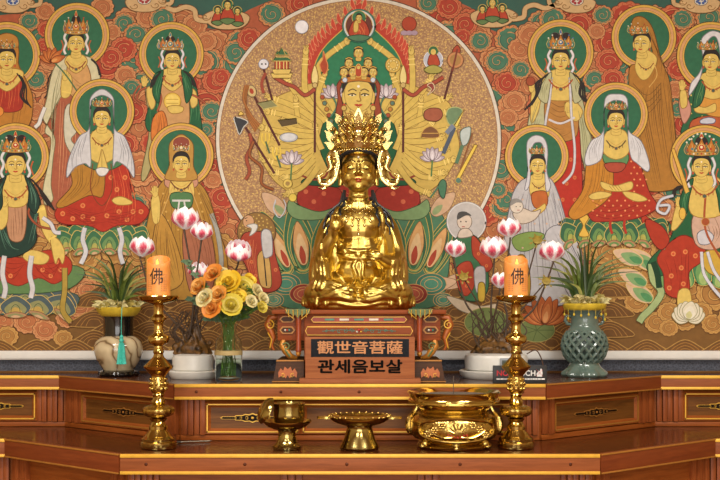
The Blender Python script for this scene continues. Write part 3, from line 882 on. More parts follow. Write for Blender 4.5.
def f_red_seated(sub):
    P = sub('halo'); halo(P, 615, 115, 31.5)
    P = sub('lotus_seat'); lotus_seat(P, 562, 664, 244, 26, ('#346244', '#688c50', '#aaa652'), 9)
    P.fill([(578, 236), (582, 226), (578, 218), (583, 214), (588, 218), (584, 226), (588, 236)], '#d9b04a', '#7a5a18')
    P = sub('robe')
    P.fill([(600, 150), (588, 172), (584, 200), (590, 220), (604, 222), (630, 220), (648, 214), (656, 206), (648, 192), (640, 168), (630, 150)], '#a8321f', '#64150c')
    P.fill([(598, 146), (586, 162), (582, 190), (568, 212), (574, 220), (590, 212), (606, 200), (612, 186), (610, 160)], '#bd7f2a', '#64420e')
    P.folds([(592, 158), (586, 190), (572, 214)], [(610, 160), (608, 186), (596, 208)], 8, '#7e561a')
    for k in range(30):
        x, y = 592 + (k % 8) * 8 + (k // 8 % 2) * 4, 201 + (k // 8) * 5
        if y < 219 and x < 652: P.disc(x, y, 1., '#df8f5a', n=8)
    for k in range(16): P.disc(630 + (k % 3) * 6 + (k // 3 % 2) * 3, 162 + (k // 3) * 6, 1., '#df8f5a', n=8)
    P.folds([(590, 200), (610, 206), (640, 196)], [(590, 218), (612, 222), (650, 212)], 4, '#84200f')
    P.fill([(588, 196), (598, 192), (610, 194), (606, 198), (592, 200)], SKIN, SKINL)
    P.fill([(622, 192), (636, 194), (646, 200), (636, 202), (626, 198)], SKIN, SKINL)
    P.fill([(600, 182), (614, 186), (630, 182), (630, 190), (614, 192), (602, 189)], SKIN, SKINL)
    for k in range(4): P.line([(608 + k * 3, 186), (612 + k * 3, 191)], SKINL, .5)
    P.fill([(603, 154), (626, 154), (624, 166), (606, 166)], '#5d8a58', '#2a4628'); P.fill([(604, 164), (624, 164), (620, 172), (608, 172)], '#a84a34', '#5c2014')
    P.fill([(606, 132), (624, 132), (628, 152), (615, 160), (602, 152)], SKIN, SKINL)
    P.fill([(604, 108), (603, 128), (602, 152), (598, 162), (586, 166), (584, 158), (590, 142), (602, 132), (604, 100), (615, 95), (626, 100), (627, 130), (640, 142), (648, 164), (646, 172), (636, 164), (630, 158), (627, 140), (626, 108), (615, 101)], '#cfcfd2', '#7a7a80')
    for sg in (-1, 1):
        P.folds([(615 + sg * 12, 134), (615 + sg * 15, 146), (615 + sg * 14, 160)], [(615 + sg * 22, 140), (615 + sg * 28, 152), (615 + sg * 27, 164)], 5, '#8e8e94')
    for x in (610, 624): P.line([(x, 218), (x - 1, 226), (x + 1, 234)], '#a8321f', 2.6)
    q = [(644, 220), (650, 240), (660, 250), (668, 240), (660, 226)]
    P.fill(q, '#a8361f', '#64150c')
    q = [(672, 196), (660, 200), (656, 210), (664, 214), (668, 206), (658, 206)]
    P.line(q, '#77777c', 3.2); P.line(q, '#c9cad2', 2.3)
    P = sub('head'); face(P, 615, 121, 15)
    P = sub('crown'); necklace(P, 615, 141, 13, '#5f4a2c'); crown(P, 615, 110, 14, 10, knot=False)
figure(FRONT, 'painted white-veiled bodhisattva in dotted red robe with hands in lap', f_red_seated)

def f_white_child(sub):
    P = sub('halo'); halo(P, 536, 157, 31.5)
    P = sub('robe')
    P.fill([(526, 178), (514, 190), (508, 212), (504, 240), (512, 262), (516, 300), (540, 306), (572, 302), (580, 280), (580, 250), (566, 222), (558, 196), (548, 178)], '#b8b6b8', '#66646a')
    P.folds([(522, 190), (514, 220), (516, 290)], [(552, 190), (566, 230), (574, 290)], 14, '#7e7c82')
    P.fill([(512, 238), (530, 232), (544, 236), (530, 250), (516, 250)], '#7f9a50', '#46582a')
    P.fill([(544, 236), (560, 226), (574, 252), (584, 272), (588, 290), (572, 300), (556, 270)], '#bab8bb', '#66646a')
    P.folds([(548, 238), (560, 266), (574, 298)], [(562, 230), (576, 258), (587, 288)], 7, '#7e7c82')
    P.fill([(514, 262), (524, 256), (530, 282), (526, 304), (516, 302)], '#b0842e', '#5c4216'); P.folds([(516, 264), (518, 284), (519, 300)], [(524, 260), (528, 284), (525, 300)], 3, '#765220')
    P.folds([(516, 196), (508, 216), (512, 236)], [(530, 184), (526, 206), (528, 230)], 5, '#7e7c82'); P.folds([(548, 186), (552, 206), (548, 226)], [(560, 200), (566, 220), (572, 244)], 5, '#7e7c82')
    for k in range(12): P.disc(522 + (k % 4) * 12, 200 + (k // 4) * 24, 1., '#c9a890', n=8)
    P.fill([(530, 176), (546, 176), (548, 196), (540, 202), (530, 196)], SKIN, SKINL)
    P.fill([(531, 194), (545, 192), (546, 206), (534, 208)], '#b5632c', '#6a3414')
    P.fill([(528, 214), (538, 208), (544, 204), (544, 210), (532, 218)], SKIN, SKINL)
    P.fill([(527, 172), (526, 146), (530, 138), (537, 136), (544, 140), (547, 152), (546, 172), (550, 186), (545, 190), (543, 150), (537, 143), (531, 150), (529, 184), (524, 190)], '#cbcace', '#74727a')
    P = sub('head'); face(P, 537, 166, 14)
    P = sub('crown'); necklace(P, 538, 183, 9, '#7a4022'); crown(P, 536, 154, 11, 9, knot=False)
    P = sub('child')
    P.fill([(512, 214), (520, 208), (532, 212), (540, 210), (534, 220), (520, 224)], '#cdbfae', '#7c6a5a')
    P.disc(516, 207, 6.5, '#d2c6b6', n=24, ol='#77685a'); P.fill([(510, 206), (511, 200), (517, 199), (522, 203), (516, 203)], '#8a8782')
    for sg in (-1, 1): P.disc(517.5 + sg * 2, 207, .6, INK, n=6)
    P.line([(516.5, 210.5), (519, 210.5)], '#a8483a', .7)
figure(FRONT, 'painted white-robed bodhisattva carrying a small child', f_white_child)

def f_sword(sub):
    P = sub('halo'); halo(P, 703, 160, 34)
    P = sub('lotus_seat')
    for (x, y, a) in ((676, 290, -.9), (688, 286, -.5), (702, 284, 0), (716, 286, .4), (730, 288, .8)): ppetal(P, x, y, 22, 36, a, ('#3f7a4f', '#6f9b5c', '#9fb870'))
    for (x, y, a) in ((650, 300, -1.0), (644, 284, -1.1), (652, 268, -.9), (640, 262, -1.2)): ppetal(P, x, y, 16, 30, a, ('#d0b090', '#7fa06a', '#4f8a58'))
    P = sub('robe')
    P.fill([(688, 182), (680, 196), (674, 222), (668, 240), (650, 258), (646, 270), (660, 276), (690, 262), (730, 258), (740, 220), (730, 190), (718, 180)], '#235c37', '#0f2c19')
    P.fill([(672, 240), (686, 236), (704, 250), (700, 262), (688, 272), (688, 290), (676, 298), (664, 292), (662, 274), (656, 258)], '#ab3720', '#6a190e')
    P.fill([(640, 214), (652, 222), (662, 230), (668, 222), (660, 236), (650, 240), (644, 232)], '#ab3720', '#6a190e')
    P.folds([(660, 256), (668, 276), (670, 294)], [(690, 246), (688, 270), (686, 292)], 7, '#7e1f10')
    dots(P, [(672, 254), (684, 252), (680, 268), (670, 276), (682, 284), (694, 256), (668, 288)], 2.6, '#d9804a')
    P.fill([(700, 256), (712, 250), (730, 262), (722, 276), (706, 272)], '#c7a23e', '#6d5414')
    P.fill([(692, 216), (716, 212), (724, 240), (712, 250), (694, 244)], '#c8a590', '#6e4a38')
    P.folds([(696, 218), (704, 232), (698, 246)], [(714, 216), (720, 234), (712, 248)], 5, '#8a6448')
    P.fill([(690, 178), (716, 178), (724, 196), (718, 216), (692, 216), (686, 196)], SKIN, SKINL)
    P.fill([(676, 204), (682, 200), (686, 212), (676, 228), (670, 230), (672, 216)], SKIN, SKINL)
    phand(P, 677, 204, 4.6)
    P.fill([(696, 234), (704, 230), (712, 236), (708, 244), (698, 244)], '#c9c7cc', '#6c6a70')
    P.line([(704, 196), (704, 230), (720, 260)], '#a4522c', 2.2)
    P.disc(704, 222, 4, '#a4522c', n=16, ol='#c99a50')
    for q in ([(700, 252), (702, 272), (710, 286), (722, 300)], [(706, 252), (712, 270), (722, 284), (730, 290)]):
        P.line(q, '#77777c', 3.6); P.line(q, '#cfcfd6', 2.7)
    q = [(650, 264), (652, 280), (660, 292), (652, 306), (642, 316), (638, 322)]
    P.line(q, '#4e6a40', 7.4); P.line(q, '#9fb17a', 6.2)
    q = [(652, 262), (656, 274), (658, 288)]
    P.line(q, '#163c24', 6.)
    P.fill([(678, 290), (688, 290), (690, 306), (682, 310), (676, 304)], SKIN, SKINL)
    P.disc(687, 314, 12, '#c9c48c', 5, ol='#8f8a60')
    for a in (-1.35, 1.35, -.95, .95, -.55, .55, -.2, .2): ppetal(P, 687 - 0 * a, 318, 15, 17, a, ('#d8d0b8', '#e0dac6', '#c9c48c'), '#8f8a60')
    for sg in (-1, 1):
        P.fill([(702 + sg * 10, 179), (702 + sg * 18, 186), (702 + sg * 24, 204), (702 + sg * 17, 214), (702 + sg * 14, 198)], '#235c37', '#0f2c19')
        P.folds([(702 + sg * 11, 183), (702 + sg * 16, 196), (702 + sg * 17, 210)], [(702 + sg * 16, 186), (702 + sg * 21, 200), (702 + sg * 21, 210)], 4, '#4f8a5a')
    P = sub('head'); ribbon_side(P, 700, 158, 17, 30, '#d6d6d8'); face(P, 700, 167, 16.5)
    P = sub('hair'); strands(P, -1, [(688, 180), (682, 186), (676, 188), (674, 196)], 3, 1.8)
    P = sub('crown'); necklace(P, 703, 186, 17); crown(P, 700, 155, 25, 20, ('#b8742c', '#6a6a50', '#b5402c'))
    for k in range(7): P.disc(688 + k * 4, 140 - 6 * sin(pi * k / 6), 1.1, '#d9d9c8', n=8)
    P = sub('sword')
    P.fill([(670, 150), (673, 149), (688, 192), (684, 194)], '#dbb04e', '#8a6420', sm=False)
    P.disc(681, 214, 3.4, '#d9b04a', 6, n=14, ol='#7a5a18')
figure(FRONT, 'painted bodhisattva in green with a gold sword stepping onto a white lotus', f_sword)

# ---- the many-armed figure in the disc
def f_many_arms(sub):
    P = sub('mandorla')
    g = [(358.5, 2), (340, 22), (324, 36), (314, 48), (308, 62), (306, 90), (310, 120), (330, 150), (358.5, 156)]
    fl = catmull(g, False, 6)
    for sg in (0, 1):
        q = mir(fl) if sg else fl
        P.poly(q + [(358.5, 156)], '#b5402f')
        for i in range(0, len(q) - 14, 2):
            x, y = q[i]
            s_ = -1 if not sg else 1
            P.fill([(x + 2 * -s_, y + 4), (x + s_ * 3, y - 1), (x + s_ * 2, y - 8), (x + s_ * -1, y - 2)], '#c04a36', '#dd8a62', .5)
    gi = [(358.5, 16), (343, 30), (328, 44), (319, 56), (314, 70), (312, 92), (316, 120), (334, 148), (358.5, 154)]
    gi = catmull(gi, False, 6)
    P.poly(gi + mir(gi)[::-1], '#2f7a55'); P.strip(gi, .9, '#cfa84e'); P.strip(mir(gi), .9, '#cfa84e')
    P = sub('lotus_leaf')
    for sg in (0, 1):
        X = (lambda L: mir(L)) if sg else (lambda L: L)
        P.fill(X([(292, 206), (276, 214), (268, 240), (270, 280), (282, 306), (330, 308), (358, 300), (358, 210), (320, 196)]), '#4c7a5c', '#26402c')
        for (x, y, w, h, a) in ((288, 272, 26, 66, -.42), (304, 270, 30, 68, -.16), (326, 274, 34, 66, .08)):
            xx = 717 - x if sg else x; aa = -a if sg else a
            ppetal(P, xx, y, w, h, aa, ('#3a6a48', '#8aa060', '#4a7c54'), '#c9a850')
            for q_ in (.82, .66): ppetal(P, xx, y - h * .03, w * q_, h * q_, aa, ('#4a7c54' if q_ > .7 else '#2f5c40', '#6f9058', '#3a6a48'), '#c9a850')
            ppetal(P, xx, y - h * .1, w * .5, h * .62, aa, ('#d0a066', '#d9b887', '#a8432c'), '#7a4a22')
        for (x, y, w, h, a) in ((284, 214, 16, 30, -.8), (276, 286, 14, 36, -1.25), (300, 288, 16, 40, -1.4)):
            xx = 717 - x if sg else x; aa = -a if sg else a
            ppetal(P, xx, y, w, h, aa, ('#cba888', '#c9a684', '#8fa070'), '#7a5a3a')
        for (x, y, r) in ((286, 284, 15), (304, 294, 14), (274, 300, 10), (320, 300, 12)):
            xx = 717 - x if sg else x
            P.disc(xx, y, r, '#8a3428' if r == 14 else '#3d7460', r * .7, ol='#cfa060')
            for t in (.72, .45): P.disc(xx, y, r * t, '#a8503a' if r == 14 else '#4f8a70', r * .7 * t, ol='#cfa060', w=.6)
    ppetal(P, 358.5, 276, 40, 66, 0, ('#3a6a48', '#8aa060', '#4a7c54'), '#c9a850'); ppetal(P, 358.5, 268, 20, 42, 0, ('#d0a066', '#d9b887', '#a8432c'), '#7a4a22')
    P = sub('robe')
    P.fill([(300, 196), (330, 180), (358, 176), (388, 180), (418, 196), (414, 212), (380, 222), (358, 224), (336, 222), (304, 212)], '#a23226', '#691a12')
    P.folds([(320, 192), (345, 206), (380, 214)], [(340, 184), (372, 196), (410, 200)], 7, '#d08050')
    P.fill([(338, 108), (379, 108), (384, 140), (376, 184), (341, 184), (333, 140)], SKIN, SKINL)
    P.drape(340, 112, 377, 112, 4, '#a4522c', .3, .9)
    for sg in (0, 1):
        X = (lambda L: mir(L)) if sg else (lambda L: L)
        P.fill(X([(340, 100), (318, 84), (290, 92), (268, 104), (262, 126), (258, 150), (268, 172), (280, 186), (300, 196), (330, 190), (352, 150)]), '#cdb05a', '#8a6a2c')
        P.fill(X([(320, 186), (306, 184), (298, 194), (300, 206), (320, 212), (340, 206), (340, 190)]), '#a23226', '#691a12')
        for (x, y) in ((306, 192), (314, 202), (324, 194)): P.disc(717 - x if sg else x, y, 2.4, '#cf6a48', n=12)
        P.fill(X([(300, 206), (290, 200), (288, 212), (300, 220), (330, 218), (340, 206), (320, 212)]), '#7c9a68', '#3c5232')
        P.fill(X([(342, 108), (330, 114), (322, 128), (320, 150), (330, 178), (308, 178), (302, 184), (324, 186), (345, 180)]), '#225c3a', '#0f2c1a')
        P.line(X([(302, 176), (314, 180), (326, 176), (330, 160)]), '#8e3d2a', 2.)
    P = sub('arm')
    arms = [((336, 112), (318, 70), (347, 42), 5.2), ((332, 116), (318, 100), (325, 74), 5.), ((326, 122), (306, 94), (306, 52), 5.4), ((322, 120), (298, 96), (286, 78), 5.),
            ((320, 124), (296, 108), (270, 98), 5.), ((318, 128), (300, 122), (296, 100), 4.6), ((318, 130), (292, 118), (268, 112), 4.8), ((318, 134), (294, 130), (284, 122), 4.6),
            ((316, 138), (288, 134), (262, 128), 4.8), ((316, 142), (292, 142), (276, 138), 4.6), ((314, 146), (290, 152), (272, 150), 4.6), ((314, 150), (292, 166), (264, 160), 4.8),
            ((314, 156), (290, 172), (274, 173), 4.6), ((314, 160), (298, 176), (284, 178), 4.6), ((318, 168), (304, 186), (288, 194), 4.8), ((322, 150), (318, 140), (315, 126), 4.4)]
    for a, b_, c, w in sorted(arms, key=lambda t: t[2][1]):
        for sg in (0, 1):
            X = (lambda L: mir(L)) if sg else (lambda L: L)
            q = catmull(X([a, b_, c]), False, 8)
            n = len(q)
            P.strip(q, [w + 1.9 - 1.6 * i / n for i in range(n)], '#8a6a2c')
            P.strip(q, [w + 1.0 - 1.6 * i / n for i in range(n)], '#d2b65c')
            e, f = q[-1], q[-4]
            P.disc(e[0], e[1], w * .56, '#d8bd66', w * .75, 16, '#8a6a2c', .5)
            d = Vector((e[0] - f[0], e[1] - f[1])).normalized()
            for o in (-.35, 0, .35):
                P.line([e, (e[0] + d.x * w * 1.1 - d.y * o * w * 1.3, e[1] + d.y * w * 1.1 + d.x * o * w * 1.3)], '#8a6a2c', 1.5, sm=False)
                P.line([e, (e[0] + d.x * w * 1.0 - d.y * o * w * 1.3, e[1] + d.y * w * 1.0 + d.x * o * w * 1.3)], '#d8bd66', .95, sm=False)
            for s2 in (.80, .84):
                j = int(s2 * n); t0, t1 = q[j], q[j - 1]
                d2 = Vector((t0[0] - t1[0], t0[1] - t1[1])).normalized()
                P.line([(t0[0] - d2.y * w * .62, t0[1] + d2.x * w * .62), (t0[0] + d2.y * w * .62, t0[1] - d2.x * w * .62)], '#ecd27a', 1.1, sm=False)
    for x in (315, 403):
        P = sub('staff')
        s_ = -1 if x < 358 else 1
        P.line([(x, 84), (x, 153)], '#5a2c26', 2.2, sm=False)
        P.fill([(x - 2.4, 84), (x - 3.2, 76), (x, 66), (x + 3.2, 76), (x + 2.4, 84)], '#e3d089', '#8a6a28')
        P.disc(x, 86, 2.6, '#c9b070', n=12, ol='#77572a')
        q = [(x, 90), (x + s_ * 10, 96), (x + s_ * 20, 88), (x + s_ * 30, 84), (x + s_ * 40, 78)]
        P.line(q, '#6a2a1c', 4.2); P.line(q, '#a24a34', 3.)
    P = sub('skull_staff'); P.line([(264, 70), (274, 106)], '#5a2c26', 2.2, sm=False); P = sub('whisk'); P.line([(252, 92), (280, 146)], '#5a2c26', 2.4, sm=False)
    P = sub('axe'); P.line([(246, 128), (275, 174)], '#5a2c26', 2.4, sm=False); P = sub('ring_staff'); P.line([(457, 52), (444, 100)], '#5a2c26', 2.2, sm=False)
    P.fill([(457, 46), (460, 52), (456, 58), (452, 52)], '#a84a30', '#5a2416'); P.disc(455, 61, 8, '#c48a5a', n=24, ol='#7a4a24'); P.disc(455, 61, 5.6, '#a8804a', n=20)
    P.line([(457, 50), (452, 72)], '#7a3a2c', 1.8)
    P = sub('moon')
    P.disc(302, 28, 6.6, '#e6e6ea', n=30, ol='#8f8f98'); P = sub('sun'); P.disc(409, 25, 7.2, '#a8452c', n=30, ol='#6a2414')
    for x in (404, 409, 414): P.disc(x, 34, 3.4, '#a890a0', 2.4, n=14)
    P = sub('pagoda')
    for (y, w) in ((74, 22), (70, 19)): P.fill([(282 - w / 2, y), (282 + w / 2, y), (282 + w * .4, y + 5), (282 - w * .4, y + 5)], '#dcc068', '#7a5a20', sm=False)
    P.fill([(275, 62), (289, 62), (289, 70), (275, 70)], '#a8482c', '#5c2412', sm=False)
    for x in (277, 280, 284, 287): P.line([(x, 62), (x, 70)], '#e0c878', 1., sm=False)
    for (y, w) in ((62, 20), (56, 14)): P.fill([(282 - w / 2, y), (282 - w * .3, y - 4), (282 + w * .3, y - 4), (282 + w / 2, y)], '#3d6a44', '#d0b060', sm=False)
    P.fill([(278, 56), (282, 48), (286, 56)], '#3d6a44', '#d0b060', sm=False)
    P = sub('skull'); P.disc(264, 65, 5, '#dcdce2', n=22, ol='#77778a'); P.disc(262.3, 65, .9, INK, n=8); P.disc(266, 65, .9, INK, n=8)
    P.line([(266, 74), (262, 84), (264, 94)], '#9c4a34', 3.)
    P = sub('whisk_head'); P.disc(252, 92, 4.6, '#c9b27a', 6, n=20, ol='#6a5a3a', rot=-.4); P.disc(252, 92, 2., '#a8452c', 3, n=14, rot=-.4)
    for k in range(4):
        q = [(249 - k, 86), (246 - k * .7, 100), (248 + k * 1.2, 116), (256 + k * 1.4, 132 - k * 2)]
        P.line(q, '#7a4a20', 2.4); P.line(q, '#a86c36', 1.6)
    P = sub('axe_head'); P.fill([(235, 118), (248, 122), (244, 128), (240, 135), (237, 128)], '#3a3c40', '#c9c8c0', .9); P.fill([(239, 116), (241, 112), (244, 115)], '#e0c060', '#8a6a28')
    P = sub('ribbon'); q = [(250, 134), (252, 146), (247, 158), (250, 172), (246, 180)]
    P.line(q, '#6a2e1c', 3.8); P.line(q, '#9a4c32', 2.8)
    q = [(254, 142), (250, 156), (262, 168), (262, 184), (274, 190)]
    P.line(q, '#5a2c14', 3.2); P.line(q, '#94562c', 2.2)
    P = sub('sutra_box'); P.fill([(278, 121), (297, 119), (298, 125), (282, 128)], '#5a4a2e', '#dcc068', .9, sm=False)
    P = sub('mirror'); P.disc(289, 138, 9, '#b9bcc0', 4.6, n=30, ol='#6a6c70'); P.disc(289, 137.6, 7, '#d0d2d4', 3.4, n=24)
    P = sub('tray'); P.fill([(258, 104), (272, 101), (278, 107), (264, 110)], '#8c8a5c', '#cfc070', .8, sm=False)
    for (x, y) in ((266, 140), (277, 154)):
        P = sub('trident')
        for k in (-1, 0, 1): P.line([(x, y + 6), (x + k * 3.6, y + 1), (x + k * 3.4, y - 6)], '#e2c452', 1.5)
        P.line([(x, y + 2), (x + 4, y + 14)], '#4f6a48', 1.8)
    for (x, y) in ((292, 158), (432, 155), (333, 92), (386, 92)):
        P = sub('lotus_flower')
        for a in (-1.4, -.9, -.45, 1.4, .9, .45, 0): ppetal(P, x, y + 5, 6, 12.5, a, ('#b6a8ae', '#d6ccd0', '#e4dce0'), '#7c6c72')
        if y > 120: P.line([(x, y + 6), (x - 1, y + 22)], '#4f7a48', 1.5)
    P = sub('flame'); P.fill([(323, 74), (320, 66), (323, 60), (323.5, 52), (326, 60), (328, 67), (326, 74)], '#a84a2c', '#d98a52', .8)
    P = sub('medallion'); P.disc(393, 66, 7.6, '#d6b65c', n=26, ol='#8a6a28')
    for k in range(9): P.disc(393 + 4.6 * cos(k * .7), 66 + 4.6 * sin(k * .7), 1.2, '#e9d890', n=8, ol='#a8863c')
    for sg in (-1, 1):
        P = sub('bead_chain')
        for k in range(5):
            P.disc(358.5 + sg * (36 - k * 2.2), 98 + k * 6, 2.2, ('#a8502f', '#5c7a6a', '#b9803c')[k % 3], n=12, ol='#6a4a24')
        P.line([(358.5 + sg * 25, 98), (358.5 + sg * 22, 108), (358.5 + sg * 28, 118)], '#4f7a60', 1.6)
    # right-hand things
    P = sub('small_buddha'); P.disc(433, 61, 9.6, '#b9bcc8', n=30, ol='#e6e6e6'); P.disc(433, 52, 5, '#3a6a44', n=20, ol='#c9b060'); P.fill([(428, 66), (429, 57), (433, 55), (437, 57), (439, 66)], '#b04a2e', '#6a2414')
    P.disc(433, 53, 2.6, SKIN, 3., n=14); P.fill([(424, 70), (433, 66), (442, 70), (438, 74), (428, 74)], '#a8a050', '#5c5a24')
    P = sub('knot'); P.fill([(427, 96), (431, 90), (427, 86), (432, 84), (434, 90)], '#8d3f38', '#d9c8a0')
    P = sub('pouch'); P.fill([(425, 120), (424, 113), (430, 109), (440, 110), (442, 117), (436, 122)], '#a05a40', '#5a2c1c')
    P = sub('bowl'); P.fill([(422, 138), (423, 131), (430, 127), (437, 131), (438, 138)], '#7a5232', '#c9a050'); P.line([(422, 134), (438, 134)], '#c9a050', .8)
    P = sub('leaf'); P.fill([(446, 118), (448, 110), (456, 108), (462, 112), (456, 122), (450, 126)], '#6f8a66', '#b0b878')
    P = sub('dagger'); P.fill([(464, 110), (454, 126), (457, 128)], '#e6cf66', '#94762a', sm=False); P.line([(454, 128), (443, 154)], '#4e5a6a', 4.); P.line([(453, 126), (446, 134)], '#7a8494', 4.6)
    P = sub('whisk'); P.fill([(460, 132), (470, 128), (468, 142), (462, 146)], '#b9c4c0', '#4f6a5a'); P.line([(462, 146), (456, 164)], '#5a7a5c', 3.6); P.line([(472, 134), (460, 170)], '#8a5a34', 1.6)
    P = sub('sword'); P.fill([(477, 146), (474, 145), (456, 178), (459, 180)], '#e3c452', '#8a6a20', sm=False); P.disc(458, 181, 3, '#5a7a6a', n=12, ol='#c9a850')
    P = sub('conch'); P.fill([(438, 186), (442, 180), (446, 184), (444, 198), (440, 196)], '#4a7a5c', '#234030')
    P.line([(430, 198), (436, 190), (442, 182)], '#4a7a5c', 1.6)
    P = sub('ring'); P.disc(288, 184, 4.6, '#e0c564', n=16, ol='#8a6a28'); P.disc(288, 184, 2.2, '#a88a50', n=12)
    P = sub('bead'); P.disc(293, 198, 4, '#e9cf5c', n=14, ol='#94762a')
    P = sub('cord')
    for k in range(2): P.line([(276, 200 + k * 2), (274, 210), (280, 218), (286, 208), (284, 200)], '#c4c8cc', 1.)
    P = sub('head')
    P.fill([(344, 78), (340, 92), (343, 108), (340, 122), (336, 114), (338, 100), (337, 86)], '#94452c', '#5a2416'); P.fill(mir([(344, 78), (340, 92), (343, 108), (340, 122), (336, 114), (338, 100), (337, 86)]), '#94452c', '#5a2416')
    face(P, 358.5, 95, 28)
    for sg in (-1, 1):
        P.disc(358.5 + sg * 14.5, 109, 2.6, '#d0b060', n=16, ol='#7a5a20')
    P = sub('crown')
    P.fill([(342, 84), (343, 80), (358.5, 76), (374, 80), (375, 84), (358.5, 82)], '#b8742c', '#5c3a18')
    heads = [(358.5, 54, 8), (349, 64, 7), (368, 64, 7), (344, 73, 7), (353, 73, 7.4), (364, 73, 7.4), (373, 73, 7)]
    for (x, y, w) in heads:
        P.disc(x, y - 1, w * .62, INK, w * .74); face(P, x, y, w)
        P.line([(x - w * .5, y - w * .55), (x, y - w * .75), (x + w * .5, y - w * .55)], '#d0a64a', .9)
    P.fill([(356, 77), (355.5, 69), (358.5, 65), (361.5, 69), (361, 77)], '#b04a2e', '#d9b45a'); P.disc(358.5, 68.5, 1.8, SKIN, n=12)
    for x in (345, 373): P.disc(x, 81, 2.4, '#c8d0d8', n=12, ol='#77808a')
    P = sub('seated_buddha')
    P.disc(359, 27, 16, '#c9cdd0', n=40, ol='#3d7460', w=1.6); P.disc(359, 27, 13.4, '#6a3a30', n=36, ol='#d0b060'); P.disc(359, 19, 7, '#3c7450', n=30, ol='#d0b060')
    P.fill([(349, 36), (351, 26), (356, 21), (362, 21), (367, 26), (369, 36), (359, 39)], '#b0452c', '#5c1e10')
    P.folds([(351, 30), (356, 34), (352, 37)], [(364, 24), (366, 32), (366, 37)], 5, '#d9804a')
    P.fill([(354, 24), (358, 22), (358, 32), (354, 33)], SKIN, SKINL); P.disc(359, 17.6, 3.2, INK, n=16); face(P, 359, 19, 5.4)
    P.fill([(348, 38), (359, 36), (370, 38), (364, 42), (354, 42)], '#4f7a5a', '#26402c')
figure(.0153, 'painted many-armed bodhisattva in the great disc behind the statue', f_many_arms)

# ---- attendants beside the disc
def f_elder(sub):
    P = sub('halo')
    P.disc(257, 232, 19.5, '#5d4426', n=44); P.disc(257, 232, 18.6, '#8d6b38', n=44)
    for k in range(60):
        a, rr = k * 2.4, 17 * sqrt(k / 60); P.disc(257 + rr * cos(a), 232 + rr * sin(a), .9, '#c9a655', n=6)
    P = sub('robe')
    P.fill([(244, 234), (240, 252), (248, 270), (252, 288), (272, 292), (282, 282), (276, 256), (272, 236), (262, 232)], '#a5402b', '#561b10')
    P.fill([(258, 256), (268, 252), (272, 284), (266, 288), (260, 282)], '#caa25c', '#6a4a20'); P.line([(264, 254), (267, 286)], INK, 1.2)
    P.fill([(262, 232), (271, 232), (273, 252), (270, 257), (264, 256)], '#c7c5c3', '#77757a')
    P.folds([(246, 240), (246, 256), (254, 286)], [(258, 240), (256, 260), (262, 286)], 5, '#cf7a4c')
    dots(P, [(250, 246), (252, 262), (256, 276), (276, 270)], 2., '#cf7a4a')
    P = sub('head')
    P.disc(249, 222, 5.6, '#c89a70', 6.6, 24, '#6a4a2c'); P.line([(245, 219), (248, 218)], INK, .7); P.disc(247, 221, .7, INK, n=6)
    P.fill([(247, 226), (254, 224), (258, 226), (256, 232), (250, 236), (252, 229)], '#d3d0c8', '#8a877e')
figure(FRONT, 'painted old attendant in a red robe with a white beard beside the disc', f_elder, 'painted_attendant')

def f_boy(sub):
    P = sub('halo'); P.disc(466, 222, 20, '#8f8d8c', n=44); P.disc(466, 222, 19, '#b9b4b0', n=44, ol='#d6d4d0', w=1.)
    P = sub('robe')
    P.fill([(458, 236), (452, 250), (456, 276), (462, 298), (480, 300), (488, 286), (486, 262), (480, 242), (470, 234)], '#3d6f4a', '#1c3a24')
    P.fill([(472, 236), (482, 246), (492, 264), (486, 272), (478, 262), (472, 254)], '#ad4229', '#6a1e10'); P.fill([(456, 268), (470, 262), (474, 284), (466, 296), (458, 288)], '#ad4229', '#6a1e10')
    P.fill([(474, 270), (484, 268), (484, 290), (476, 292)], '#c9c7c8', '#77757a'); P.fill([(478, 284), (484, 284), (484, 300), (478, 300)], '#c9a83c', '#6a5418')
    dots(P, [(478, 254), (486, 266), (462, 276), (466, 286)], 1.7, '#d9804a')
    P = sub('leaf')
    P.fill([(446, 296), (462, 300), (480, 306), (496, 304), (490, 316), (470, 314), (456, 308)], '#c9b79c', '#7c6a50')
    for (x, y, r_) in ((486, 322, 22), (536, 330, 18)):
        P.disc(x, y, r_, '#6d7a44', r_ * .66, ol='#aa9a58')
        for k in range(7): P.line([(x, y), (x + r_ * .9 * cos(k * .9), y + r_ * .6 * sin(k * .9))], '#4f5c30', .7)
    for a in (-1.3, -.9, -.5, 1.3, .9, .5, -.15, .2): ppetal(P, 544, 322, 11, 26, a, ('#b5602e', '#c97a42', '#d99a60'), '#6b3216')
    P.disc(580, 336, 14, '#5a7a58', 9, ol='#9aa870')
    P = sub('head')
    P.disc(464, 222, 7.4, '#d0bfae', 8, 28, '#77685a'); P.fill([(457, 220), (458, 213), (465, 212), (471, 216), (465, 216)], '#4a4846')
    for sg in (-1, 1): P.disc(463 + sg * 2.6, 222, .8, INK, n=6)
    P.line([(461.4, 227), (464.4, 227)], '#a8483a', .9); P.fill([(460, 230), (468, 229), (472, 236), (458, 238)], '#d0bfae', '#77685a')
figure(FRONT, 'painted boy attendant with a pale halo beside the disc', f_boy, 'painted_attendant')

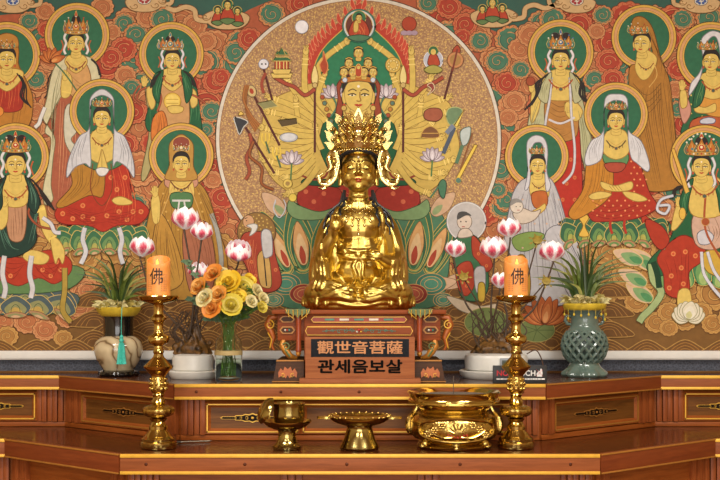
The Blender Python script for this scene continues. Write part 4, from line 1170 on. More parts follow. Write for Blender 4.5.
# ---- small clouds riding across the green sky
def sky_cloud(x, y, s, flip, kind, label):
    def f(sub):
        P = sub('robe')
        k = -1 if flip else 1
        T = lambda L: [(x + k * a * s, y + b_ * s) for a, b_ in L]
        P.fill(T([(-18, 4), (-22, -3), (-12, -8), (-4, -6), (4, -8), (14, -6), (20, -2), (17, 5), (8, 9), (-8, 9)]), '#c9a878', '#6e4f2c')
        q = T([(-18, 2), (-28, 0), (-30, -8), (-38, -11), (-48, -8), (-56, -11)])
        P.line(q, '#6e4f2c', 5 * s); P.line(q, '#c9a878', 4 * s)
        for (a, b_) in ((-12, 2), (10, 3), (-20, -2)):
            P.strip([(x + k * s * (a + 5 * (1 - t) * cos(7 * t)), y + s * (b_ + 4 * (1 - t) * sin(7 * t))) for t in [i / 20 for i in range(20)]], .8 * s, '#8a6436')
        if kind == 'buddhas':
            for (a, b_, w) in ((-9, -2, .8), (9, -1, .8), (0, -5, 1.)):
                P.disc(x + k * a * s, y + (b_ - 8 * w) * s, 5 * w * s, '#356e4c', n=24, ol='#c9a850')
                P.fill(T([(a - 6 * w, b_ + 6 * w), (a - 4 * w, b_ - 3 * w), (a, b_ - 5 * w), (a + 4 * w, b_ - 3 * w), (a + 6 * w, b_ + 6 * w)]), '#b0452c', '#5c1e10')
                P.fill(T([(a - 7 * w, b_ + 6 * w), (a, b_ + 4 * w), (a + 7 * w, b_ + 6 * w), (a, b_ + 10 * w)]), '#5f7a4a', '#2c3c20')
                P.disc(x + k * a * s, y + (b_ - 9.4 * w) * s, 3 * w * s, INK, n=16); face(P, x + k * a * s, y + (b_ - 8 * w) * s, 5 * w * s)
        else:
            P.disc(x, y - 3 * s, 7 * s, '#cfcabb', 4.5 * s, ol='#6a5a4a')
            for a in range(6): P.disc(x + 4 * s * cos(a), y - 3 * s + 2.2 * s * sin(a), 1.6 * s, '#a03a3a' if kind == 'red' else '#4a5f94', n=10)
    figure(.0149, label, f, 'painted_cloud')
sky_cloud(228, 20, 1.1, False, 'buddhas', 'painted cloud carrying three small buddhas left of the disc')
sky_cloud(492, 18, 1.1, True, 'buddhas', 'painted cloud carrying three small buddhas right of the disc')
sky_cloud(145, 4, .95, True, 'red', 'small painted cloud with a red flower, left')
sky_cloud(576, 5, .95, False, 'red', 'small painted cloud with a red flower, right')
sky_cloud(14, 5, .95, True, 'blue', 'small painted cloud with a blue flower at the upper left corner')
sky_cloud(700, 5, .95, False, 'blue', 'small painted cloud with a blue flower at the upper right corner')
# ================================================================== the room
def struct(o):
    o['kind'] = 'structure'; return o
ROOMX, ROOMY, ROOMZ = 3.4, -8.2, 3.1
WALLM = plain('cream_plaster', '#c9b48c', .8, vary=.04, scale=6)
def slab(name, x0, x1, y0, y1, z0, z1, m):
    b = B(); b.box(x0, x1, y0, y1, z0, z1)
    return struct(b.build(name, m, smooth=False))
slab('floor', -ROOMX - .1, ROOMX + .1, ROOMY - .1, .1, -.1, 0, wood('floor_boards', '#5c3318', '#8a5a30', .35, 'X', 5))
slab('ceiling', -ROOMX - .1, ROOMX + .1, ROOMY - .1, .1, ROOMZ, ROOMZ + .1, wood('ceiling_boards', '#b29468', '#cdb084', .6, 'X', 5))
slab('wall_back', -ROOMX - .1, ROOMX + .1, 0, .1, 0, ROOMZ, WALLM)
slab('wall_left', -ROOMX - .1, -ROOMX, ROOMY, 0, 0, ROOMZ, WALLM)
slab('wall_right', ROOMX, ROOMX + .1, ROOMY, 0, 0, ROOMZ, WALLM)
b = B()
b.box(-ROOMX - .1, -2.6, ROOMY - .1, ROOMY, 0, ROOMZ); b.box(2.6, ROOMX + .1, ROOMY - .1, ROOMY, 0, ROOMZ); b.box(-2.6, 2.6, ROOMY - .1, ROOMY, 2.75, ROOMZ)
struct(b.build('wall_front', WALLM, smooth=False))

# navy damask strip between the painting and the altar
m, nt, bs = newmat('navy_damask')
tc = N(nt, 'ShaderNodeTexCoord')
mp = N(nt, 'ShaderNodeMapping'); mp.inputs['Scale'].default_value = (1, .2, 1)
nt.links.new(tc.outputs['Object'], mp.inputs[0])
vo = N(nt, 'ShaderNodeTexVoronoi', Scale=95.); vo.feature = 'DISTANCE_TO_EDGE'
nt.links.new(mp.outputs[0], vo.inputs['Vector'])
wv = N(nt, 'ShaderNodeTexNoise', Scale=120., Detail=2.)
nt.links.new(mp.outputs[0], wv.inputs['Vector'])
r = ramp(nt, vo.outputs['Distance'], [(.03, '#575b66'), (.12, '#40434e'), (.4, '#393c46')])
mx = N(nt, 'ShaderNodeMixRGB'); mx.blend_type = 'MULTIPLY'; mx.inputs[0].default_value = .6
nt.links.new(r.outputs[0], mx.inputs[1])
r2_ = ramp(nt, wv.outputs['Fac'], [(.35, .55), (.65, 1.)])
nt.links.new(r2_.outputs[0], mx.inputs[2]); nt.links.new(mx.outputs[0], bs.inputs['Base Color'])
bs.inputs['Roughness'].default_value = .75
b = B(); b.box(-2.2, 2.2, -.008, -.0002, .95, MUR_Z - .034)
struct(b.build('trim_1', m, smooth=False))
b = B(); b.box(-2.2, 2.2, -.016, -.008, Z_UP + .0005, Z_UP + .007, .001)
struct(b.build('trim_2', wood('strip_wood', '#5c3a1c', '#8a6030', .5), smooth=False))

# ================================================================== the altar, two tiers of cabinets
W_TOP = wood('altar_top', '#3a1a0c', '#572813', .22, 'X', 6, coat=.3, spec=.4)
W_FAS = wood('altar_fascia', '#7d4424', '#96552f', .4, 'X', 7)
W_FAS_SHADE = wood('altar_fascia_shaded', '#6e3318', '#82401e', .4, 'X', 7)  # same fascia wood, weaker light on the angled fronts put into its colour
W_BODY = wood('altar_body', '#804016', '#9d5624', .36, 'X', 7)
W_PIL = wood('altar_pilaster', '#7a3c1a', '#995228', .36, 'Z', 7)
W_PAN = wood('altar_panel', '#583414', '#774a1e', .34, 'X', 7)
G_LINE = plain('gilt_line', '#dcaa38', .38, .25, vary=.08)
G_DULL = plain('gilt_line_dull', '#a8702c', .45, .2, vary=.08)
BLACKW = plain('black_lacquer', '#1c1008', .5, vary=.15, spec=.1)

W_PED0 = wood('plug_wood', '#4a2210', '#5e2e16', .4, 'X', 7)
def cartouche(L, h):
    q = [(-.5, 0), (-.47, .22), (-.28, .22), (-.26, .4), (-.16, .42), (-.12, .62), (-.05, .55), (0, .8), (.05, .55), (.12, .62), (.16, .42), (.26, .4), (.28, .22), (.47, .22), (.5, 0)]
    q = q + [(x, -z) for x, z in reversed(q[1:-1])]
    return [(x * L, z * h) for x, z in q]

def altar_unit(label, A, Bp, poly, z0, z1, fh, panels, bright=True, orn=True, group=None, ext=(0, 0), plugs=()):
    """A,Bp: ends of the front in plan (left, right); poly: plan outline of the top; panels: list of (start, end) along the front"""
    dx, dy = Bp[0] - A[0], Bp[1] - A[1]
    L, ang = hypot(dx, dy), atan2(dy, dx)
    t = thing('altar_cabinet', label, 'altar cabinet', (A[0], A[1], z0), ang, group)
    H = z1 - z0
    ca, sa = cos(-ang), sin(-ang)
    loc = [((x - A[0]) * ca - (y - A[1]) * sa, (x - A[0]) * sa + (y - A[1]) * ca) for x, y in poly]
    # top
    b = B()
    n = len(loc)
    b.faces([(x, y, H - .012) for x, y in loc] + [(x, y, H) for x, y in loc], [tuple(range(n))[::-1], tuple(range(n, 2 * n))] + [(i, (i + 1) % n, n + (i + 1) % n, n + i) for i in range(n)])
    b.build('countertop', W_TOP, t, smooth=False)
    e = .0008
    b = B(); b.box(e, L - e, -.006, .018, H - fh, H - .0125 if False else H + .0006, .0012)
    f = b.build('fascia_board', W_FAS if bright else W_FAS_SHADE, t)
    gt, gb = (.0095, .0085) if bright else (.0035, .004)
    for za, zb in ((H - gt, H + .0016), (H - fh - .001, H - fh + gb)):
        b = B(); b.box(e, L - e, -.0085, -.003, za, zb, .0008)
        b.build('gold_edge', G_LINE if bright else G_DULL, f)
    for xp in plugs:
        b = B(); b.ball((xp, -.006, H - fh * .5), (.0052, .0022, .0052), 12, 8); b.build('dowel_plug', W_PED0, f)
    s = .040
    b = B()
    XL, XR = ext[0], L + ext[1]
    b.box(XL, XR, s, s + .1, .0006, H - fh)
    b.box(XL, XR, s - .012, s + .01, .0006, .018, .002)
    b.build('carcass', W_BODY, t)
    zb, zt = .030 * (H - fh) / .141, (H - fh) - .020 * (H - fh) / .141
    prev = XL
    for (p0, p1) in panels + [(XR, XR)]:
        if p0 - prev > .03:
            b = B()
            nfl = max(2, int((p0 - prev - .012) / .018))
            for k in range(nfl):
                x0 = prev + .006 + (p0 - prev - .012) * k / nfl; x1 = prev + .006 + (p0 - prev - .012) * (k + 1) / nfl
                b.box(x0 + .0008, x1 - .0008, s - .014 - .006 * (k % 2), s + .005, .019, H - fh - .001, .003)
            b.build('pilaster', W_PIL, t)
        prev = p1
    for (p0, p1) in panels:
        b = B()
        # bevelled frame around a sunk field
        o = .004
        rect = lambda i, y: [(p0 + i, y, zb + i), (p1 - i, y, zb + i), (p1 - i, y, zt - i), (p0 + i, y, zt - i)]
        r1, r2_, r3 = rect(-.016, s - .001), rect(-.006, s - .016), rect(.0, s - .014)
        vs = r1 + r2_ + r3
        b.faces(vs, [(i, (i + 1) % 4, 4 + (i + 1) % 4, 4 + i) for i in range(4)] + [(4 + i, 4 + (i + 1) % 4, 8 + (i + 1) % 4, 8 + i) for i in range(4)])
        r4 = rect(.012, s - .004)
        b.faces(r3 + r4, [(i, (i + 1) % 4, 4 + (i + 1) % 4, 4 + i) for i in range(4)])
        fr = b.build('panel_frame', W_BODY, t, smooth=False)
        b = B()
        q = [(p0, zb), (p1, zb), (p1, zt), (p0, zt)]
        for i in range(4):
            (xa, za), (xb, z_b) = q[i], q[(i + 1) % 4]
            b.box(min(xa, xb) - .002, max(xa, xb) + .002, s - .0175, s - .013, min(za, z_b) - .002, max(za, z_b) + .002)
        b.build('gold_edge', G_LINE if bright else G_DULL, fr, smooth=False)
        b = B(); b.box(p0, p1, s - .005, s - .0002, zb, zt)
        fld = b.build('panel', W_PAN, t, smooth=False)
        if orn:
            cx, cz = (p0 + p1) / 2, (zb + zt) / 2
            LL, hh = min((p1 - p0) * .70, .235), .0155
            b = B(); b.prism([(cx + x * 1.03, cz + z * 1.35) for x, z in cartouche(LL, hh)], s - .0078, s - .0045)
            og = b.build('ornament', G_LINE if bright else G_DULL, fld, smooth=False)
            b = B(); b.prism([(cx + x, cz + z) for x, z in cartouche(LL, hh)], s - .0092, s - .007)
            b.build('inlay', BLACKW, fld, smooth=False)
            b = B()
            for sg in (-1, 1):
                for sz in (-1, 1):
                    for (ox, rr) in ((.018, .0055), (.038, .0042), (.056, .003)):
                        pts = [(cx + sg * (ox + rr * (1 - .7 * q_) * cos(5 * q_)), s - .0096, cz + sz * (.0015 + rr * .8 * (1 - .6 * q_) * sin(5 * q_))) for q_ in [i / 12 for i in range(13)]]
                        b.tube(pts, .0007, 5)
            b.ball((cx, s - .0095, cz), (.005, .0015, .004))
            b.build('scrollwork', G_LINE if bright else G_DULL, fld)
    return t

UX1, UX2, UY1, UY2 = .613, 1.100, -.590, -.175
LX1, LX2, LY1, LY2 = .730, 1.195, -.890, -.512
END = 2.0
up = lambda *a, **k: altar_unit(*a, Z_LO, Z_UP, .049, **k)
lo = lambda *a, **k: altar_unit(*a, 0., Z_LO, .0593, **k)
La = hypot(UX2 - UX1, UY2 - UY1)
altar_unit('upper altar cabinet in the middle, carrying the golden statue', (-UX1, UY1), (UX1, UY1), [(-UX1, UY1), (UX1, UY1), (UX1, -.001), (-UX1, -.001)], Z_LO + .0004, Z_UP, .049, [(.105, .405), (.425, .80), (.82, 1.12)], ext=(.015, -.015), plugs=(.073, .352, .61, .87, 1.15))
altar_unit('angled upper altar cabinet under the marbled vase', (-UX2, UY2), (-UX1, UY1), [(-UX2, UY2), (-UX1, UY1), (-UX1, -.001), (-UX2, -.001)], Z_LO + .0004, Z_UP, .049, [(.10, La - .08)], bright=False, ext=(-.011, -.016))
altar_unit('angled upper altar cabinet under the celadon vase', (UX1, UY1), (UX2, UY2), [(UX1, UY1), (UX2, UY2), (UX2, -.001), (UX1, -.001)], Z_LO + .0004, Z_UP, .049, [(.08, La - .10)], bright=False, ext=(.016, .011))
altar_unit('upper altar cabinet against the wall at the left end', (-END, UY2), (-UX2, UY2), [(-END, UY2), (-UX2, UY2), (-UX2, -.001), (-END, -.001)], Z_LO + .0004, Z_UP, .049, [(.10, .40), (.5, .80)], ext=(0, .011))
altar_unit('upper altar cabinet against the wall at the right end', (UX2, UY2), (END, UY2), [(UX2, UY2), (END, UY2), (END, -.001), (UX2, -.001)], Z_LO + .0004, Z_UP, .049, [(.10, .40), (.5, .80)], ext=(-.011, 0))
Lb = hypot(LX2 - LX1, LY2 - LY1)
altar_unit('lower altar cabinet in the middle, carrying candlesticks and incense burner', (-LX1, LY1), (LX1, LY1), [(-LX1, LY1), (LX1, LY1), (LX1, -.001), (-LX1, -.001)], 0., Z_LO, .0593, [(.12, .48), (.56, .90), (.98, 1.34)], ext=(.015, -.015), plugs=(.08, .38, .69, 1.034, 1.37))
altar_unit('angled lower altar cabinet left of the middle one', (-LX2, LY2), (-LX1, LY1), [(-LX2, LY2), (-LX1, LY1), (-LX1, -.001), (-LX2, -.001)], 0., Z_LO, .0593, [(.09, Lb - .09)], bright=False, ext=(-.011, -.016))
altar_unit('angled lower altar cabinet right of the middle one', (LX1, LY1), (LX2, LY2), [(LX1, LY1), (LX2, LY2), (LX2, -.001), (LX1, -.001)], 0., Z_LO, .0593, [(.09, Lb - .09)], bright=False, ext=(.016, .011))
altar_unit('lower altar cabinet at the far left end', (-END, LY2), (-LX2, LY2), [(-END, LY2), (-LX2, LY2), (-LX2, -.001), (-END, -.001)], 0., Z_LO, .0593, [(.08, .68)], ext=(0, .011))
altar_unit('lower altar cabinet at the far right end', (LX2, LY2), (END, LY2), [(LX2, LY2), (END, LY2), (END, -.001), (LX2, -.001)], 0., Z_LO, .0593, [(.12, .72)], ext=(-.011, 0))
# ================================================================== pedestal, name board, statue
GOLDM = metal('statue_gold', '#ceb25e', .28, bump=.03, bscale=90, vary=.05)
GOLDP = metal('crown_gold', '#dcc684', .2, bump=.1, bscale=150, vary=.1)
W_PED = wood('pedestal_wood', '#743414', '#92491e', .4, 'X', 8)
W_PEDD = wood('pedestal_dark', '#3c2412', '#553218', .4, 'X', 8)
PGOLD = plain('carved_gilt', '#b8782a', .4, .3, vary=.25, scale=80)
PGREEN = plain('carved_green', '#5c6a38', .5, vary=.25, scale=80)
PRED = plain('carved_red', '#8c2f18', .45, vary=.15)
JADE, RUBY, PEARL = plain('paint_jade', '#3f7a66', .45), plain('paint_ruby', '#b02a20', .4), plain('paint_pearl', '#cfc8b4', .5)

KP = 3.9 / 1150
PED = thing('statue_pedestal', 'carved and painted wooden pedestal under the golden statue', 'pedestal', (at(359, 382, 3.9).x, -.49, Z_UP + .0006))
px = lambda x: (x - 359) * KP
pz = lambda y: (382.6 - y) * KP * (.2445 / (.2476 + .0006 / KP * 0))
PTOP = pz(309.6)
def scroll(b, c, r0, r1, turns, start, y, rad, sx=1, n=26):
    b.tube([(c[0] + sx * (r0 + (r1 - r0) * t) * cos(start + turns * 2 * pi * t), y, c[1] + (r0 + (r1 - r0) * t) * sin(start + turns * 2 * pi * t)) for t in [i / n for i in range(n + 1)]],
           [rad * (1 - .4 * i / n) for i in range(n + 1)], 7)
b = B(); b.box(px(272), px(446), -.012, .34, pz(314), PTOP, .003)
b.build('top_slab', W_PED, PED)
b = B(); b.box(px(304), px(414), .012, .30, 0, pz(314), .002); b.build('core', W_PED, PED)
# two painted strips on the front of the core
for (ya, yb, xa, xb) in ((316.5, 322.5, 311, 407), (326.5, 335.5, 305, 413)):
    b = B(); zc, h = (pz(ya) + pz(yb)) / 2, (pz(ya) - pz(yb))
    L = px(xb) - px(xa)
    out = lambda s_, e: [(-L / 2 + e, 0), (-L / 2 + .008, h * .5 - e), (L / 2 - .008, h * .5 - e), (L / 2 - e, 0), (L / 2 - .008, -h * .5 + e), (-L / 2 + .008, -h * .5 + e)]
    b.prism([(x, z + zc) for x, z in out(0, 0)], .004, .0125)
    st = b.build('painted_strip', G_LINE, PED, smooth=False)
    b = B(); b.prism([(x, z + zc) for x, z in out(0, .0026)], .0025, .006); b.build('field', PRED if ya < 320 else W_PED, st, smooth=False)
    b = B()
    if ya < 320:
        for k, mi in ((-2, 0), (-1, 1), (0, 0), (1, 1), (2, 0)):
            b.mi = mi; b.box(k * .05 - .016, k * .05 + .016, .0012, .004, zc - .0035, zc + .0035, .001)
        b.build('inlay_pattern', [JADE, PEARL], st)
    else:
        for sg in (-1, 1):
            for k in range(5): scroll(b, (sg * (.024 + k * .022), zc), .0085 - k * .0008, .001, 1.1, k * 2., .0015, .0012, sg, 16)
            b.tube([(sg * .012, .002, zc), (sg * .06, .002, zc + .004), (sg * .125, .002, zc - .001)], .001, 5)
        b.mi = 1; b.ball((0, .002, zc + .003), .0045, 10, 6); b.mi = 2; b.ball((-.007, .002, zc - .003), .0035, 8, 6); b.mi = 3; b.ball((.007, .002, zc - .003), .0035, 8, 6)
        b.build('scroll_pattern', [JADE, RUBY, PEARL, G_LINE], st)
for sg in (-1, 1):
    X = lambda x: px(359 + sg * (359 - x))
    bx = lambda b, x0, x1, y0, y1, za, zb, bev=.002: b.box(min(X(x0), X(x1)), max(X(x0), X(x1)), y0, y1, pz(zb), pz(za), bev)
    b = B(); bx(b, 277, 304, .02, .28, 314.2, 341); side = b.build('side_box', W_PED, PED)
    for (ya, yb) in ((316, 322.5), (326.5, 334)):
        b = B(); cxx, zc = X(287), (pz(ya) + pz(yb)) / 2; h = pz(ya) - pz(yb)
        b.prism([(cxx + x * KP, zc + z * h) for x, z in ((-8, 0), (-5, .5), (5, .5), (8, 0), (5, -.5), (-5, -.5))], .014, .021)
        q = b.build('cartouche', G_DULL, side, smooth=False)
        b = B(); b.prism([(cxx + x * KP * .8, zc + z * h * .7) for x, z in ((-8, 0), (-5, .5), (5, .5), (8, 0), (5, -.5), (-5, -.5))], .012, .016); b.build('field', W_PEDD, side, smooth=False)
        if ya > 320:
            for k, m in ((-1, PEARL), (0, RUBY), (1, JADE)):
                b = B(); b.ball((cxx + k * .0068, .0115, zc), (.0032, .002, .0036), 8, 6); b.build('jewel', m, side)
    # side scroll bracket like a curling dragon
    b = B()
    b.tube([(X(277), .05, pz(317)), (X(269), .045, pz(318)), (X(266.5), .045, pz(325)), (X(270), .045, pz(332)), (X(272.5), .045, pz(338)), (X(270), .045, pz(346)), (X(273), .045, pz(351))], [.010, .012, .013, .012, .010, .008, .004], 10, up=(0, 1, 0))
    b.build('scroll_bracket', plain('bracket_red', '#a2551f', .42, .15, vary=.2, scale=60), PED)
    b = B(); scroll(b, (X(269), pz(325)), .016, .003, 1.4, 1.5, .031, .0026, sg)
    b.tube([(X(267), .033, pz(333)), (X(271), .034, pz(340)), (X(269), .036, pz(349))], .0022, 6); b.build('gilt_scroll', G_LINE, PED)
    # corner leaf under the slab
    b = B()
    for k, (ax, w, h) in enumerate(((-9, .020, .020), (9, .020, .020), (-4.5, .021, .026), (4.5, .021, .026), (0, .022, .032))):
        cx_ = X(298) + ax * KP
        b.prism([(cx_ - w / 2, pz(308.6)), (cx_ - w * .48, pz(313)), (cx_ - w * .2, pz(308.6) - h * .8), (cx_, pz(308.6) - h), (cx_ + w * .2, pz(308.6) - h * .8), (cx_ + w * .48, pz(313)), (cx_ + w / 2, pz(308.6))], -.020 - .0015 * k, -.012)
    lf = b.build('corner_leaf', PGREEN, PED, smooth=False)
    b = B()
    for ax in (-9, -4.5, 0, 4.5, 9): b.tube([(X(298) + ax * KP, -.0275, pz(309.5)), (X(298) + ax * KP * .96, -.028, pz(317))], .0012, 5)
    for ax in (-12, 12): b.tube([(X(298) + ax * KP, -.021, pz(309)), (X(298) + ax * KP * .8, -.022, pz(314)), (X(298) + ax * KP * .3, -.027, pz(319))], .0011, 5)
    b.build('leaf_vein', G_LINE, lf)
    # round red post with a gilt foot
    b = B(); b.lathe([(.0095, pz(352)), (.0105, pz(350)), (.0085, pz(346)), (.0085, pz(324)), (.0105, pz(321)), (.010, pz(316))], 18, (X(298.5), .0, 0))
    b.build('post', plain('post_red', '#96401e', .35, vary=.1), PED)
    b = B(); b.ball((X(298.5), 0, pz(354)), (.009, .009, .010)); b.build('post_finial', PGOLD, PED)
    # green and gold leg scroll
    b = B()
    b.tube([(X(283), .03, pz(340)), (X(282), .022, pz(346)), (X(286), .016, pz(352)), (X(290), .018, pz(357)), (X(296), .03, pz(359))], [.009, .012, .013, .011, .006], 10, up=(0, 1, 0))
    b.build('leg_scroll', PGOLD, PED)
    b = B(); scroll(b, (X(286), pz(347)), .014, .003, 1.2, .5, .006, .0026, sg); b.tube([(X(285), .006, pz(350)), (X(290), .005, pz(357))], .004, 6); b.build('leg_leaf', PGREEN, PED)
    # dark plinth with a gilt bat-shaped ornament
    b = B()
    zt, zbm = pz(360.5), .0
    q0 = [(X(277), -.008), (X(304), -.008), (X(304), .26), (X(277), .26)]; q1 = [(X(273.5), -.014), (X(304), -.014), (X(304), .26), (X(273.5), .26)]
    b.faces([(x, y, zbm + .008) for x, y in q1] + [(x, y, zt) for x, y in q0], [(0, 1, 2, 3), (4, 5, 6, 7)] + [(i, (i + 1) % 4, 4 + (i + 1) % 4, 4 + i) for i in range(4)])
    b.box(min(X(272.5), X(304)), max(X(272.5), X(304)), -.016, .26, 0, .008, .001)
    pl = b.build('plinth', W_PEDD, PED, smooth=False)
    b = B(); b.box(min(X(276.5), X(304)), max(X(276.5), X(304)), -.0125, .0, zt - .004, zt + .001, .0008); b.box(min(X(272.3), X(304)), max(X(272.3), X(304)), -.0175, -.014, 0.001, .004); b.build('gold_edge', G_DULL, pl)
    b = B()
    sh = [(-9, 0), (-9.5, 3), (-7, 5.5), (-4.5, 4), (-3, 6.5), (0, 5), (3, 6.5), (4.5, 4), (7, 5.5), (9.5, 3), (9, 0), (5, 1.4), (2, -.4), (0, 1.5), (-2, -.4), (-5, 1.4)]
    b.prism([(X(288) + x * KP, pz(378) + z * KP * 1.7) for x, z in sh], -.018, -.0105)
    b.build('ornament', plain('ornament_red', '#a4551f', .4, .2, vary=.15), pl, smooth=False)
    b = B()
    for s2 in (-1, 1): scroll(b, (X(288) + s2 * .016, pz(378) + .0075), .008, .002, 1.1, 1., -.0187, .0011, s2, 14)
    b.build('gilt_scroll', G_LINE, pl)

# ---- name board
KB = 3.83 / 1150
NB = thing('name_board', 'wooden name board with carved Chinese and Korean lettering before the pedestal', 'sign', (at(360, 384, 3.83).x, 3.83 - CAM_D, Z_UP + .0006))
b = B(); b.box(-60.5 * KB, 60.5 * KB, -.012, .034, 0, 5.2 * KB, .0015); b.build('foot', wood('board_wood', '#84492a', '#a2643c', .5, 'X', 5, coat=0), NB)
b = B(); b.box(-54.8 * KB, 54.8 * KB, 0, .02, 5.2 * KB, 46.5 * KB, .0015); b.build('board', wood('board_wood', '', '', ), NB)
b = B(); b.box(-49 * KB, 49 * KB, -.0012, .002, 26.5 * KB, 44.5 * KB, .0004); b.build('black_panel', plain('black_panel', '#202226', .7, vary=.2, scale=90, spec=.1), NB)
writing('hanja_lettering', '觀世音菩薩', 13.6 * KB, plain('letter_wood', '#b87a46', .5, vary=.12), NB, (0, -.0014, 35.0 * KB), depth=.0006, bold=.0008, sx=1.27, label='five carved Chinese characters on black')
writing('hangul_lettering', '관세음보살', 14.6 * KB, plain('letter_black', '#0e0b09', .7, spec=.05), NB, (0, -.0004, 16.0 * KB), depth=.0006, bold=.0015, sx=1.27, label='five black Korean syllables')

# ---- the statue
KS = 4.06 / 1150
STAT = thing('bodhisattva_statue', 'seated golden bodhisattva statue with tall ornate crown on the wooden pedestal', 'statue', (at(358.5, 300, 4.06).x, 4.06 - CAM_D, Z_UP + .0006 + PTOP + .0006))
S3 = lambda L: [Vector(p) * KS for p in L]
class U(B):
    """the same shapes, in statue units"""
    def t(s, pts, r, seg=10, sm=True, **k):
        q = catmull(pts, False, 5) if sm and len(pts) > 2 else pts
        rr = [x * KS for x in r] if hasattr(r, '__len__') else r * KS
        return s.tube(S3(q), rr, seg, **k)
    def e(s, c, r, **k):
        r = r if hasattr(r, '__len__') else (r, r, r)
        return s.ball(Vector(c) * KS, [x * KS for x in r], 20, 14, **k)

from mathutils.bvhtree import BVHTree
b = U()
# lap: crossed legs under the robe
b.e((0, 2, 9), (46, 34, 13)); b.e((0, 2, 7.5), (52, 36, 7))
for sg in (-1, 1):
    b.e((sg * 35, -9, 16), (19.5, 20, 14)); b.e((sg * 41, -2, 10), (13.5, 24, 11))
    b.t([(sg * 18, 2, 24), (sg * 35, -12, 21), (sg * 22, -27, 16), (sg * 4, -31, 13)], [14, 15, 12, 9])
b.lathe([(49 * KS, 0), (51 * KS, 2 * KS), (50 * KS, 8 * KS), (46 * KS, 13 * KS), (30 * KS, 17 * KS)], 40, M=Matrix.Diagonal((1.06, .70, 1, 1)))
# torso
for sg in (-1, 1): b.e((sg * 26, 6, 50), (12, 10, 28)); b.e((sg * 9, 4, 102), (10, 9, 7)); b.e((sg * 33, 2, 40), (11, 12, 24))
b.e((0, 2, 36), (25, 19, 20)); b.e((0, 1, 58), (21.5, 16, 24)); b.e((0, 1, 82), (23, 15, 22)); b.e((0, 3, 95), (20, 12, 10))
for sg in (-1, 1):
    b.e((sg * 19, 4, 90), (11.5, 11, 11)); b.e((sg * 10, -6, 86), (11, 8, 11))
b.e((0, 4, 99), (19, 11, 8)); b.t([(0, 4, 96), (0, 4.5, 108), (0, 5, 122)], [14, 10.4, 10])
for z in (108, 112): b.lathe([(9.9 * KS, (z - .7) * KS), (11.4 * KS, z * KS), (9.9 * KS, (z + .7) * KS)], 24, (0, 4.6 * KS, 0))
# arms and wide sleeves
for sg in (-1, 1):
    b.t([(sg * 23, 5, 91), (sg * 30.5, 4, 80), (sg * 35, 1, 64), (sg * 37, -5, 48)], [9.5, 10, 10, 10])
    b.t([(sg * 36, 2, 64), (sg * 40, -2, 46), (sg * 41.5, -8, 30), (sg * 39, -14, 20)], [9, 9, 8.5, 6])
    b.t([(sg * 34, -4, 52), (sg * 33, -14, 42), (sg * 31, -20, 28)], [7, 7, 6])
b.t([(-36, -6, 52), (-31, -16, 62), (-25, -22, 74), (-23.5, -25, 81)], [8.5, 7.5, 5, 4]); b.e((-23.5, -25, 82), (5, 3.2, 6.5))
b.t([(36, -8, 48), (30, -19, 46), (22, -27, 50), (18, -30, 52)], [8.5, 7.5, 5, 4]); b.e((18, -30, 52), (6.5, 3.6, 4.6))
# head
b.e((0, 0, 141), (17.2, 18, 20)); b.e((0, -1.5, 132.5), (16.8, 16.4, 15)); b.e((0, -6.5, 124.5), (12, 10.6, 7.6)); b.e((0, -13, 120.6), (5, 4.2, 3.2))
for sg in (-1, 1):
    b.e((sg * 8., -8.6, 130.5), (8, 6.8, 7.6))
    b.t([(sg * 17.2, 0, 148), (sg * 19, 1, 142), (sg * 18.3, 0, 132), (sg * 18.2, 0, 123)], [2., 2.6, 2.2, 2.4], 8)
BV = BVHTree.FromBMesh(b.bm)
def on(x, z, out=0.):
    h = BV.ray_cast(Vector((x * KS, -.5, z * KS)), Vector((0, 1, 0)))
    return (x, (h[0].y / KS if h[0] is not None else 0.) - out, z)
def fold(pts, r, out=.0, sg=1):
    q = [on(sg * x, z, out) for x, z in catmull(pts, False, 5)]
    q = [q[0]] + [(q[i][0], (q[i - 1][1] + q[i][1] * 2 + q[i + 1][1]) / 4, q[i][2]) for i in range(1, len(q) - 1)] + [q[-1]]
    b.t(q, r, 8, sm=False)
# brow, lids, nose, mouth
for sg in (-1, 1):
    fold([(2., 143.4), (7, 146.2), (13, 143.8)], [.5, .8, .5], -.1, sg)
    b.e(on(sg * 7.2, 139.6, -1.0), (4.6, 1.9, 1.9))
    b.e((sg * 2., -18.9, 133.2), (1.6, 1.5, 1.4))
b.t([(0, -17.4, 145), (0, -18.8, 139), (0, -20.4, 134.2)], [1.2, 1.5, 2.1], 8)
b.e(on(0, 128.4, -.5), (3.8, 1.6, 1.05)); b.e(on(0, 126.4, -.5), (3., 1.6, 1.15))
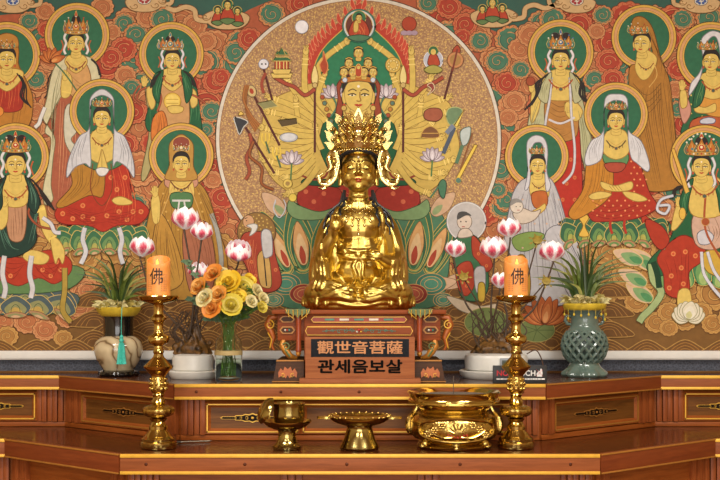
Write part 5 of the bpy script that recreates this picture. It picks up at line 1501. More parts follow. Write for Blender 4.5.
# robe: collar edges, sleeve folds, lap folds
for sg in (-1, 1):
    fold([(12, 108), (20, 101), (24, 87), (22, 70), (12, 55)], [2., 2.8, 3., 2.8, 2.2], .4, sg)
    fold([(16, 104), (22, 94), (25, 82), (23, 66)], [1.2, 1.6, 1.6, 1.2], .1, sg)
    for k in range(3):
        fold([(25 + k * 4.2, 90 - k * 9), (33 + k * 3, 78 - k * 7), (37 + k * 2, 60 - k * 4), (35 + k * 2.4, 42 - k * 3)], [1.2, 2.1, 2.4, 1.6], .2, sg)
    for k in range(3):
        fold([(44 - k * 4.6, 54 - k * 2), (41 - k * 3.6, 42), (41 - k * 4, 30), (45 - k * 4, 19)], [1.4, 2.2, 2.4, 1.6], .2, sg)
    for k in range(3):
        fold([(4 + k * 5, 24 - k * 3), (16 + k * 6, 20 - k * 3.6), (30 + k * 4, 14 - k * 2.4), (42 + k * 2, 8 - k)], [1.6, 2.4, 2.4, 1.4], .2, sg)
    for k in range(6):
        a = .62 + k * .19
        x, y = 55 * sin(a), -38 * cos(a)
        b.t([(sg * x * .95, y * .93, 16 - k * .2), (sg * x, y, 11), (sg * (x + 1.5 * sin(k * 2.2)), y * 1.02, 6), (sg * x * .99, y, 3)], [1.2, 2.2, 2.7, 2.2], 8)
for k in range(3):
    fold([(-30 + k * 2, 28 - k * 5), (-10, 21 - k * 5), (10, 18 - k * 4.6), (30 - k * 2, 25 - k * 6)], [1.6, 2.3, 2.3, 1.5], .2)
fold([(-44, 5), (-24, 7), (-8, 4.4), (8, 4.4), (24, 7), (44, 5)], [1.4, 2.2, 2.6, 2.6, 2.2, 1.4], .3)
fold([(-36, 11), (-20, 12.5), (-6, 9), (4, 9)], [1.2, 2., 2., 1.], .2); fold([(36, 11), (22, 12.5), (8, 10), (0, 8)], [1.2, 2., 2., 1.], .2)
for z, r_ in ((58, 2.), (51, 2.2)):
    fold([(-21, z + 4), (-8, z), (8, z), (21, z + 4)], [1., r_, r_, 1.], .1)
fold([(-1, 50), (-5, 42), (-2, 32), (-8, 22)], [1.6, 1.9, 1.8, 1.4], .3); fold([(1, 52), (5, 44), (4, 34), (9, 23)], [1.5, 1.8, 1.7, 1.3], .3)
b.e(on(0, 54, .4), (3., 2.2, 2.6))
body = remeshed(b, .80 * KS, GOLDM, 'body', STAT, 5, .5)

# hands: five bent fingers each
def hand(name, palm, fdir, side, up, curl, thumb):
    b = U(); b.e(palm, (5.4, 3.4, 6.4) if fdir[2] > .5 else (6.6, 3.4, 5.2))
    fdir, side, up = Vector(fdir).normalized(), Vector(side).normalized(), Vector(up).normalized()
    P0 = Vector(palm)
    for k, (o, l) in enumerate(((-3.9, 7.6), (-1.3, 9.), (1.3, 8.6), (3.8, 6.8))):
        p = P0 + side * o + fdir * 3
        c = curl[k]
        pts = [P0 + side * o * .7, p, p + fdir * l * .42 + up * c * .6, p + fdir * l * (.75 - .1 * c) + up * c * 2.2, p + fdir * l * (1 - .35 * c) + up * c * 4.2]
        b.t(pts, [1.7, 1.7, 1.55, 1.4, 1.], 8)
    t0 = P0 + side * thumb[0] * 3 - fdir * 2
    b.t([t0, t0 + side * thumb[0] * 3 + fdir * 1.5 + up * 1.5, t0 + side * thumb[0] * 2.6 + fdir * 5 + up * thumb[1], t0 + side * thumb[0] * 1.4 + fdir * 7 + up * thumb[2]], [1.8, 1.7, 1.4, 1.], 8)
    return b.build(name, GOLDM, STAT)
hand('hand', (-22, -30, 82), (.1, -.15, 1), (1, .1, 0), (0, -1, .1), (.2, .9, .9, .3), (1, 2.5, 3.4))
hand('hand', (17, -33, 52), (-1, -.25, .15), (0, .25, 1), (-.2, -1, .1), (.5, .8, .7, .4), (1, 2., 3.))

# face paint, hair
b = U()
b.e(on(0, 128.5, 0), (3.7, 1.5, .95)); b.e(on(0, 126.5, 0), (2.9, 1.5, 1.05)); b.build('lips', plain('lip_red', '#a8281c', .35), STAT)
for sg in (-1, 1):
    b = U(); b.t([on(sg * 3.2, 139.3, .75), on(sg * 7.2, 138.4, 1.1), on(sg * 11.2, 139.4, .75)], [.35, .6, .35], 6); b.build('eye', plain('eye_dark', '#1d150e', .3), STAT)
    b = U(); b.t([on(sg * 2.4, 144.4, .9), on(sg * 7, 147.2, .9), on(sg * 12.6, 145, .8)], [.3, .5, .25], 6); b.build('eyebrow', plain('brow_dark', '#4a3310', .4), STAT)
b = U(); b.e(on(0, 150, .3), (1.1, .8, 1.1)); b.build('urna', PEARL, STAT, label='white dot between the brows')
HAIR = plain('hair_black', '#17181c', .35, vary=.2)
b = U(); b.e((0, 6, 145), (18.6, 17.5, 19)); b.e((0, 4, 161), (16, 15, 20))
b.t([(-18.4, -1, 140), (-18, -5, 147), (-14.5, -12., 153.4), (0, -17.4, 156.8), (14.5, -12., 153.4), (18, -5, 147), (18.4, -1, 140)], [1.2, 1.8, 2., 2., 2., 1.8, 1.2], 8)
b.build('hair', HAIR, STAT)
for sg in (-1, 1):
    for k, q in enumerate(([(14, 119), (15, 109), (19, 103), (24, 98), (28, 93), (27, 87), (31, 81), (31, 74)], [(12, 112), (15, 104), (19, 100), (18, 94), (21, 88), (20, 82)], [(15, 116), (18, 106), (24, 101), (30, 95), (33, 88), (35, 80)])):
        b = U(); b.t([on(sg * x, z, 1.3) for x, z in catmull(q, False, 4)], [1.7, 1.7, 1.5, 1.4, 1.3, 1.2, .8], 8, sm=False); b.build('hair_strand', HAIR, STAT)

# necklace of chains and drops
b = U()
for (w, z0, z1) in ((11, 103, 95), (15, 101, 89)):
    q = [on(x, z, .5) for x, z in catmull([(-w, z0), (-w * .55, (z0 + z1) / 2), (0, z1), (w * .55, (z0 + z1) / 2), (w, z0)], False, 6)]
    b.t(q, .65, 6, sm=False)
    for p in q[::2]: b.e(p, .9)
for (x, z, l) in ((-12, 92, 5), (-6, 89, 6), (0, 88, 14), (6, 89, 6), (12, 92, 5)):
    for j in range(int(l / 2.2)): b.e(on(x, z - j * 2.3, .5), (1.1 if j % 2 else 1.4))
    b.e(on(x, z - l, .5), (1.6, 1.2, 2.))
b.build('necklace', GOLDP, STAT)

# crown: band, three tiers of leaves, side ribbons
def leaf3(b, c, h, w, az, lean, th=1.2):
    """upright leaf with a knob, turned to azimuth az (0 = viewer), leaning out"""
    M = Matrix.Translation(Vector(c) * KS) @ Matrix.Rotation(az, 4, 'Z') @ Matrix.Rotation(lean, 4, 'X')
    q = catmull([(-.30 * w, 0), (-.5 * w, .3 * h), (-.34 * w, .62 * h), (0, h), (.34 * w, .62 * h), (.5 * w, .3 * h), (.30 * w, 0)], True, 3)
    b.prism([(x * KS, z * KS) for x, z in q], -th * .5 * KS, th * .5 * KS, M=M)
    q2 = [(x * .6, z * .62 + .14 * h) for x, z in q]
    b.prism([(x * KS, z * KS) for x, z in q2], -th * 1.2 * KS, 0, M=M)
    for (x, z, r_) in ((0, h * .42, w * .17), (0, h + w * .06, w * .1), (-.46 * w, .36 * h, w * .1), (.46 * w, .36 * h, w * .1)):
        b.ball(M @ Vector((x * KS, -th * 1.2 * KS, z * KS)), r_ * KS, 10, 8)
b = U()
b.lathe([(18.5 * KS, 154 * KS), (20.2 * KS, 155 * KS), (20.4 * KS, 157 * KS), (19.2 * KS, 158.5 * KS), (20.4 * KS, 160 * KS), (20.6 * KS, 162 * KS), (19 * KS, 164 * KS), (17 * KS, 172 * KS), (13 * KS, 181 * KS), (5 * KS, 186 * KS)], 40, (0, 2 * KS, 0))
for i in range(27):
    a = -1.9 + 3.8 * i / 26
    b.e((20.8 * sin(a), 2 - 20.8 * cos(a), 157.4), 1.15)
b.build('crown', GOLDP, STAT)
rr_ = random.Random(5)
b = U()
for i in range(11):
    a = -1.75 + 3.5 * i / 10
    leaf3(b, (21 * sin(a), 2 - 21 * cos(a), 160), 13, 9, a, .32)
for i in range(9):
    a = -1.6 + 3.2 * i / 8
    leaf3(b, (20.5 * sin(a), 2 - 20.5 * cos(a), 170), 14 - abs(i - 4) * .6, 9.5, a, .45)
for i in range(7):
    a = -1.3 + 2.6 * i / 6
    leaf3(b, (14.5 * sin(a), 2 - 14.5 * cos(a), 180), 14 - abs(i - 3) * .8, 8.5, a, .28)
leaf3(b, (0, -8, 186), 14, 9, 0, .05, 1.6)
for sg in (-1, 1): leaf3(b, (sg * 6.5, -6, 185), 11, 7, sg * .5, .1)
for i in range(70):
    a = rr_.uniform(-1.5, 1.5); z = rr_.uniform(162, 190); r_ = (24.5 - max(0, z - 174) * .75)
    b.e((r_ * sin(a), 2 - r_ * cos(a), z), rr_.uniform(.7, 1.7))
for sg in (-1, 1):
    for (x, z, h, t_) in ((26, 168, 13, .55), (27, 178, 12, .35), (24, 160, 12, .9), (19, 186, 10, .25)):
        M = Matrix.Translation(Vector((sg * x, -2, z)) * KS) @ Matrix.Rotation(sg * t_, 4, 'Y')
        q = catmull([(-2.4, 0), (-3.4, h * .4), (-1.6, h * .75), (sg * 1.4, h), (1.8, h * .7), (3.4, h * .4), (2.4, 0)], True, 3)
        b.prism([(xx * KS, zz * KS) for xx, zz in q], -1.2 * KS, 1.2 * KS, M=M)
        b.e((sg * x, -4, z + 1), 2)
b.e((0, -21.5, 173), (4, 2.4, 5.5)); b.e((0, -22, 180.5), 2.4)
b.build('crown_foliage', GOLDP, STAT, label='tiers of gilded leaf ornaments on the crown')
for sg in (-1, 1):
    b = U()
    b.t([(sg * 20.5, -4, 164), (sg * 24.5, -7, 156), (sg * 22, -8, 146), (sg * 24, -8, 137), (sg * 26, -8, 130), (sg * 31, -8, 125), (sg * 37, -8, 126), (sg * 38.5, -8, 132), (sg * 35, -8, 134)], [3., 6., 5., 6.2, 5.6, 4.8, 3.4, 2.4, 1.3], 10, flat=.6)
    b.t([(sg * 25, -8, 133), (sg * 29, -9, 127), (sg * 34, -9, 120), (sg * 40, -9, 121)], [2.8, 3.2, 2.6, 1.2], 8, flat=.6)
    b.t([(sg * 26, -5, 160), (sg * 30, -7, 150), (sg * 28, -8, 141), (sg * 33, -8, 136)], [2.2, 3.4, 2.8, 1.2], 8, flat=.6)
    for z in (150, 141, 132): b.e((sg * 23.5, -11.5, z), 1.7)
    b.build('crown_ribbon', GOLDP, STAT)
# ================================================================== vases, plants, roses, lotus lamps
def spot(px_, d, z):
    return (( px_ - 360) * d / FOC, d - CAM_D, z)
ZU = Z_UP + .0008

def leaf_blade(b, p0, p1, p2, w, n=9, twist=.3):
    """a strap leaf from p0 over p1 to p2, folded along its midrib"""
    q = [Vector(p) for p in catmull([p0, p1, p2], False, n // 2 + 1)]
    rows = []
    m = len(q)
    for i, p in enumerate(q):
        t = (q[min(i + 1, m - 1)] - q[max(i - 1, 0)]).normalized()
        s_ = t.cross(Vector((sin(twist * 5), -1, .2))).normalized()
        f = i / (m - 1)
        ww = w * (.55 + .45 * sin(pi * min(1, f * 1.3))) * (1 - f ** 3)
        nrm = s_.cross(t)
        rows.append([p - s_ * ww, p - nrm * ww * .35, p + s_ * ww])
    b.sheet(rows)

LEAF_G = [plain('leaf_dark', '#33481f', .45, vary=.25, scale=60), plain('leaf_mid', '#5a6a2a', .45, vary=.25, scale=60), plain('leaf_pale', '#8f8f4a', .5, vary=.2, scale=60)]

def strap_plant(label, px0, d, z, tips, kp, seed):
    t = thing('grass_plant', label, 'plant', spot(px0, d, z))
    r = random.Random(seed)
    b = B()
    for (tx, tz, w) in tips:
        b.mi = r.choice((0, 0, 1, 1, 2))
        a = r.uniform(0, 6)
        y = r.uniform(-.05, .04)
        bx_ = tx * .12 + r.uniform(-3, 3)
        mx_ = tx * .42 + (bx_ * .3); mz = tz * .68 + abs(tx) * .12
        tx *= 1.22; w *= 1.0
        leaf_blade(b, (bx_ * kp, r.uniform(-.015, .015), 0), (mx_ * kp, y * .5, mz * kp), (tx * kp, y, tz * kp), w * kp, 9, a)
    b.build('foliage', LEAF_G, t)
    b = B()
    for k in range(90):
        a, rr = r.uniform(0, 2 * pi), sqrt(r.random()) * .062
        b.mi = r.choice((0, 0, 1))
        p = Vector((rr * cos(a), rr * sin(a), .006 + .016 * (1 - rr / .07) + r.uniform(-.003, .006)))
        dv = Vector((cos(a + r.uniform(-1, 1)), sin(a + r.uniform(-1, 1)), r.uniform(-.1, .5))) * r.uniform(.022, .050)
        leaf_blade(b, p, p + dv * .5 + Vector((0, 0, .006)), p + dv, .010, 6, a)
    b.lathe([(.052, -.004), (.058, .004), (.035, .014), (.0, .018)], 24)
    b.build('moss', [plain('moss_pale', '#d0c58c', .8, vary=.3, scale=80), plain('moss_dry', '#a09048', .8, vary=.3, scale=80)], t)
    return t

# ---- marbled vase
d = 4.21; k = d / FOC
m, nt, bs = newmat('marbled_glaze')
tc = N(nt, 'ShaderNodeTexCoord')
wv = N(nt, 'ShaderNodeTexWave', Scale=9., Distortion=8., Detail=2.); wv.bands_direction = 'DIAGONAL'
wv.inputs['Detail Scale'].default_value = 1.2
nt.links.new(tc.outputs['Object'], wv.inputs['Vector'])
r = ramp(nt, wv.outputs['Fac'], [(.0, '#6d5a40'), (.10, '#a89270'), (.3, '#b8a684'), (1., '#c6b592')])
nt.links.new(r.outputs[0], bs.inputs['Base Color']); bs.inputs['Roughness'].default_value = .18; bs.inputs['Coat Weight'].default_value = .4
MARB = m
BLACKG = plain('black_glaze', '#141210', .12, coat=.5)
YELL = plain('yellow_cloth', '#c8ac2e', .6, vary=.15)
V1 = thing('flower_vase', 'round beige marbled vase with black neck and a turquoise tassel', 'vase', spot(118.5, d, ZU))
b = B(); b.lathe([(x * k, z * k) for x, z in ((0, 1.2), (16, 1.2), (19, 0), (20.5, 2), (20, 4.5), (16, 6), (0, 6))], 40, wob=lambda a, j, z: 1 + .04 * cos(8 * a) * (1 if j in (2, 3) else 0)); b.build('base', BLACKG, V1)
b = B(); b.lathe([(x * k, z * k) for x, z in ((12, 5.8), (15, 6), (17, 9), (21.5, 16), (24, 24), (24.2, 29), (22.5, 34), (18, 38.2), (14, 40), (12, 40))], 48); b.build('body', MARB, V1)
b = B(); b.lathe([(x * k, z * k) for x, z in ((12, 39.8), (14.6, 40), (15, 46), (15, 56), (16, 60), (13, 60), (12.6, 46))], 40); b.build('neck', BLACKG, V1)
b = B(); b.lathe([(x * k, z * k) for x, z in ((13, 59), (16.4, 59.4), (19, 61.5), (21.5, 65), (22.4, 68), (21, 68.6), (19, 66), (15, 63), (13, 62))], 48, wob=lambda a, j, z: 1 + .012 * sin(22 * a)); b.build('rim', YELL, V1, label='flaring yellow rim')
tips = [(-36, 36, 1.6), (-30, 46, 1.6), (-24, 54, 1.7), (-18, 48, 1.8), (-34, 26, 1.5), (-26, 32, 1.7), (-14, 62, 1.6), (-8, 50, 2), (-10, 38, 2.2), (4, 44, 2), (8, 56, 1.6), (14, 52, 2), (18, 44, 2), (24, 48, 1.8), (28, 40, 1.8),
        (32, 34, 1.7), (36, 28, 1.6), (38, 20, 1.5), (20, 30, 2), (12, 34, 2.2), (-16, 24, 2.), (-28, 18, 1.8), (0, 36, 2.2), (-4, 28, 2.4), (30, 22, 2), (24, 14, 2), (-20, 14, 2), (-12, 30, 2.), (16, 24, 2.2), (6, 30, 2.4), (-37, 40, 1.4), (34, 44, 1.3)]
strap_plant('grassy plant with arching strap leaves in the marbled vase', 118.5, d, ZU + 66 * k, tips, k, 2)
T = thing('tassel', 'turquoise tassel hanging down the front of the marbled vase', 'tassel', (spot(121.5, d - .096, 0)[0], d - .096 - CAM_D, ZU + 13 * k))
TURQ = plain('turquoise_silk', '#3fb6a4', .6, vary=.2, scale=120)
kk = (d - .096) / FOC
b = B(); b.tube([(0, 0, 22 * kk), (-.001, 0, 34 * kk), (.0005, -.004, 43 * kk), (.001, .0, 55 * kk), (.001, .006, 57 * kk)], .0013, 6); b.build('cord', TURQ, T)
b = B(); b.lathe([(.0, 21 * kk), (1.8 * kk, 21.5 * kk), (2.6 * kk, 23.5 * kk), (1.6 * kk, 25.5 * kk), (2.2 * kk, 27 * kk), (1. * kk, 29 * kk), (0, 29.4 * kk)], 14); b.build('knot', TURQ, T)
b = B(); b.lathe([(0, 21.5 * kk), (2.4 * kk, 21 * kk), (3 * kk, 16 * kk), (3.8 * kk, 6 * kk), (4.6 * kk, 0), (0, .5 * kk)], 36, wob=lambda a, j, z: 1 + .10 * cos(18 * a)); b.build('fringe', TURQ, T)

# ---- celadon vase with pierced belly
d = 4.17; k = d / FOC
CEL = plain('celadon_glaze', '#596b62', .2, vary=.18, scale=22, coat=.4)
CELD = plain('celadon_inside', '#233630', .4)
V2 = thing('flower_vase', 'grey-green celadon vase with pierced lattice belly and yellow rim', 'vase', spot(584.5, d, ZU))
b = B(); b.lathe([(x * k, z * k) for x, z in ((0, 0), (21, 0), (22.6, 2), (22, 4.5), (19, 7), (16, 10), (14.5, 13), (14.2, 15), (12, 15))], 64, wob=lambda a, j, z: 1 + .05 * cos(10 * a) * (1 if 1 <= j <= 4 else 0)); b.build('foot', CEL, V2)
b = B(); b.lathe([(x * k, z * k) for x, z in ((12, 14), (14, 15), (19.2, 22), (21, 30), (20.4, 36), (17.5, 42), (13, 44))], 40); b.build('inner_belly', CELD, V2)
b = B()
prof = catmull([(14.4, 15), (19.6, 21), (22, 29), (21.6, 35), (19.4, 41), (16.4, 45)], False, 4)
NL = 16
for s_ in (-1, 1):
    for i in range(NL):
        pts = []
        for j, (r_, z) in enumerate(prof):
            a = 2 * pi * i / NL + s_ * j / (len(prof) - 1) * 1.35
            pts.append((r_ * k * cos(a), r_ * k * sin(a), z * k))
        b.tube(pts, 1.7 * k, 6)
b.build('lattice', CEL, V2)
b = B(); b.lathe([(x * k, z * k) for x, z in ((13, 43), (17, 43.6), (17.6, 46), (15.4, 48.5), (14, 51), (13.8, 58), (14.6, 62), (17.5, 65.5), (19, 67), (16, 67), (12.5, 60), (12.5, 48))], 56); b.build('neck', CEL, V2)
for sg in (-1, 1):
    b = B(); b.tube([(sg * 13.4 * k, 0, 60 * k), (sg * 18.4 * k, 0, 61 * k), (sg * 19.4 * k, 0, 56 * k), (sg * 17 * k, 0, 52.5 * k), (sg * 13.6 * k, 0, 52 * k)], [1.5 * k, 1.7 * k, 1.8 * k, 1.6 * k, 1.3 * k], 8); b.build('ear_handle', CEL, V2)
b = B(); b.lathe([(x * k, z * k) for x, z in ((14, 64.5), (18.8, 66.5), (20.8, 68.5), (21.4, 71.5), (20, 73), (17, 72), (14, 70))], 56, wob=lambda a, j, z: 1 + .014 * sin(24 * a)); b.build('rim', YELL, V2, label='yellow rim')
for i in range(9):
    a = -pi + pi * (i + .5) / 9
    b = B(); x, y = 20.8 * k * cos(a), 20.8 * k * sin(a); L = (5, 9, 5, 6, 5, 8, 5, 10, 5)[i]
    b.tube([(x, y, 68 * k), (x * 1.01, y * 1.01, (68 - L) * k)], .0007, 5); b.ball((x * 1.01, y * 1.01, (67 - L) * k), (1.1 * k, 1.1 * k, 1.5 * k), 8, 6); b.build('bead_drop', YELL, V2)
tips = [(-46, 28, 2), (-42, 40, 1.8), (-38, 48, 2), (-30, 52, 2), (-26, 36, 2.3), (-20, 58, 1.8), (-16, 44, 2.3), (-10, 70, 1.8), (-6, 56, 2.4), (0, 64, 2.2), (4, 76, 1.9), (8, 60, 2.3), (14, 68, 2), (18, 50, 2.3), (24, 58, 2), (30, 48, 2), (36, 44, 1.8),
        (44, 40, 1.6), (48, 34, 1.5), (30, 30, 2), (-32, 28, 2.2), (-22, 24, 2.4), (12, 36, 2.6), (2, 42, 2.6), (-10, 34, 2.6), (22, 28, 2.4), (-40, 20, 2), (38, 24, 2), (-14, 22, 2.4), (16, 22, 2.4)]
strap_plant('tall grassy plant with dark arching leaves in the celadon vase', 584.5, d, ZU + 71 * k, tips, k, 9)

# ---- lotus lamps
m, nt, bs = newmat('lotus_petal')
at_ = N(nt, 'ShaderNodeAttribute'); at_.attribute_name = 'pink'
tc = N(nt, 'ShaderNodeTexCoord'); mp = N(nt, 'ShaderNodeMapping'); mp.inputs['Scale'].default_value = (190, 190, 24)
nt.links.new(tc.outputs['Object'], mp.inputs[0])
nz = N(nt, 'ShaderNodeTexNoise', Scale=1., Detail=2.); nt.links.new(mp.outputs[0], nz.inputs['Vector'])
ma = N(nt, 'ShaderNodeMath'); ma.operation = 'MULTIPLY_ADD'; ma.inputs[1].default_value = .9; ma.inputs[2].default_value = -.45
nt.links.new(nz.outputs['Fac'], ma.inputs[0])
ad = N(nt, 'ShaderNodeMath'); ad.operation = 'ADD'; nt.links.new(ma.outputs[0], ad.inputs[0]); nt.links.new(at_.outputs['Fac'], ad.inputs[1])
r = ramp(nt, ad.outputs[0], [(.3, '#f6f0f0'), (.58, '#ecaab4'), (.95, '#c43e58')])
nt.links.new(r.outputs[0], bs.inputs['Base Color']); bs.inputs['Roughness'].default_value = .45
nt.links.new(r.outputs[0], bs.inputs['Emission Color']); bs.inputs['Emission Strength'].default_value = .22
PETM = m
def petal_mesh(R, H, rmax, open_, width, name):
    b = B(); lay = b.bm.verts.layers.float.new('pink'); rows = []
    nv, nu = 12, 8
    for i in range(nv + 1):
        v = i / nv
        rr = R * (.12 + (rmax - .12) * sin(min(1, v / .5) * pi / 2) - (rmax - open_) * max(0, (v - .45) / .55) ** 1.5)
        wd = width * max(0, sin(pi * (.14 + .86 * v) ** .95)) ** .55 if v < 1 else .0
        rows.append([(Vector((rr * cos(wd * u), rr * sin(wd * u), H * v)), max(0, 1 - abs(u) ** 1.6 * 1.1) * max(0, min(1, v * 5)) * max(0, min(1, (.92 - v) * 2.6))) for u in [(j / nu * 2 - 1) for j in range(nu + 1)]])
    bv = [[b.bm.verts.new(p) for p, _ in row] for row in rows]
    for row, src in zip(bv, rows):
        for vv, (_, pk) in zip(row, src): vv[lay] = pk
    for i in range(nv):
        for j in range(nu): b.bm.faces.new((bv[i][j], bv[i][j + 1], bv[i + 1][j + 1], bv[i + 1][j]))
    bmesh.ops.remove_doubles(b.bm, verts=b.bm.verts[:], dist=1e-5)
    return b.mesh(name, [PETM])
PET_OUT = petal_mesh(.047, .066, 1., .74, .60, 'petal')
PET_IN = petal_mesh(.042, .074, .92, .5, .72, 'inner_petal')
STEM = plain('stem_brown', '#453322', .6, vary=.3)
ROOT = plain('root_wood', '#5e4018', .5, vary=.9, scale=45, bump=.6)
WHITEP = plain('white_plastic', '#dad8d0', .35, vary=.04)
PODM = plain('pod_gold', '#8f7a2c', .5, .2, vary=.3, scale=90)

def bloom(parent, p, s, tilt, az, spin):
    core = bpy.data.objects.new('lotus_flower', None); COL.objects.link(core); core.parent = parent
    core.location = p; core.scale = (s, s, s)
    core.rotation_euler = Euler((tilt * cos(az), tilt * sin(az), spin))
    for j in range(5):
        o = link('inner_petal', PET_IN, core); o.rotation_euler.z = 2 * pi * j / 5 + .4
    for j in range(7):
        o = link('petal', PET_OUT, core); o.rotation_euler.z = 2 * pi * j / 7
    return core

def lotus_lamp(label, cx, d, flowers, pods, root_px, base_px):
    k = d / FOC
    t = thing('lotus_lamp', label, 'lamp', spot(cx, d, ZU))
    y0 = HOR + (CAM_Z - ZU) * FOC / d
    W = lambda x, y, dy=0.: Vector(((x - cx) * k, dy, (y0 - y) * k))
    r = random.Random(int(cx))
    # white base: a drum on a shallow tray
    b = B(); w0 = base_px
    b.lathe([(0, 0), (w0 * .92 * k, 0), (w0 * 1.02 * k, 3 * k), (w0 * 1.06 * k, 7 * k), (w0 * 1.0 * k, 8 * k), (w0 * .9 * k, 7 * k), (0, 7 * k)], 48); tr = b.build('tray', WHITEP, t)
    b = B(); b.lathe([(0, 6.8 * k), (w0 * .80 * k, 7 * k), (w0 * .88 * k, 9 * k), (w0 * .90 * k, 20 * k), (w0 * .86 * k, 23 * k), (w0 * .7 * k, 24.5 * k), (0, 25 * k)], 48); b.build('base', WHITEP, t)
    # gnarled root
    b = B()
    rx, rh = root_px
    b.ball(W(cx, y0 - 29), (rx * k * .85, .05, 9 * k))
    for i in range(16):
        a = r.uniform(0, 2 * pi); q = r.uniform(.5, 1.)
        p = Vector((rx * k * q * cos(a), .05 * q * sin(a), 0)); z0 = 24 * k
        b.tube([p * 1.05 + Vector((0, 0, z0 - .002)), p * .8 + Vector((r.uniform(-.01, .01), 0, z0 + rh * .35 * k)), p * .35 + Vector((r.uniform(-.012, .012), r.uniform(-.01, .01), z0 + rh * .7 * k)), Vector((r.uniform(-.02, .02), r.uniform(-.01, .01), z0 + rh * k))],
               [.010, .009, .006, .003], 8)
    for i in range(14):
        a = r.uniform(0, 2 * pi); b.ball((rx * k * .9 * cos(a), .05 * sin(a), (26 + r.uniform(0, rh * .3)) * k), r.uniform(.008, .016), 8, 6)
    remeshed(b, .0028, ROOT, 'root', t, 2, .5)
    ztop = Vector((0, 0, (24 + rh * .6) * k))
    for i, (fx, fy, fw, dy, tilt, az) in enumerate(flowers):
        s = fw * k / .094
        p = W(fx, fy, dy); p.z -= .034 * s
        base = ztop + Vector((r.uniform(-.6, .6) * rx * k, r.uniform(-.02, .02), r.uniform(-8, 2) * k))
        mid = base.lerp(p, .5) + Vector((r.uniform(-.02, .02) + (p.x - base.x) * .18, 0, -.012))
        b = B(); b.tube(catmull([tuple(base), tuple(base.lerp(mid, .5) + Vector((r.uniform(-.012, .012), 0, 0))), tuple(mid), tuple(p + Vector((0, 0, -.018))), tuple(p + Vector((0, 0, .004)))], False, 5), [.0048, .0042, .0036, .0032, .0044], 7); b.build('stem', STEM, t)
        bloom(t, p, s, tilt, az, i * 1.3 + .5)
    for (fx, fy, fw, dy) in pods:
        p = W(fx, fy, dy)
        base = ztop + Vector((r.uniform(-.3, .3) * rx * k, 0, -4 * k))
        b = B(); b.tube(catmull([tuple(base), tuple(base.lerp(p, .55) + Vector((r.uniform(-.025, .025), 0, -.01))), tuple(p)], False, 6), [.0036, .003, .0026], 6); b.build('stem', STEM, t)
        b = B(); w = fw * k
        M = Matrix.Translation(p) @ Matrix.Rotation(1.0, 4, 'X')
        b.lathe([(.0, -.3 * w), (.18 * w, -.28 * w), (.34 * w, .1 * w), (.36 * w, .2 * w), (.3 * w, .22 * w), (0, .2 * w)], 14, M=M)
        for j in range(7):
            a = 2 * pi * j / 7
            v = [M @ Vector((w * (.3 * cos(a) + q * cos(a + e)), w * (.3 * sin(a) + q * sin(a + e)), w * .1 - q * .1 * w)) for q, e in ((0, 0), (.24, .35), (.4, 0), (.24, -.35))]
            b.faces(v, [(0, 1, 2, 3)])
        b.build('seed_pod', PODM, t)
    return t, k, y0
# twigs tangled over the root
def twigs(t, k, seed, rx, rh, n=14):
    r = random.Random(seed)
    for i in range(n):
        x0 = r.uniform(-.7, .7) * rx
        pts = [(x0 * k, r.uniform(-.03, .02), 26 * k)]
        for j in range(4): pts.append((pts[-1][0] + r.uniform(-9, 9) * k, pts[-1][1] + r.uniform(-.008, .008), pts[-1][2] + rh * .3 * k))
        b = B(); b.tube(catmull(pts, False, 4), [.0034, .003, .0022, .0014], 6); b.build('twig', STEM, t)

t, k, y0 = lotus_lamp('artificial lotus lamp with pink-tipped white blooms behind the rose bouquet', 193, 4.08,
    [(140, 247, 26, .02, .15, 2.), (185, 219, 29, .0, .1, 1.), (202, 232, 23, -.03, .15, 4.), (238, 251, 27, -.02, .5, 2.2), (197, 271, 22, .03, .2, 1.)], [], (19, 30), 23)
twigs(t, k, 4, 19, 34)
t, k, y0 = lotus_lamp('artificial lotus lamp with pink-tipped white blooms behind the right candlestick', 496, 4.10,
    [(455, 249, 22, .02, .2, 2.), (494, 248, 28, .0, .15, 4.), (511, 228, 25, .03, .1, 1.), (552, 252, 26, .0, .2, 5.), (498, 281, 20, -.04, .3, 3.)], [(463, 278, 13, -.02), (538, 241, 14, .02), (546, 282, 13, 0)], (27, 21), 35)
twigs(t, k, 8, 24, 34, 16)
b = B(); zc = (y0 - 361.5) * k; b.box(0 * k, 13 * k, -.118, -.098, zc - 5.5 * k, zc + 5 * k, .001); dsp = b.build('timer', plain('grey_plastic', '#8d9196', .4, vary=.04), t, label='grey timer box with a small dark screen')
b = B(); b.box(2 * k, 10.5 * k, -.1195, -.1175, zc - 1.5 * k, zc + 3 * k); b.build('screen', plain('lcd', '#4a5248', .25), dsp, smooth=False)
b = B(); b.tube(catmull([(30 * k, -.02, 24 * k), (38 * k, -.03, 28 * k), (43 * k, -.03, 22 * k), (46 * k, -.03, 12 * k), (47 * k, -.02, .0025)], False, 6), .0022, 7); b.build('cord', plain('cord_brown', '#4f3626', .5), t)

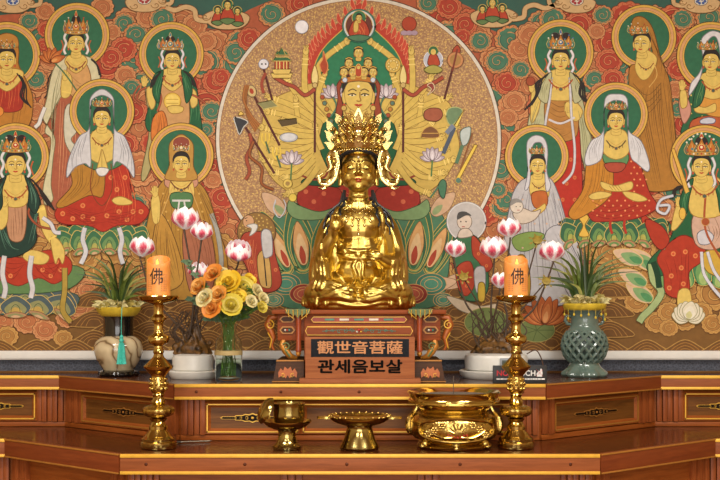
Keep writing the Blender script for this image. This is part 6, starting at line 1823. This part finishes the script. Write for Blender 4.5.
# ---- glass vase of water and the roses
d = 3.945; k = d / FOC
m, nt, bs = newmat('clear_glass')
bs.inputs['Transmission Weight'].default_value = 1; bs.inputs['Roughness'].default_value = .02; bs.inputs['IOR'].default_value = 1.12; bs.inputs['Base Color'].default_value = (.95, 1, .97, 1)
GLASS = m
GV = thing('glass_vase', 'clear glass bottle vase with water, holding the yellow roses', 'vase', spot(228.5, d, ZU))
b = B(); b.lathe([(x * k, z * k) for x, z in ((0, 0), (12.8, 0), (13.6, 2), (13.6, 36), (12.6, 41), (8.4, 46), (7.4, 49), (8, 54), (9.4, 57), (8.9, 57.2), (7.3, 54), (6.7, 49), (7.8, 45.4), (12, 40.4), (13., 36), (13., 3), (0, 2.4))], 40); b.build('glass', GLASS, GV)
m, nt, bs = newmat('water')
bs.inputs['Transmission Weight'].default_value = 1; bs.inputs['Roughness'].default_value = 0; bs.inputs['IOR'].default_value = 1.08; bs.inputs['Base Color'].default_value = (.88, .95, .84, 1)
b = B(); b.lathe([(x * k, z * k) for x, z in ((0, 2.6), (12.8, 3.1), (12.8, 22), (0, 22))], 40); b.build('water', m, GV)
b = B(); b.lathe([(13.7 * k, 26 * k), (13.95 * k, 26.2 * k), (13.95 * k, 30.3 * k), (13.7 * k, 30.5 * k)], 40); b.build('band', plain('paper_band', '#b09a66', .6, vary=.1), GV, label='narrow tan band around the glass')

ROSE_C = {'apricot': ('#d9943a', '#e6b262'), 'orange': ('#d5822c', '#e09c4a'), 'yellow': ('#d9b01e', '#e6c63c'), 'lemon': ('#cdb93c', '#dccb68'), 'cream': ('#d8c88a', '#e6dcae')}
RG = plain('rose_green', '#4a6a28', .5, vary=.25, scale=60)
EUC = plain('eucalyptus', '#5f7a5c', .6, vary=.2, scale=60)
def rose_mesh(kind, seed):
    b = B(); r = random.Random(seed)
    for ring, (n, R, H, op) in enumerate(((3, .24, .92, .2), (3, .42, .96, .35), (4, .64, .94, .6), (5, .88, .86, .95), (6, 1.06, .7, 1.4))):
        for j in range(n):
            a0 = 2 * pi * j / n + ring * .7 + r.uniform(-.3, .3); R = R * r.uniform(.9, 1.1); H = H * r.uniform(.9, 1.1); wd = 2 * pi / n * .68
            rows = []
            for i in range(6):
                v = i / 5
                rr = R * (.25 + .75 * sin(v * pi / 2)) * (1 + (op - .6) * .25 * v * v)
                rows.append([(rr * cos(a0 + wd * u * (1 - .25 * v ** 4)), rr * sin(a0 + wd * u * (1 - .25 * v ** 4)), -.45 + H * v * .95 - .12 * (u * u) * v - (.12 * v ** 3 if ring > 1 else 0)) for u in (-1, -.6, -.2, .2, .6, 1)])
            b.mi = ring % 2
            b.sheet(rows)
    b.mi = 0
    b.ball((0, 0, .2), (.2, .2, .4), 10, 6)
    return b.mesh('bloom', [plain('rose_' + kind + '_a', ROSE_C[kind][0], .55, vary=.08), plain('rose_' + kind + '_b', ROSE_C[kind][1], .55, vary=.08)])
RM = {c: rose_mesh(c, i) for i, c in enumerate(ROSE_C)}
b = B()
leaf_blade(b, (0, 0, 0), (.018, -.004, .008), (.036, -.002, .002), .009, 8, 0)
for q in range(2): leaf_blade(b, (.008, 0, .004), (.014, (-1) ** q * .012, .012), (.022, (-1) ** q * .024, .010), .006, 6, 0)
LEAFM = b.mesh('leaf', RG)
roses = [(198, 286, 7.6, -.03, 'apricot', 'apricot rose at the outer left edge of the bouquet, second from the top'), (212, 273, 7., -.01, 'orange', 'orange-apricot rose at the top left of the bouquet'),
         (228, 282, 9.4, -.03, 'yellow', 'largest bright yellow rose at the top middle of the bouquet'), (244, 287, 8.4, -.02, 'lemon', 'lemon yellow rose right of the largest rose'),
         (204, 297, 7.6, -.06, 'cream', 'pale cream-apricot rose on the lower left of the bouquet'), (218, 294, 7.2, -.07, 'apricot', 'apricot rose right below the largest yellow rose'),
         (231, 305, 8.6, -.08, 'lemon', 'lemon rose with greenish centre low in the middle of the bouquet'), (211, 308, 7.4, -.08, 'orange', 'orange rose lowest on the left of the bouquet'),
         (258, 290, 5.4, -.03, 'cream', 'small cream bud at the upper right of the bouquet'), (252, 301, 5.2, -.06, 'cream', 'small cream bud at the lower right of the bouquet, left of another'),
         (264, 298, 5., -.04, 'cream', 'small cream bud at the far right of the bouquet'), (262, 307, 4.6, -.06, 'lemon', 'small yellow-green bud hanging low at the right of the bouquet'),
         (250, 279, 5., .02, 'yellow', 'small yellow rose at the back right top of the bouquet'), (221, 271, 5.4, .03, 'cream', 'half hidden cream rose at the back top of the bouquet'),
         (238, 296, 6., -.05, 'yellow', 'yellow rose tucked between the two lemon roses')]
gx = spot(228.5, d, 0)[0]
for i, (x, y, rad, dy, c, lab) in enumerate(roses):
    p = at(x, y, d + dy)
    t = thing('rose', lab, 'rose', (gx + (-6 + (i * 5) % 13) * k * 1.15, d - CAM_D + ((i * 3) % 7 - 3) * .0042, ZU + 5 * k), 0, 'roses in the glass vase')
    q = p - Vector(t.location)
    o = link('bloom', RM[c], t); s = rad * k * 1.0
    o.location = q; o.scale = (s, s, s)
    out = Vector((q.x * 1.0, -.075 + dy * .8, .065)).normalized()
    o.rotation_euler = Vector((0, 0, 1)).rotation_difference(out).to_euler()
    nx, nz = (.3 * (-6 + (i * 5) % 13) / 6) * 5 * k, 47 * k
    neck = Vector((gx + (((i * 7) % 9) - 4) * k * 1.2, 0, 0)); neck = Vector((neck.x - t.location.x, (d - CAM_D) - t.location.y, nz))
    b = B(); b.tube(catmull([(0, 0, 0), tuple(neck), tuple(neck.lerp(q, .55) + Vector((0, 0, .012))), tuple(q - out * s * .35)], False, 6), [.0018, .0018, .0018, .0018], 6); b.build('stem', RG, t)
    r = random.Random(i)
    for j in range(3):
        l = link('leaf', LEAFM, t); f = .35 + .25 * j
        l.location = neck.lerp(q, f) + Vector((0, 0, .010)); l.rotation_euler = (r.uniform(-.5, .5), r.uniform(-.6, .4), r.uniform(0, 6.28)); l.scale = [r.uniform(.7, 1.1)] * 3
# leafy sprays among the roses
for i, (x, y, lab) in enumerate(((186, 262, 'grey-green eucalyptus spray rising left of the bouquet'), (272, 300, 'leafy green sprig at the far right of the bouquet'), (190, 300, 'grey-green sprig low at the left of the bouquet'), (246, 318, 'short leafy sprig drooping under the lemon roses'), (207, 320, 'short leafy sprig drooping under the orange roses'))):
    p = at(x, y, d + .02); t = thing('leaf_spray', lab, 'foliage', (gx + (i - 2) * 2 * k, d - CAM_D + .01, ZU + 6 * k))
    q = p - Vector(t.location); neck = Vector((gx - t.location.x, -.01, 47 * k))
    pts = catmull([(0, 0, 0), tuple(neck), tuple(neck.lerp(q, .5) + Vector((0, 0, .01))), tuple(q)], False, 6)
    b = B(); b.tube(pts, [.002, .0018, .0014, .001], 6); b.build('stem', RG, t)
    b = B()
    for j in range(8, len(pts)):
        for sg in (-1, 1):
            v = Vector(pts[j]); e = Vector((sg * .018, -.008, .008 * (j % 3)))
            leaf_blade(b, v, v + e * .5 + Vector((0, 0, .003)), v + e, .0075, 6, j)
    b.build('foliage', EUC, t)
# ================================================================== brass on the lower tier
BRASS = metal('brass', '#c8ac64', .15, vary=.05, bscale=8)
BRASSR = metal('brass_relief', '#c4a85e', .22, bump=.5, bscale=160, vary=.15)
BRONZE = metal('aged_brass', '#ab985c', .17, vary=.12, bscale=12)
ZL = Z_LO + .0022

# ---- candlesticks
d = 3.64; k = d / FOC
def candlestick(label, cx):
    t = thing('candlestick', label, 'candlestick', spot(cx, d, ZL), 0, 'pair of tall brass candlesticks')
    y0 = HOR + (CAM_Z - ZL) * FOC / d
    P_ = lambda L: [(x * k, (y0 - y) * k) for x, y in L]
    b = B(); b.lathe(P_([(0, y0), (17.6, y0), (18.4, y0 - 1.5), (18.4, y0 - 6), (17, y0 - 7), (17.4, y0 - 9.5), (15.5, y0 - 11), (13, y0 - 13), (11.5, y0 - 15.5), (9, y0 - 17.5), (8, y0 - 20)]), 56); b.build('base', BRASS, t)
    b = B(); b.lathe(P_([(7.8, 430.6), (9.4, 429), (9.6, 426), (7.6, 424), (6.6, 421.5), (8, 420), (9, 418.5), (6, 417)]), 40); b.build('lower_stem', BRASS, t)
    b = B(); b.lathe(P_([(6, 417.4), (10, 416.6), (14, 414.4), (15.6, 411.5), (15.4, 408.5), (13, 406.4), (9.5, 405), (6, 404)]), 64, wob=lambda a, j, z: 1 + .05 * abs(cos(6 * a)) * (1 if 1 <= j <= 5 else 0)); b.build('lotus_knop', BRASSR, t)
    b = B(); b.lathe(P_([(6, 404.4), (7.4, 402), (6, 399.5), (5.2, 397), (6.2, 394.6), (5.4, 393)]), 40); b.build('middle_stem', BRASS, t)
    b = B(); b.lathe(P_([(5.4, 393.4), (7, 392), (8.2, 387), (8., 381), (7, 377), (7.6, 375), (10.5, 371.5), (14.4, 367.6), (14.8, 366), (12.4, 364), (8.5, 360), (5.6, 357)]), 48); bo = b.build('baluster', BRASS, t)
    b = B()
    for j in range(10):
        a = 2 * pi * j / 10
        for (r_, y, s_) in ((7.9, 388.5, 1.9), (8.1, 383.5, 2.2), (7.6, 379, 1.6)):
            b.ball((r_ * k * cos(a + y), r_ * k * sin(a + y), (y0 - y) * k), s_ * k, 8, 6)
    b.build('relief', BRASSR, bo)
    b = B(); b.lathe(P_([(5.6, 357.4), (4.6, 354), (5.6, 352), (4.6, 349.5), (4.4, 346), (6.4, 344.4), (9.8, 342.8), (10.8, 340.5), (10.8, 337), (9.6, 335.4), (6, 334), (4.8, 332), (4.6, 325), (5.6, 321.6), (7.8, 320), (8.2, 317.5), (6.4, 315.6), (4.8, 314), (4.8, 308), (6, 304.6)]), 48); b.build('upper_stem', BRASS, t)
    b = B(); b.lathe(P_([(5.6, 305), (10, 303.6), (16.5, 301.6), (19.6, 299.4), (20.6, 296.6), (20.2, 295.6), (19, 297), (15, 298.6), (0, 298.8)]), 56); b.build('drip_pan', BRASS, t)
    return t, y0
# the candle: a wax pillar with a soft flame lamp
m, nt, bs = newmat('warm_wax')
tc = N(nt, 'ShaderNodeTexCoord'); sp = N(nt, 'ShaderNodeSeparateXYZ'); nt.links.new(tc.outputs['Object'], sp.inputs[0])
nz = N(nt, 'ShaderNodeTexNoise', Scale=30.); nt.links.new(tc.outputs['Object'], nz.inputs['Vector'])
r = ramp(nt, nz.outputs['Fac'], [(.3, '#d4853c'), (.7, '#e0964c')])
nt.links.new(r.outputs[0], bs.inputs['Base Color']); bs.inputs['Roughness'].default_value = .45
bs.inputs['Subsurface Weight'].default_value = .3; bs.inputs['Subsurface Radius'].default_value = (.03, .012, .004)
bs.inputs['Emission Color'].default_value = rgb('#f09038'); bs.inputs['Emission Strength'].default_value = .22
WAX = m
m, nt, bs = newmat('flame_glow')
bs.inputs['Base Color'].default_value = rgb('#ffc860'); bs.inputs['Emission Color'].default_value = rgb('#ffb83c'); bs.inputs['Emission Strength'].default_value = 2.2
FLAME = m
INKM = plain('candle_ink', '#2c1a10', .5)
def candle(label, cx):
    t = thing('candle', label, 'candle', spot(cx, d, ZL + (y0c - 298.4) * k + .0006), 0, 'pair of orange candles')
    R, H = 11.8 * k, 42.4 * k
    b = B()
    seg = 48; prof = [(0, 0), (R * .97, 0), (R, .001), (R, H * .5), (R, H * .9)]
    b.lathe([(0, 0), (R * .97, 0), (R, .001), (R, H * .4), (R, H * .7), (R, H - 4.6 * k), (R * .97, H - 4 * k), (R * .90, H - 4 * k), (R * .84, H - 8 * k), (R * .6, H - 12 * k), (0, H - 13 * k)], seg)
    for v in b.bm.verts:
        if v.co.z > H - 9 * k and hypot(v.co.x, v.co.y) > R * .8: v.co.z += 4.8 * k * sin(atan2(v.co.y, v.co.x))
    b.build('wax', WAX, t)
    b = B(); b.lathe([(0, 0), (.0040, .003), (.0056, .010), (.0044, .018), (.0018, .026), (0, .030)], 14, (0, -R * .55, H - 12.5 * k)); b.build('flame', FLAME, t)
    o = writing('buddha_character', '佛', 17.5 * k, INKM, t, (0, -R - .0006, H * .48), depth=.0003, bold=.0003, sx=.78)
    for v in o.data.vertices:   # follow the round of the candle
        a = v.co.x / R; v.co.z -= R * (1 - cos(a)) - .0004
    b = B()
    for cc in range(-6, 7):
        if abs(cc) < 3: continue
        a = cc * .14
        for j in range(9):
            z = H * .16 + j * .0062; x, y = R * 1.003 * sin(a), -R * 1.003 * cos(a)
            b.box(x - .0008, x + .0008, y - .0004, y + .0004, z, z + .0038)
    o = b.build('fine_script', plain('script_brown', '#9a5a2c', .5), t, smooth=False); o['kind'] = 'stuff'
    return t
_, y0c = candlestick('tall brass candlestick in front of the rose bouquet, nearer the marbled vase', 158.5)
candlestick('tall brass candlestick beside the incense burner and the NO TOUCH sign', 516)
candle('lit orange candle lettered in black, left of the rose bouquet', 158.5)
candle('lit orange candle lettered in black, among the blooms near the celadon vase', 516)

# ---- cup with a tilted lid on a saucer
d = 3.62; k = d / FOC
y0 = HOR + (CAM_Z - ZL) * FOC / d
P_ = lambda L: [(x * k, (y0 - y) * k) for x, y in L]
CUP = thing('offering_cup', 'brass offering cup on a footed saucer, its lid leaning open', 'cup', spot(287, d, ZL))
b = B(); b.lathe(P_([(0, y0), (14, y0), (14.4, y0 - 2.4), (11.6, y0 - 5), (9.4, y0 - 9), (8.6, y0 - 16), (9.4, 430), (12, 428.6)]), 48); b.build('foot', BRONZE, CUP)
b = B(); b.lathe(P_([(6, 430), (14, 428.8), (20, 426), (24.2, 422.2), (24.8, 420.4), (23.4, 420.6), (19, 423.6), (12, 425.4), (0, 425.8)]), 56); b.build('saucer', BRONZE, CUP)
b = B(); b.lathe(P_([(8, 426), (12, 425.4), (15, 421), (15.8, 414), (15.2, 407), (15.8, 404.4), (16.2, 403), (15, 402.6), (14.2, 405), (14.6, 412), (13, 420), (0, 423)]), 56, (2 * k, 0, 0)); b.build('bowl', BRONZE, CUP)
M = Matrix.Translation((-21.5 * k, -.006, (y0 - 410) * k)) @ Matrix.Rotation(radians(22), 4, 'Z') @ Matrix.Rotation(radians(-64), 4, 'Y')
b = B(); b.lathe([(0, 3.6 * k), (8 * k, 2.8 * k), (12 * k, .6 * k), (13.4 * k, -1.6 * k), (14.2 * k, -1.4 * k), (12.8 * k, 1.6 * k), (8.4 * k, 4.2 * k), (4 * k, 5 * k), (0, 5.2 * k)], 40, M=M); b.build('lid', BRONZE, CUP)

# ---- footed dish with scalloped handles
DISH = thing('offering_dish', 'footed brass dish with two scalloped handles', 'dish', spot(359.5, d, ZL))
b = B(); b.lathe(P_([(0, y0), (19, y0), (20, y0 - 1.6), (19, y0 - 4), (15.6, y0 - 10), (13.2, y0 - 18), (12.6, 427), (13.6, 425)]), 56); b.build('foot', BRONZE, DISH)
b = B(); b.lathe(P_([(10, 426), (18, 424.6), (26, 421.6), (30, 418.6), (31, 415.8), (30, 415.4), (27, 417.6), (20, 419.6), (0, 420.4)]), 64); b.build('plate', BRONZE, DISH)
for sg in (-1, 1):
    b = B()
    q = catmull([(29, 415.4), (34, 413.4), (38, 415.6), (42.5, 417.8), (38.5, 420.4), (33, 421.4), (28, 420.6)], False, 4)
    b.prism([(sg * x * k, (y - 417.6) * k * 1.5) for x, y in q], -1.1 * k, 1.1 * k, M=Matrix.Translation((0, 0, (y0 - 417.4) * k)) @ Matrix.Rotation(pi / 2, 4, 'X'))
    b.build('handle', BRASSR, DISH)
b = B()
for j in range(28):
    a = 2 * pi * j / 28; b.ball((30.6 * k * cos(a), 30.6 * k * sin(a), (y0 - 415.6) * k), 1.5 * k, 8, 6)
b.build('beaded_edge', BRASSR, DISH)

# ---- incense burner
d = 3.67; k = d / FOC
y0 = HOR + (CAM_Z - ZL) * FOC / d
P_ = lambda L: [(x * k, (y0 - y) * k) for x, y in L]
BUR = thing('incense_burner', 'large round brass incense burner with flower reliefs and red dots', 'incense burner', spot(454, d, ZL))
b = B(); b.lathe(P_([(0, y0), (36, y0), (37.4, y0 - 2), (35, y0 - 5), (29, y0 - 8), (25, y0 - 10.5), (26, 439)]), 64); b.build('foot', BRASS, BUR)
for j in range(6):
    a = 2 * pi * j / 6 + .5
    b = B(); b.ball((34 * k * cos(a), 34 * k * sin(a), 5 * k), (4.4 * k, 4.4 * k, 5 * k)); b.ball((37 * k * cos(a), 37 * k * sin(a), 2.4 * k), (3.4 * k, 3.4 * k, 2.4 * k)); b.build('claw_foot', BRASSR, BUR)
b = B(); b.lathe(P_([(24, 440), (33, 439.4), (40, 437), (43.6, 432.4), (44.4, 426), (43.8, 419.6), (41, 415), (36, 412.4), (33, 411)]), 72); body_ = b.build('body', BRASSR, BUR)
b = B(); b.lathe(P_([(32.6, 412), (34.6, 409.6), (36.4, 406), (37, 404), (41, 403.4), (45, 402), (45.2, 399), (43.8, 397), (44.6, 394), (46.6, 391.8), (45.4, 390.6), (42, 392), (38, 395), (30, 396.4), (0, 397)]), 72); b.build('rim', BRASS, BUR)
b = B(); b.lathe(P_([(45, 402.4), (46, 401.6), (46, 399.8), (45, 399)]), 72); b.build('rim_bead', BRASSR, BUR)
# front cartouche with flowers
yc = 426.
def onface(x, y, out=0.):
    r_ = 44.4 * max(.0, 1 - abs((y - 425.5) / 15.5) ** 4) ** .25 + out
    r_ = min(r_, 44.4 + out)
    return (x * k, -sqrt(max(1, r_ * r_ - x * x)) * k, (y0 - y) * k)
b = B()
ov = [(38 * cos(t_) * (1 - .05 * cos(4 * t_)), yc + 11.4 * sin(t_)) for t_ in [2 * pi * i / 60 for i in range(61)]]
b.tube([onface(x, y, .4) for x, y in ov], 1.0 * k, 6); b.build('cartouche', BRASS, BUR)
b = B(); r = random.Random(4)
for (fx, fy) in ((-22, 426), (22, 425), (-28, 430), (28, 431), (-15, 421), (15, 421)):
    for j in range(6):
        a = 2 * pi * j / 6; b.ball(onface(fx + 2.6 * cos(a), fy + 2.4 * sin(a), .3), (1.5 * k, 1. * k, 1.4 * k), 8, 6)
    b.ball(onface(fx, fy, .8), 1.3 * k, 8, 6)
for j in range(7):
    a = pi * j / 6
    b.tube([onface(9 * cos(a) * .4, 428 - 3 * sin(a), .4), onface(9 * cos(a), 426 - 7.5 * sin(a), .9)], [1.4 * k, .7 * k], 6)
for s_ in (-1, 1):
    b.tube([onface(s_ * x, y, .4) for x, y in catmull([(3, 432), (12, 433), (20, 431), (27, 426), (24, 421), (30, 420)], False, 4)], .8 * k, 6)
b.build('relief', BRASS, BUR)
RD = plain('red_enamel', '#a81f1c', .3)
for j in range(7):
    x = -9 + 3 * j
    b = B(); b.ball(onface(x, 431.2 - abs(x) * .12 + (1 if abs(x) < 4 else 0), .6), .95 * k, 8, 6); b.build('red_dot', RD, BUR)
for sg in (-1, 1):
    b = B(); q = catmull([(sg * 40, 0, 14), (sg * 44.5, -3, 16), (sg * 46, -4, 22), (sg * 44.5, -3, 29), (sg * 40, 0, 34), (sg * 37, 0, 40)], False, 5)
    b.tube([(x * k, y * k, z * k) for x, y, z in q], [2.4 * k, 3.2 * k, 3. * k, 2.4 * k, 1.4 * k], 8); b.build('handle', BRASSR, BUR)
b = B(); b.lathe(P_([(0, 397.4), (40, 396.8), (38, 394.8), (20, 394), (0, 393.8)]), 40); b.build('ash', plain('ash_grey', '#6a6258', .9, vary=.3, scale=200), BUR)
INC = thing('incense_stick', 'thin grey incense stick standing in the burner', 'incense stick', (at(453.5, 390, d).x, d - CAM_D, ZL + (y0 - 394.2) * k))
b = B(); b.lathe([(0, -.003), (.0012, -.0025), (.0012, .038), (.0009, .058), (0, .059)], 8); b.build('stick', plain('incense_grey', '#55483c', .8), INC)

# ---- a thin striker lying on the shelf
p, q = at(181, 440.5, 3.84), at(212, 436.3, 3.835)
ROD = thing('metal_rod', 'thin grey metal rod lying on the lower shelf beside the left candlestick', 'rod', (p.x, -.60 - .0, ZL + .0016 - .002))
L_ = q.x - p.x
b = B(); b.tube([(0, -.03, .0028), (L_, .0, .0028)], .0026, 10); b.build('shaft', metal('dull_steel', '#8f8878', .35), ROD)
b = B(); b.tube([(-.004, -.031, .0028), (.012, -.0283, .0028)], .0034, 10); b.build('grip', plain('grip_dark', '#4a4238', .5), ROD)

# ---- the little black sign
d = 3.838; k = d / FOC
SG = thing('notice_sign', 'small black NO TOUCH sign standing behind the right candlestick', 'sign', spot(520, d, ZU))
b = B(); b.box(-27 * k, 27 * k, 0, .012, 0, 17.6 * k, .0015); b.build('board', plain('sign_black', '#17181a', .4), SG)
b = B(); b.box(-27 * k, 27 * k, .0, .03, 0, .002, .0006); b.build('foot', plain('sign_black', '#17181a', .4), SG)
RT, WT = plain('sign_red', '#c8202a', .4), plain('sign_white', '#d8d6d2', .4)
SZ = 7.6 * k
writing('red_word', 'NO', SZ, RT, SG, (-23.6 * k, -.0006, 9.8 * k), depth=.0003, bold=.0005, sx=1., align='LEFT')
writing('white_word', 'TOUCH', SZ, WT, SG, (-10.8 * k, -.0006, 9.8 * k), depth=.0003, bold=.0005, sx=.98, align='LEFT')
b = B()
for (xa, za, h) in ((-23.5, 3.5, 1.4),):
    x = xa
    r = random.Random(2)
    while x < 22:
        w_ = r.uniform(1.2, 3.4); b.box(x * k, (x + w_) * k, -.0007, .0002, za * k, (za + h) * k); x += w_ + .6
b.build('small_print', WT, SG, smooth=False)
b = B()
b.prism([(x * k, z * k) for x, z in ((17, 6.6), (22, 6.6), (22.6, 10.5), (21.6, 14.5), (20.4, 14.5), (20, 12), (18.6, 12.6), (17.4, 10.6), (16.4, 9.6))], -.0007, .0002); b.build('hand_emblem', WT, SG, smooth=False)
b = B()
for s_ in (-1, 1): b.tube([((19.6 - 3.4) * k, -.0011, (10.4 - s_ * 3.4) * k), ((19.6 + 3.4) * k, -.0011, (10.4 + s_ * 3.4) * k)], .0011, 6, flat=.4)
b.build('red_cross', RT, SG)
# ================================================================== light: open doorway behind the camera, four ceiling lamps
EXPOSURE = -.94
w = bpy.data.worlds.new('world'); SC.world = w; w.use_nodes = True
w.node_tree.nodes['Background'].inputs[0].default_value = (.9, .95, 1, 1)
w.node_tree.nodes['Background'].inputs[1].default_value = .6
def area(name, loc, rot, sx, sy, power, col):
    l = bpy.data.lights.new(name, 'AREA'); l.shape = 'RECTANGLE'; l.size = sx; l.size_y = sy; l.energy = power; l.color = col
    o = bpy.data.objects.new(name, l); COL.objects.link(o); o.location = loc; o.rotation_euler = rot
    return o
area('daylight_through_doorway', (0, ROOMY + .02, 1.38), (pi / 2, 0, 0), 5.1, 2.7, 400, (1, .96, .9))
for x in (-1.15, 1.15):
    for y in (-2.3, -4.9):
        area('ceiling_lamp', (x, y, ROOMZ - .03), (0, 0, 0), .9, .5, 105, (1, .955, .88))
# ================================================================== camera
cam = bpy.data.cameras.new('camera')
co = bpy.data.objects.new('camera', cam); COL.objects.link(co)
co.location = (0, -CAM_D, CAM_Z); co.rotation_euler = (pi / 2, 0, 0)
cam.sensor_width = 36; cam.lens = FOC / 720 * 36; cam.shift_y = (HOR - 240) / 720
cam.clip_start = .05
SC.camera = co
vs = SC.view_settings
vs.view_transform = 'Standard'; vs.look = 'None'; vs.gamma = 1; vs.exposure = EXPOSURE
vs.use_curve_mapping = False
SC.cycles.use_denoising = True
SC.cycles.max_bounces = 8
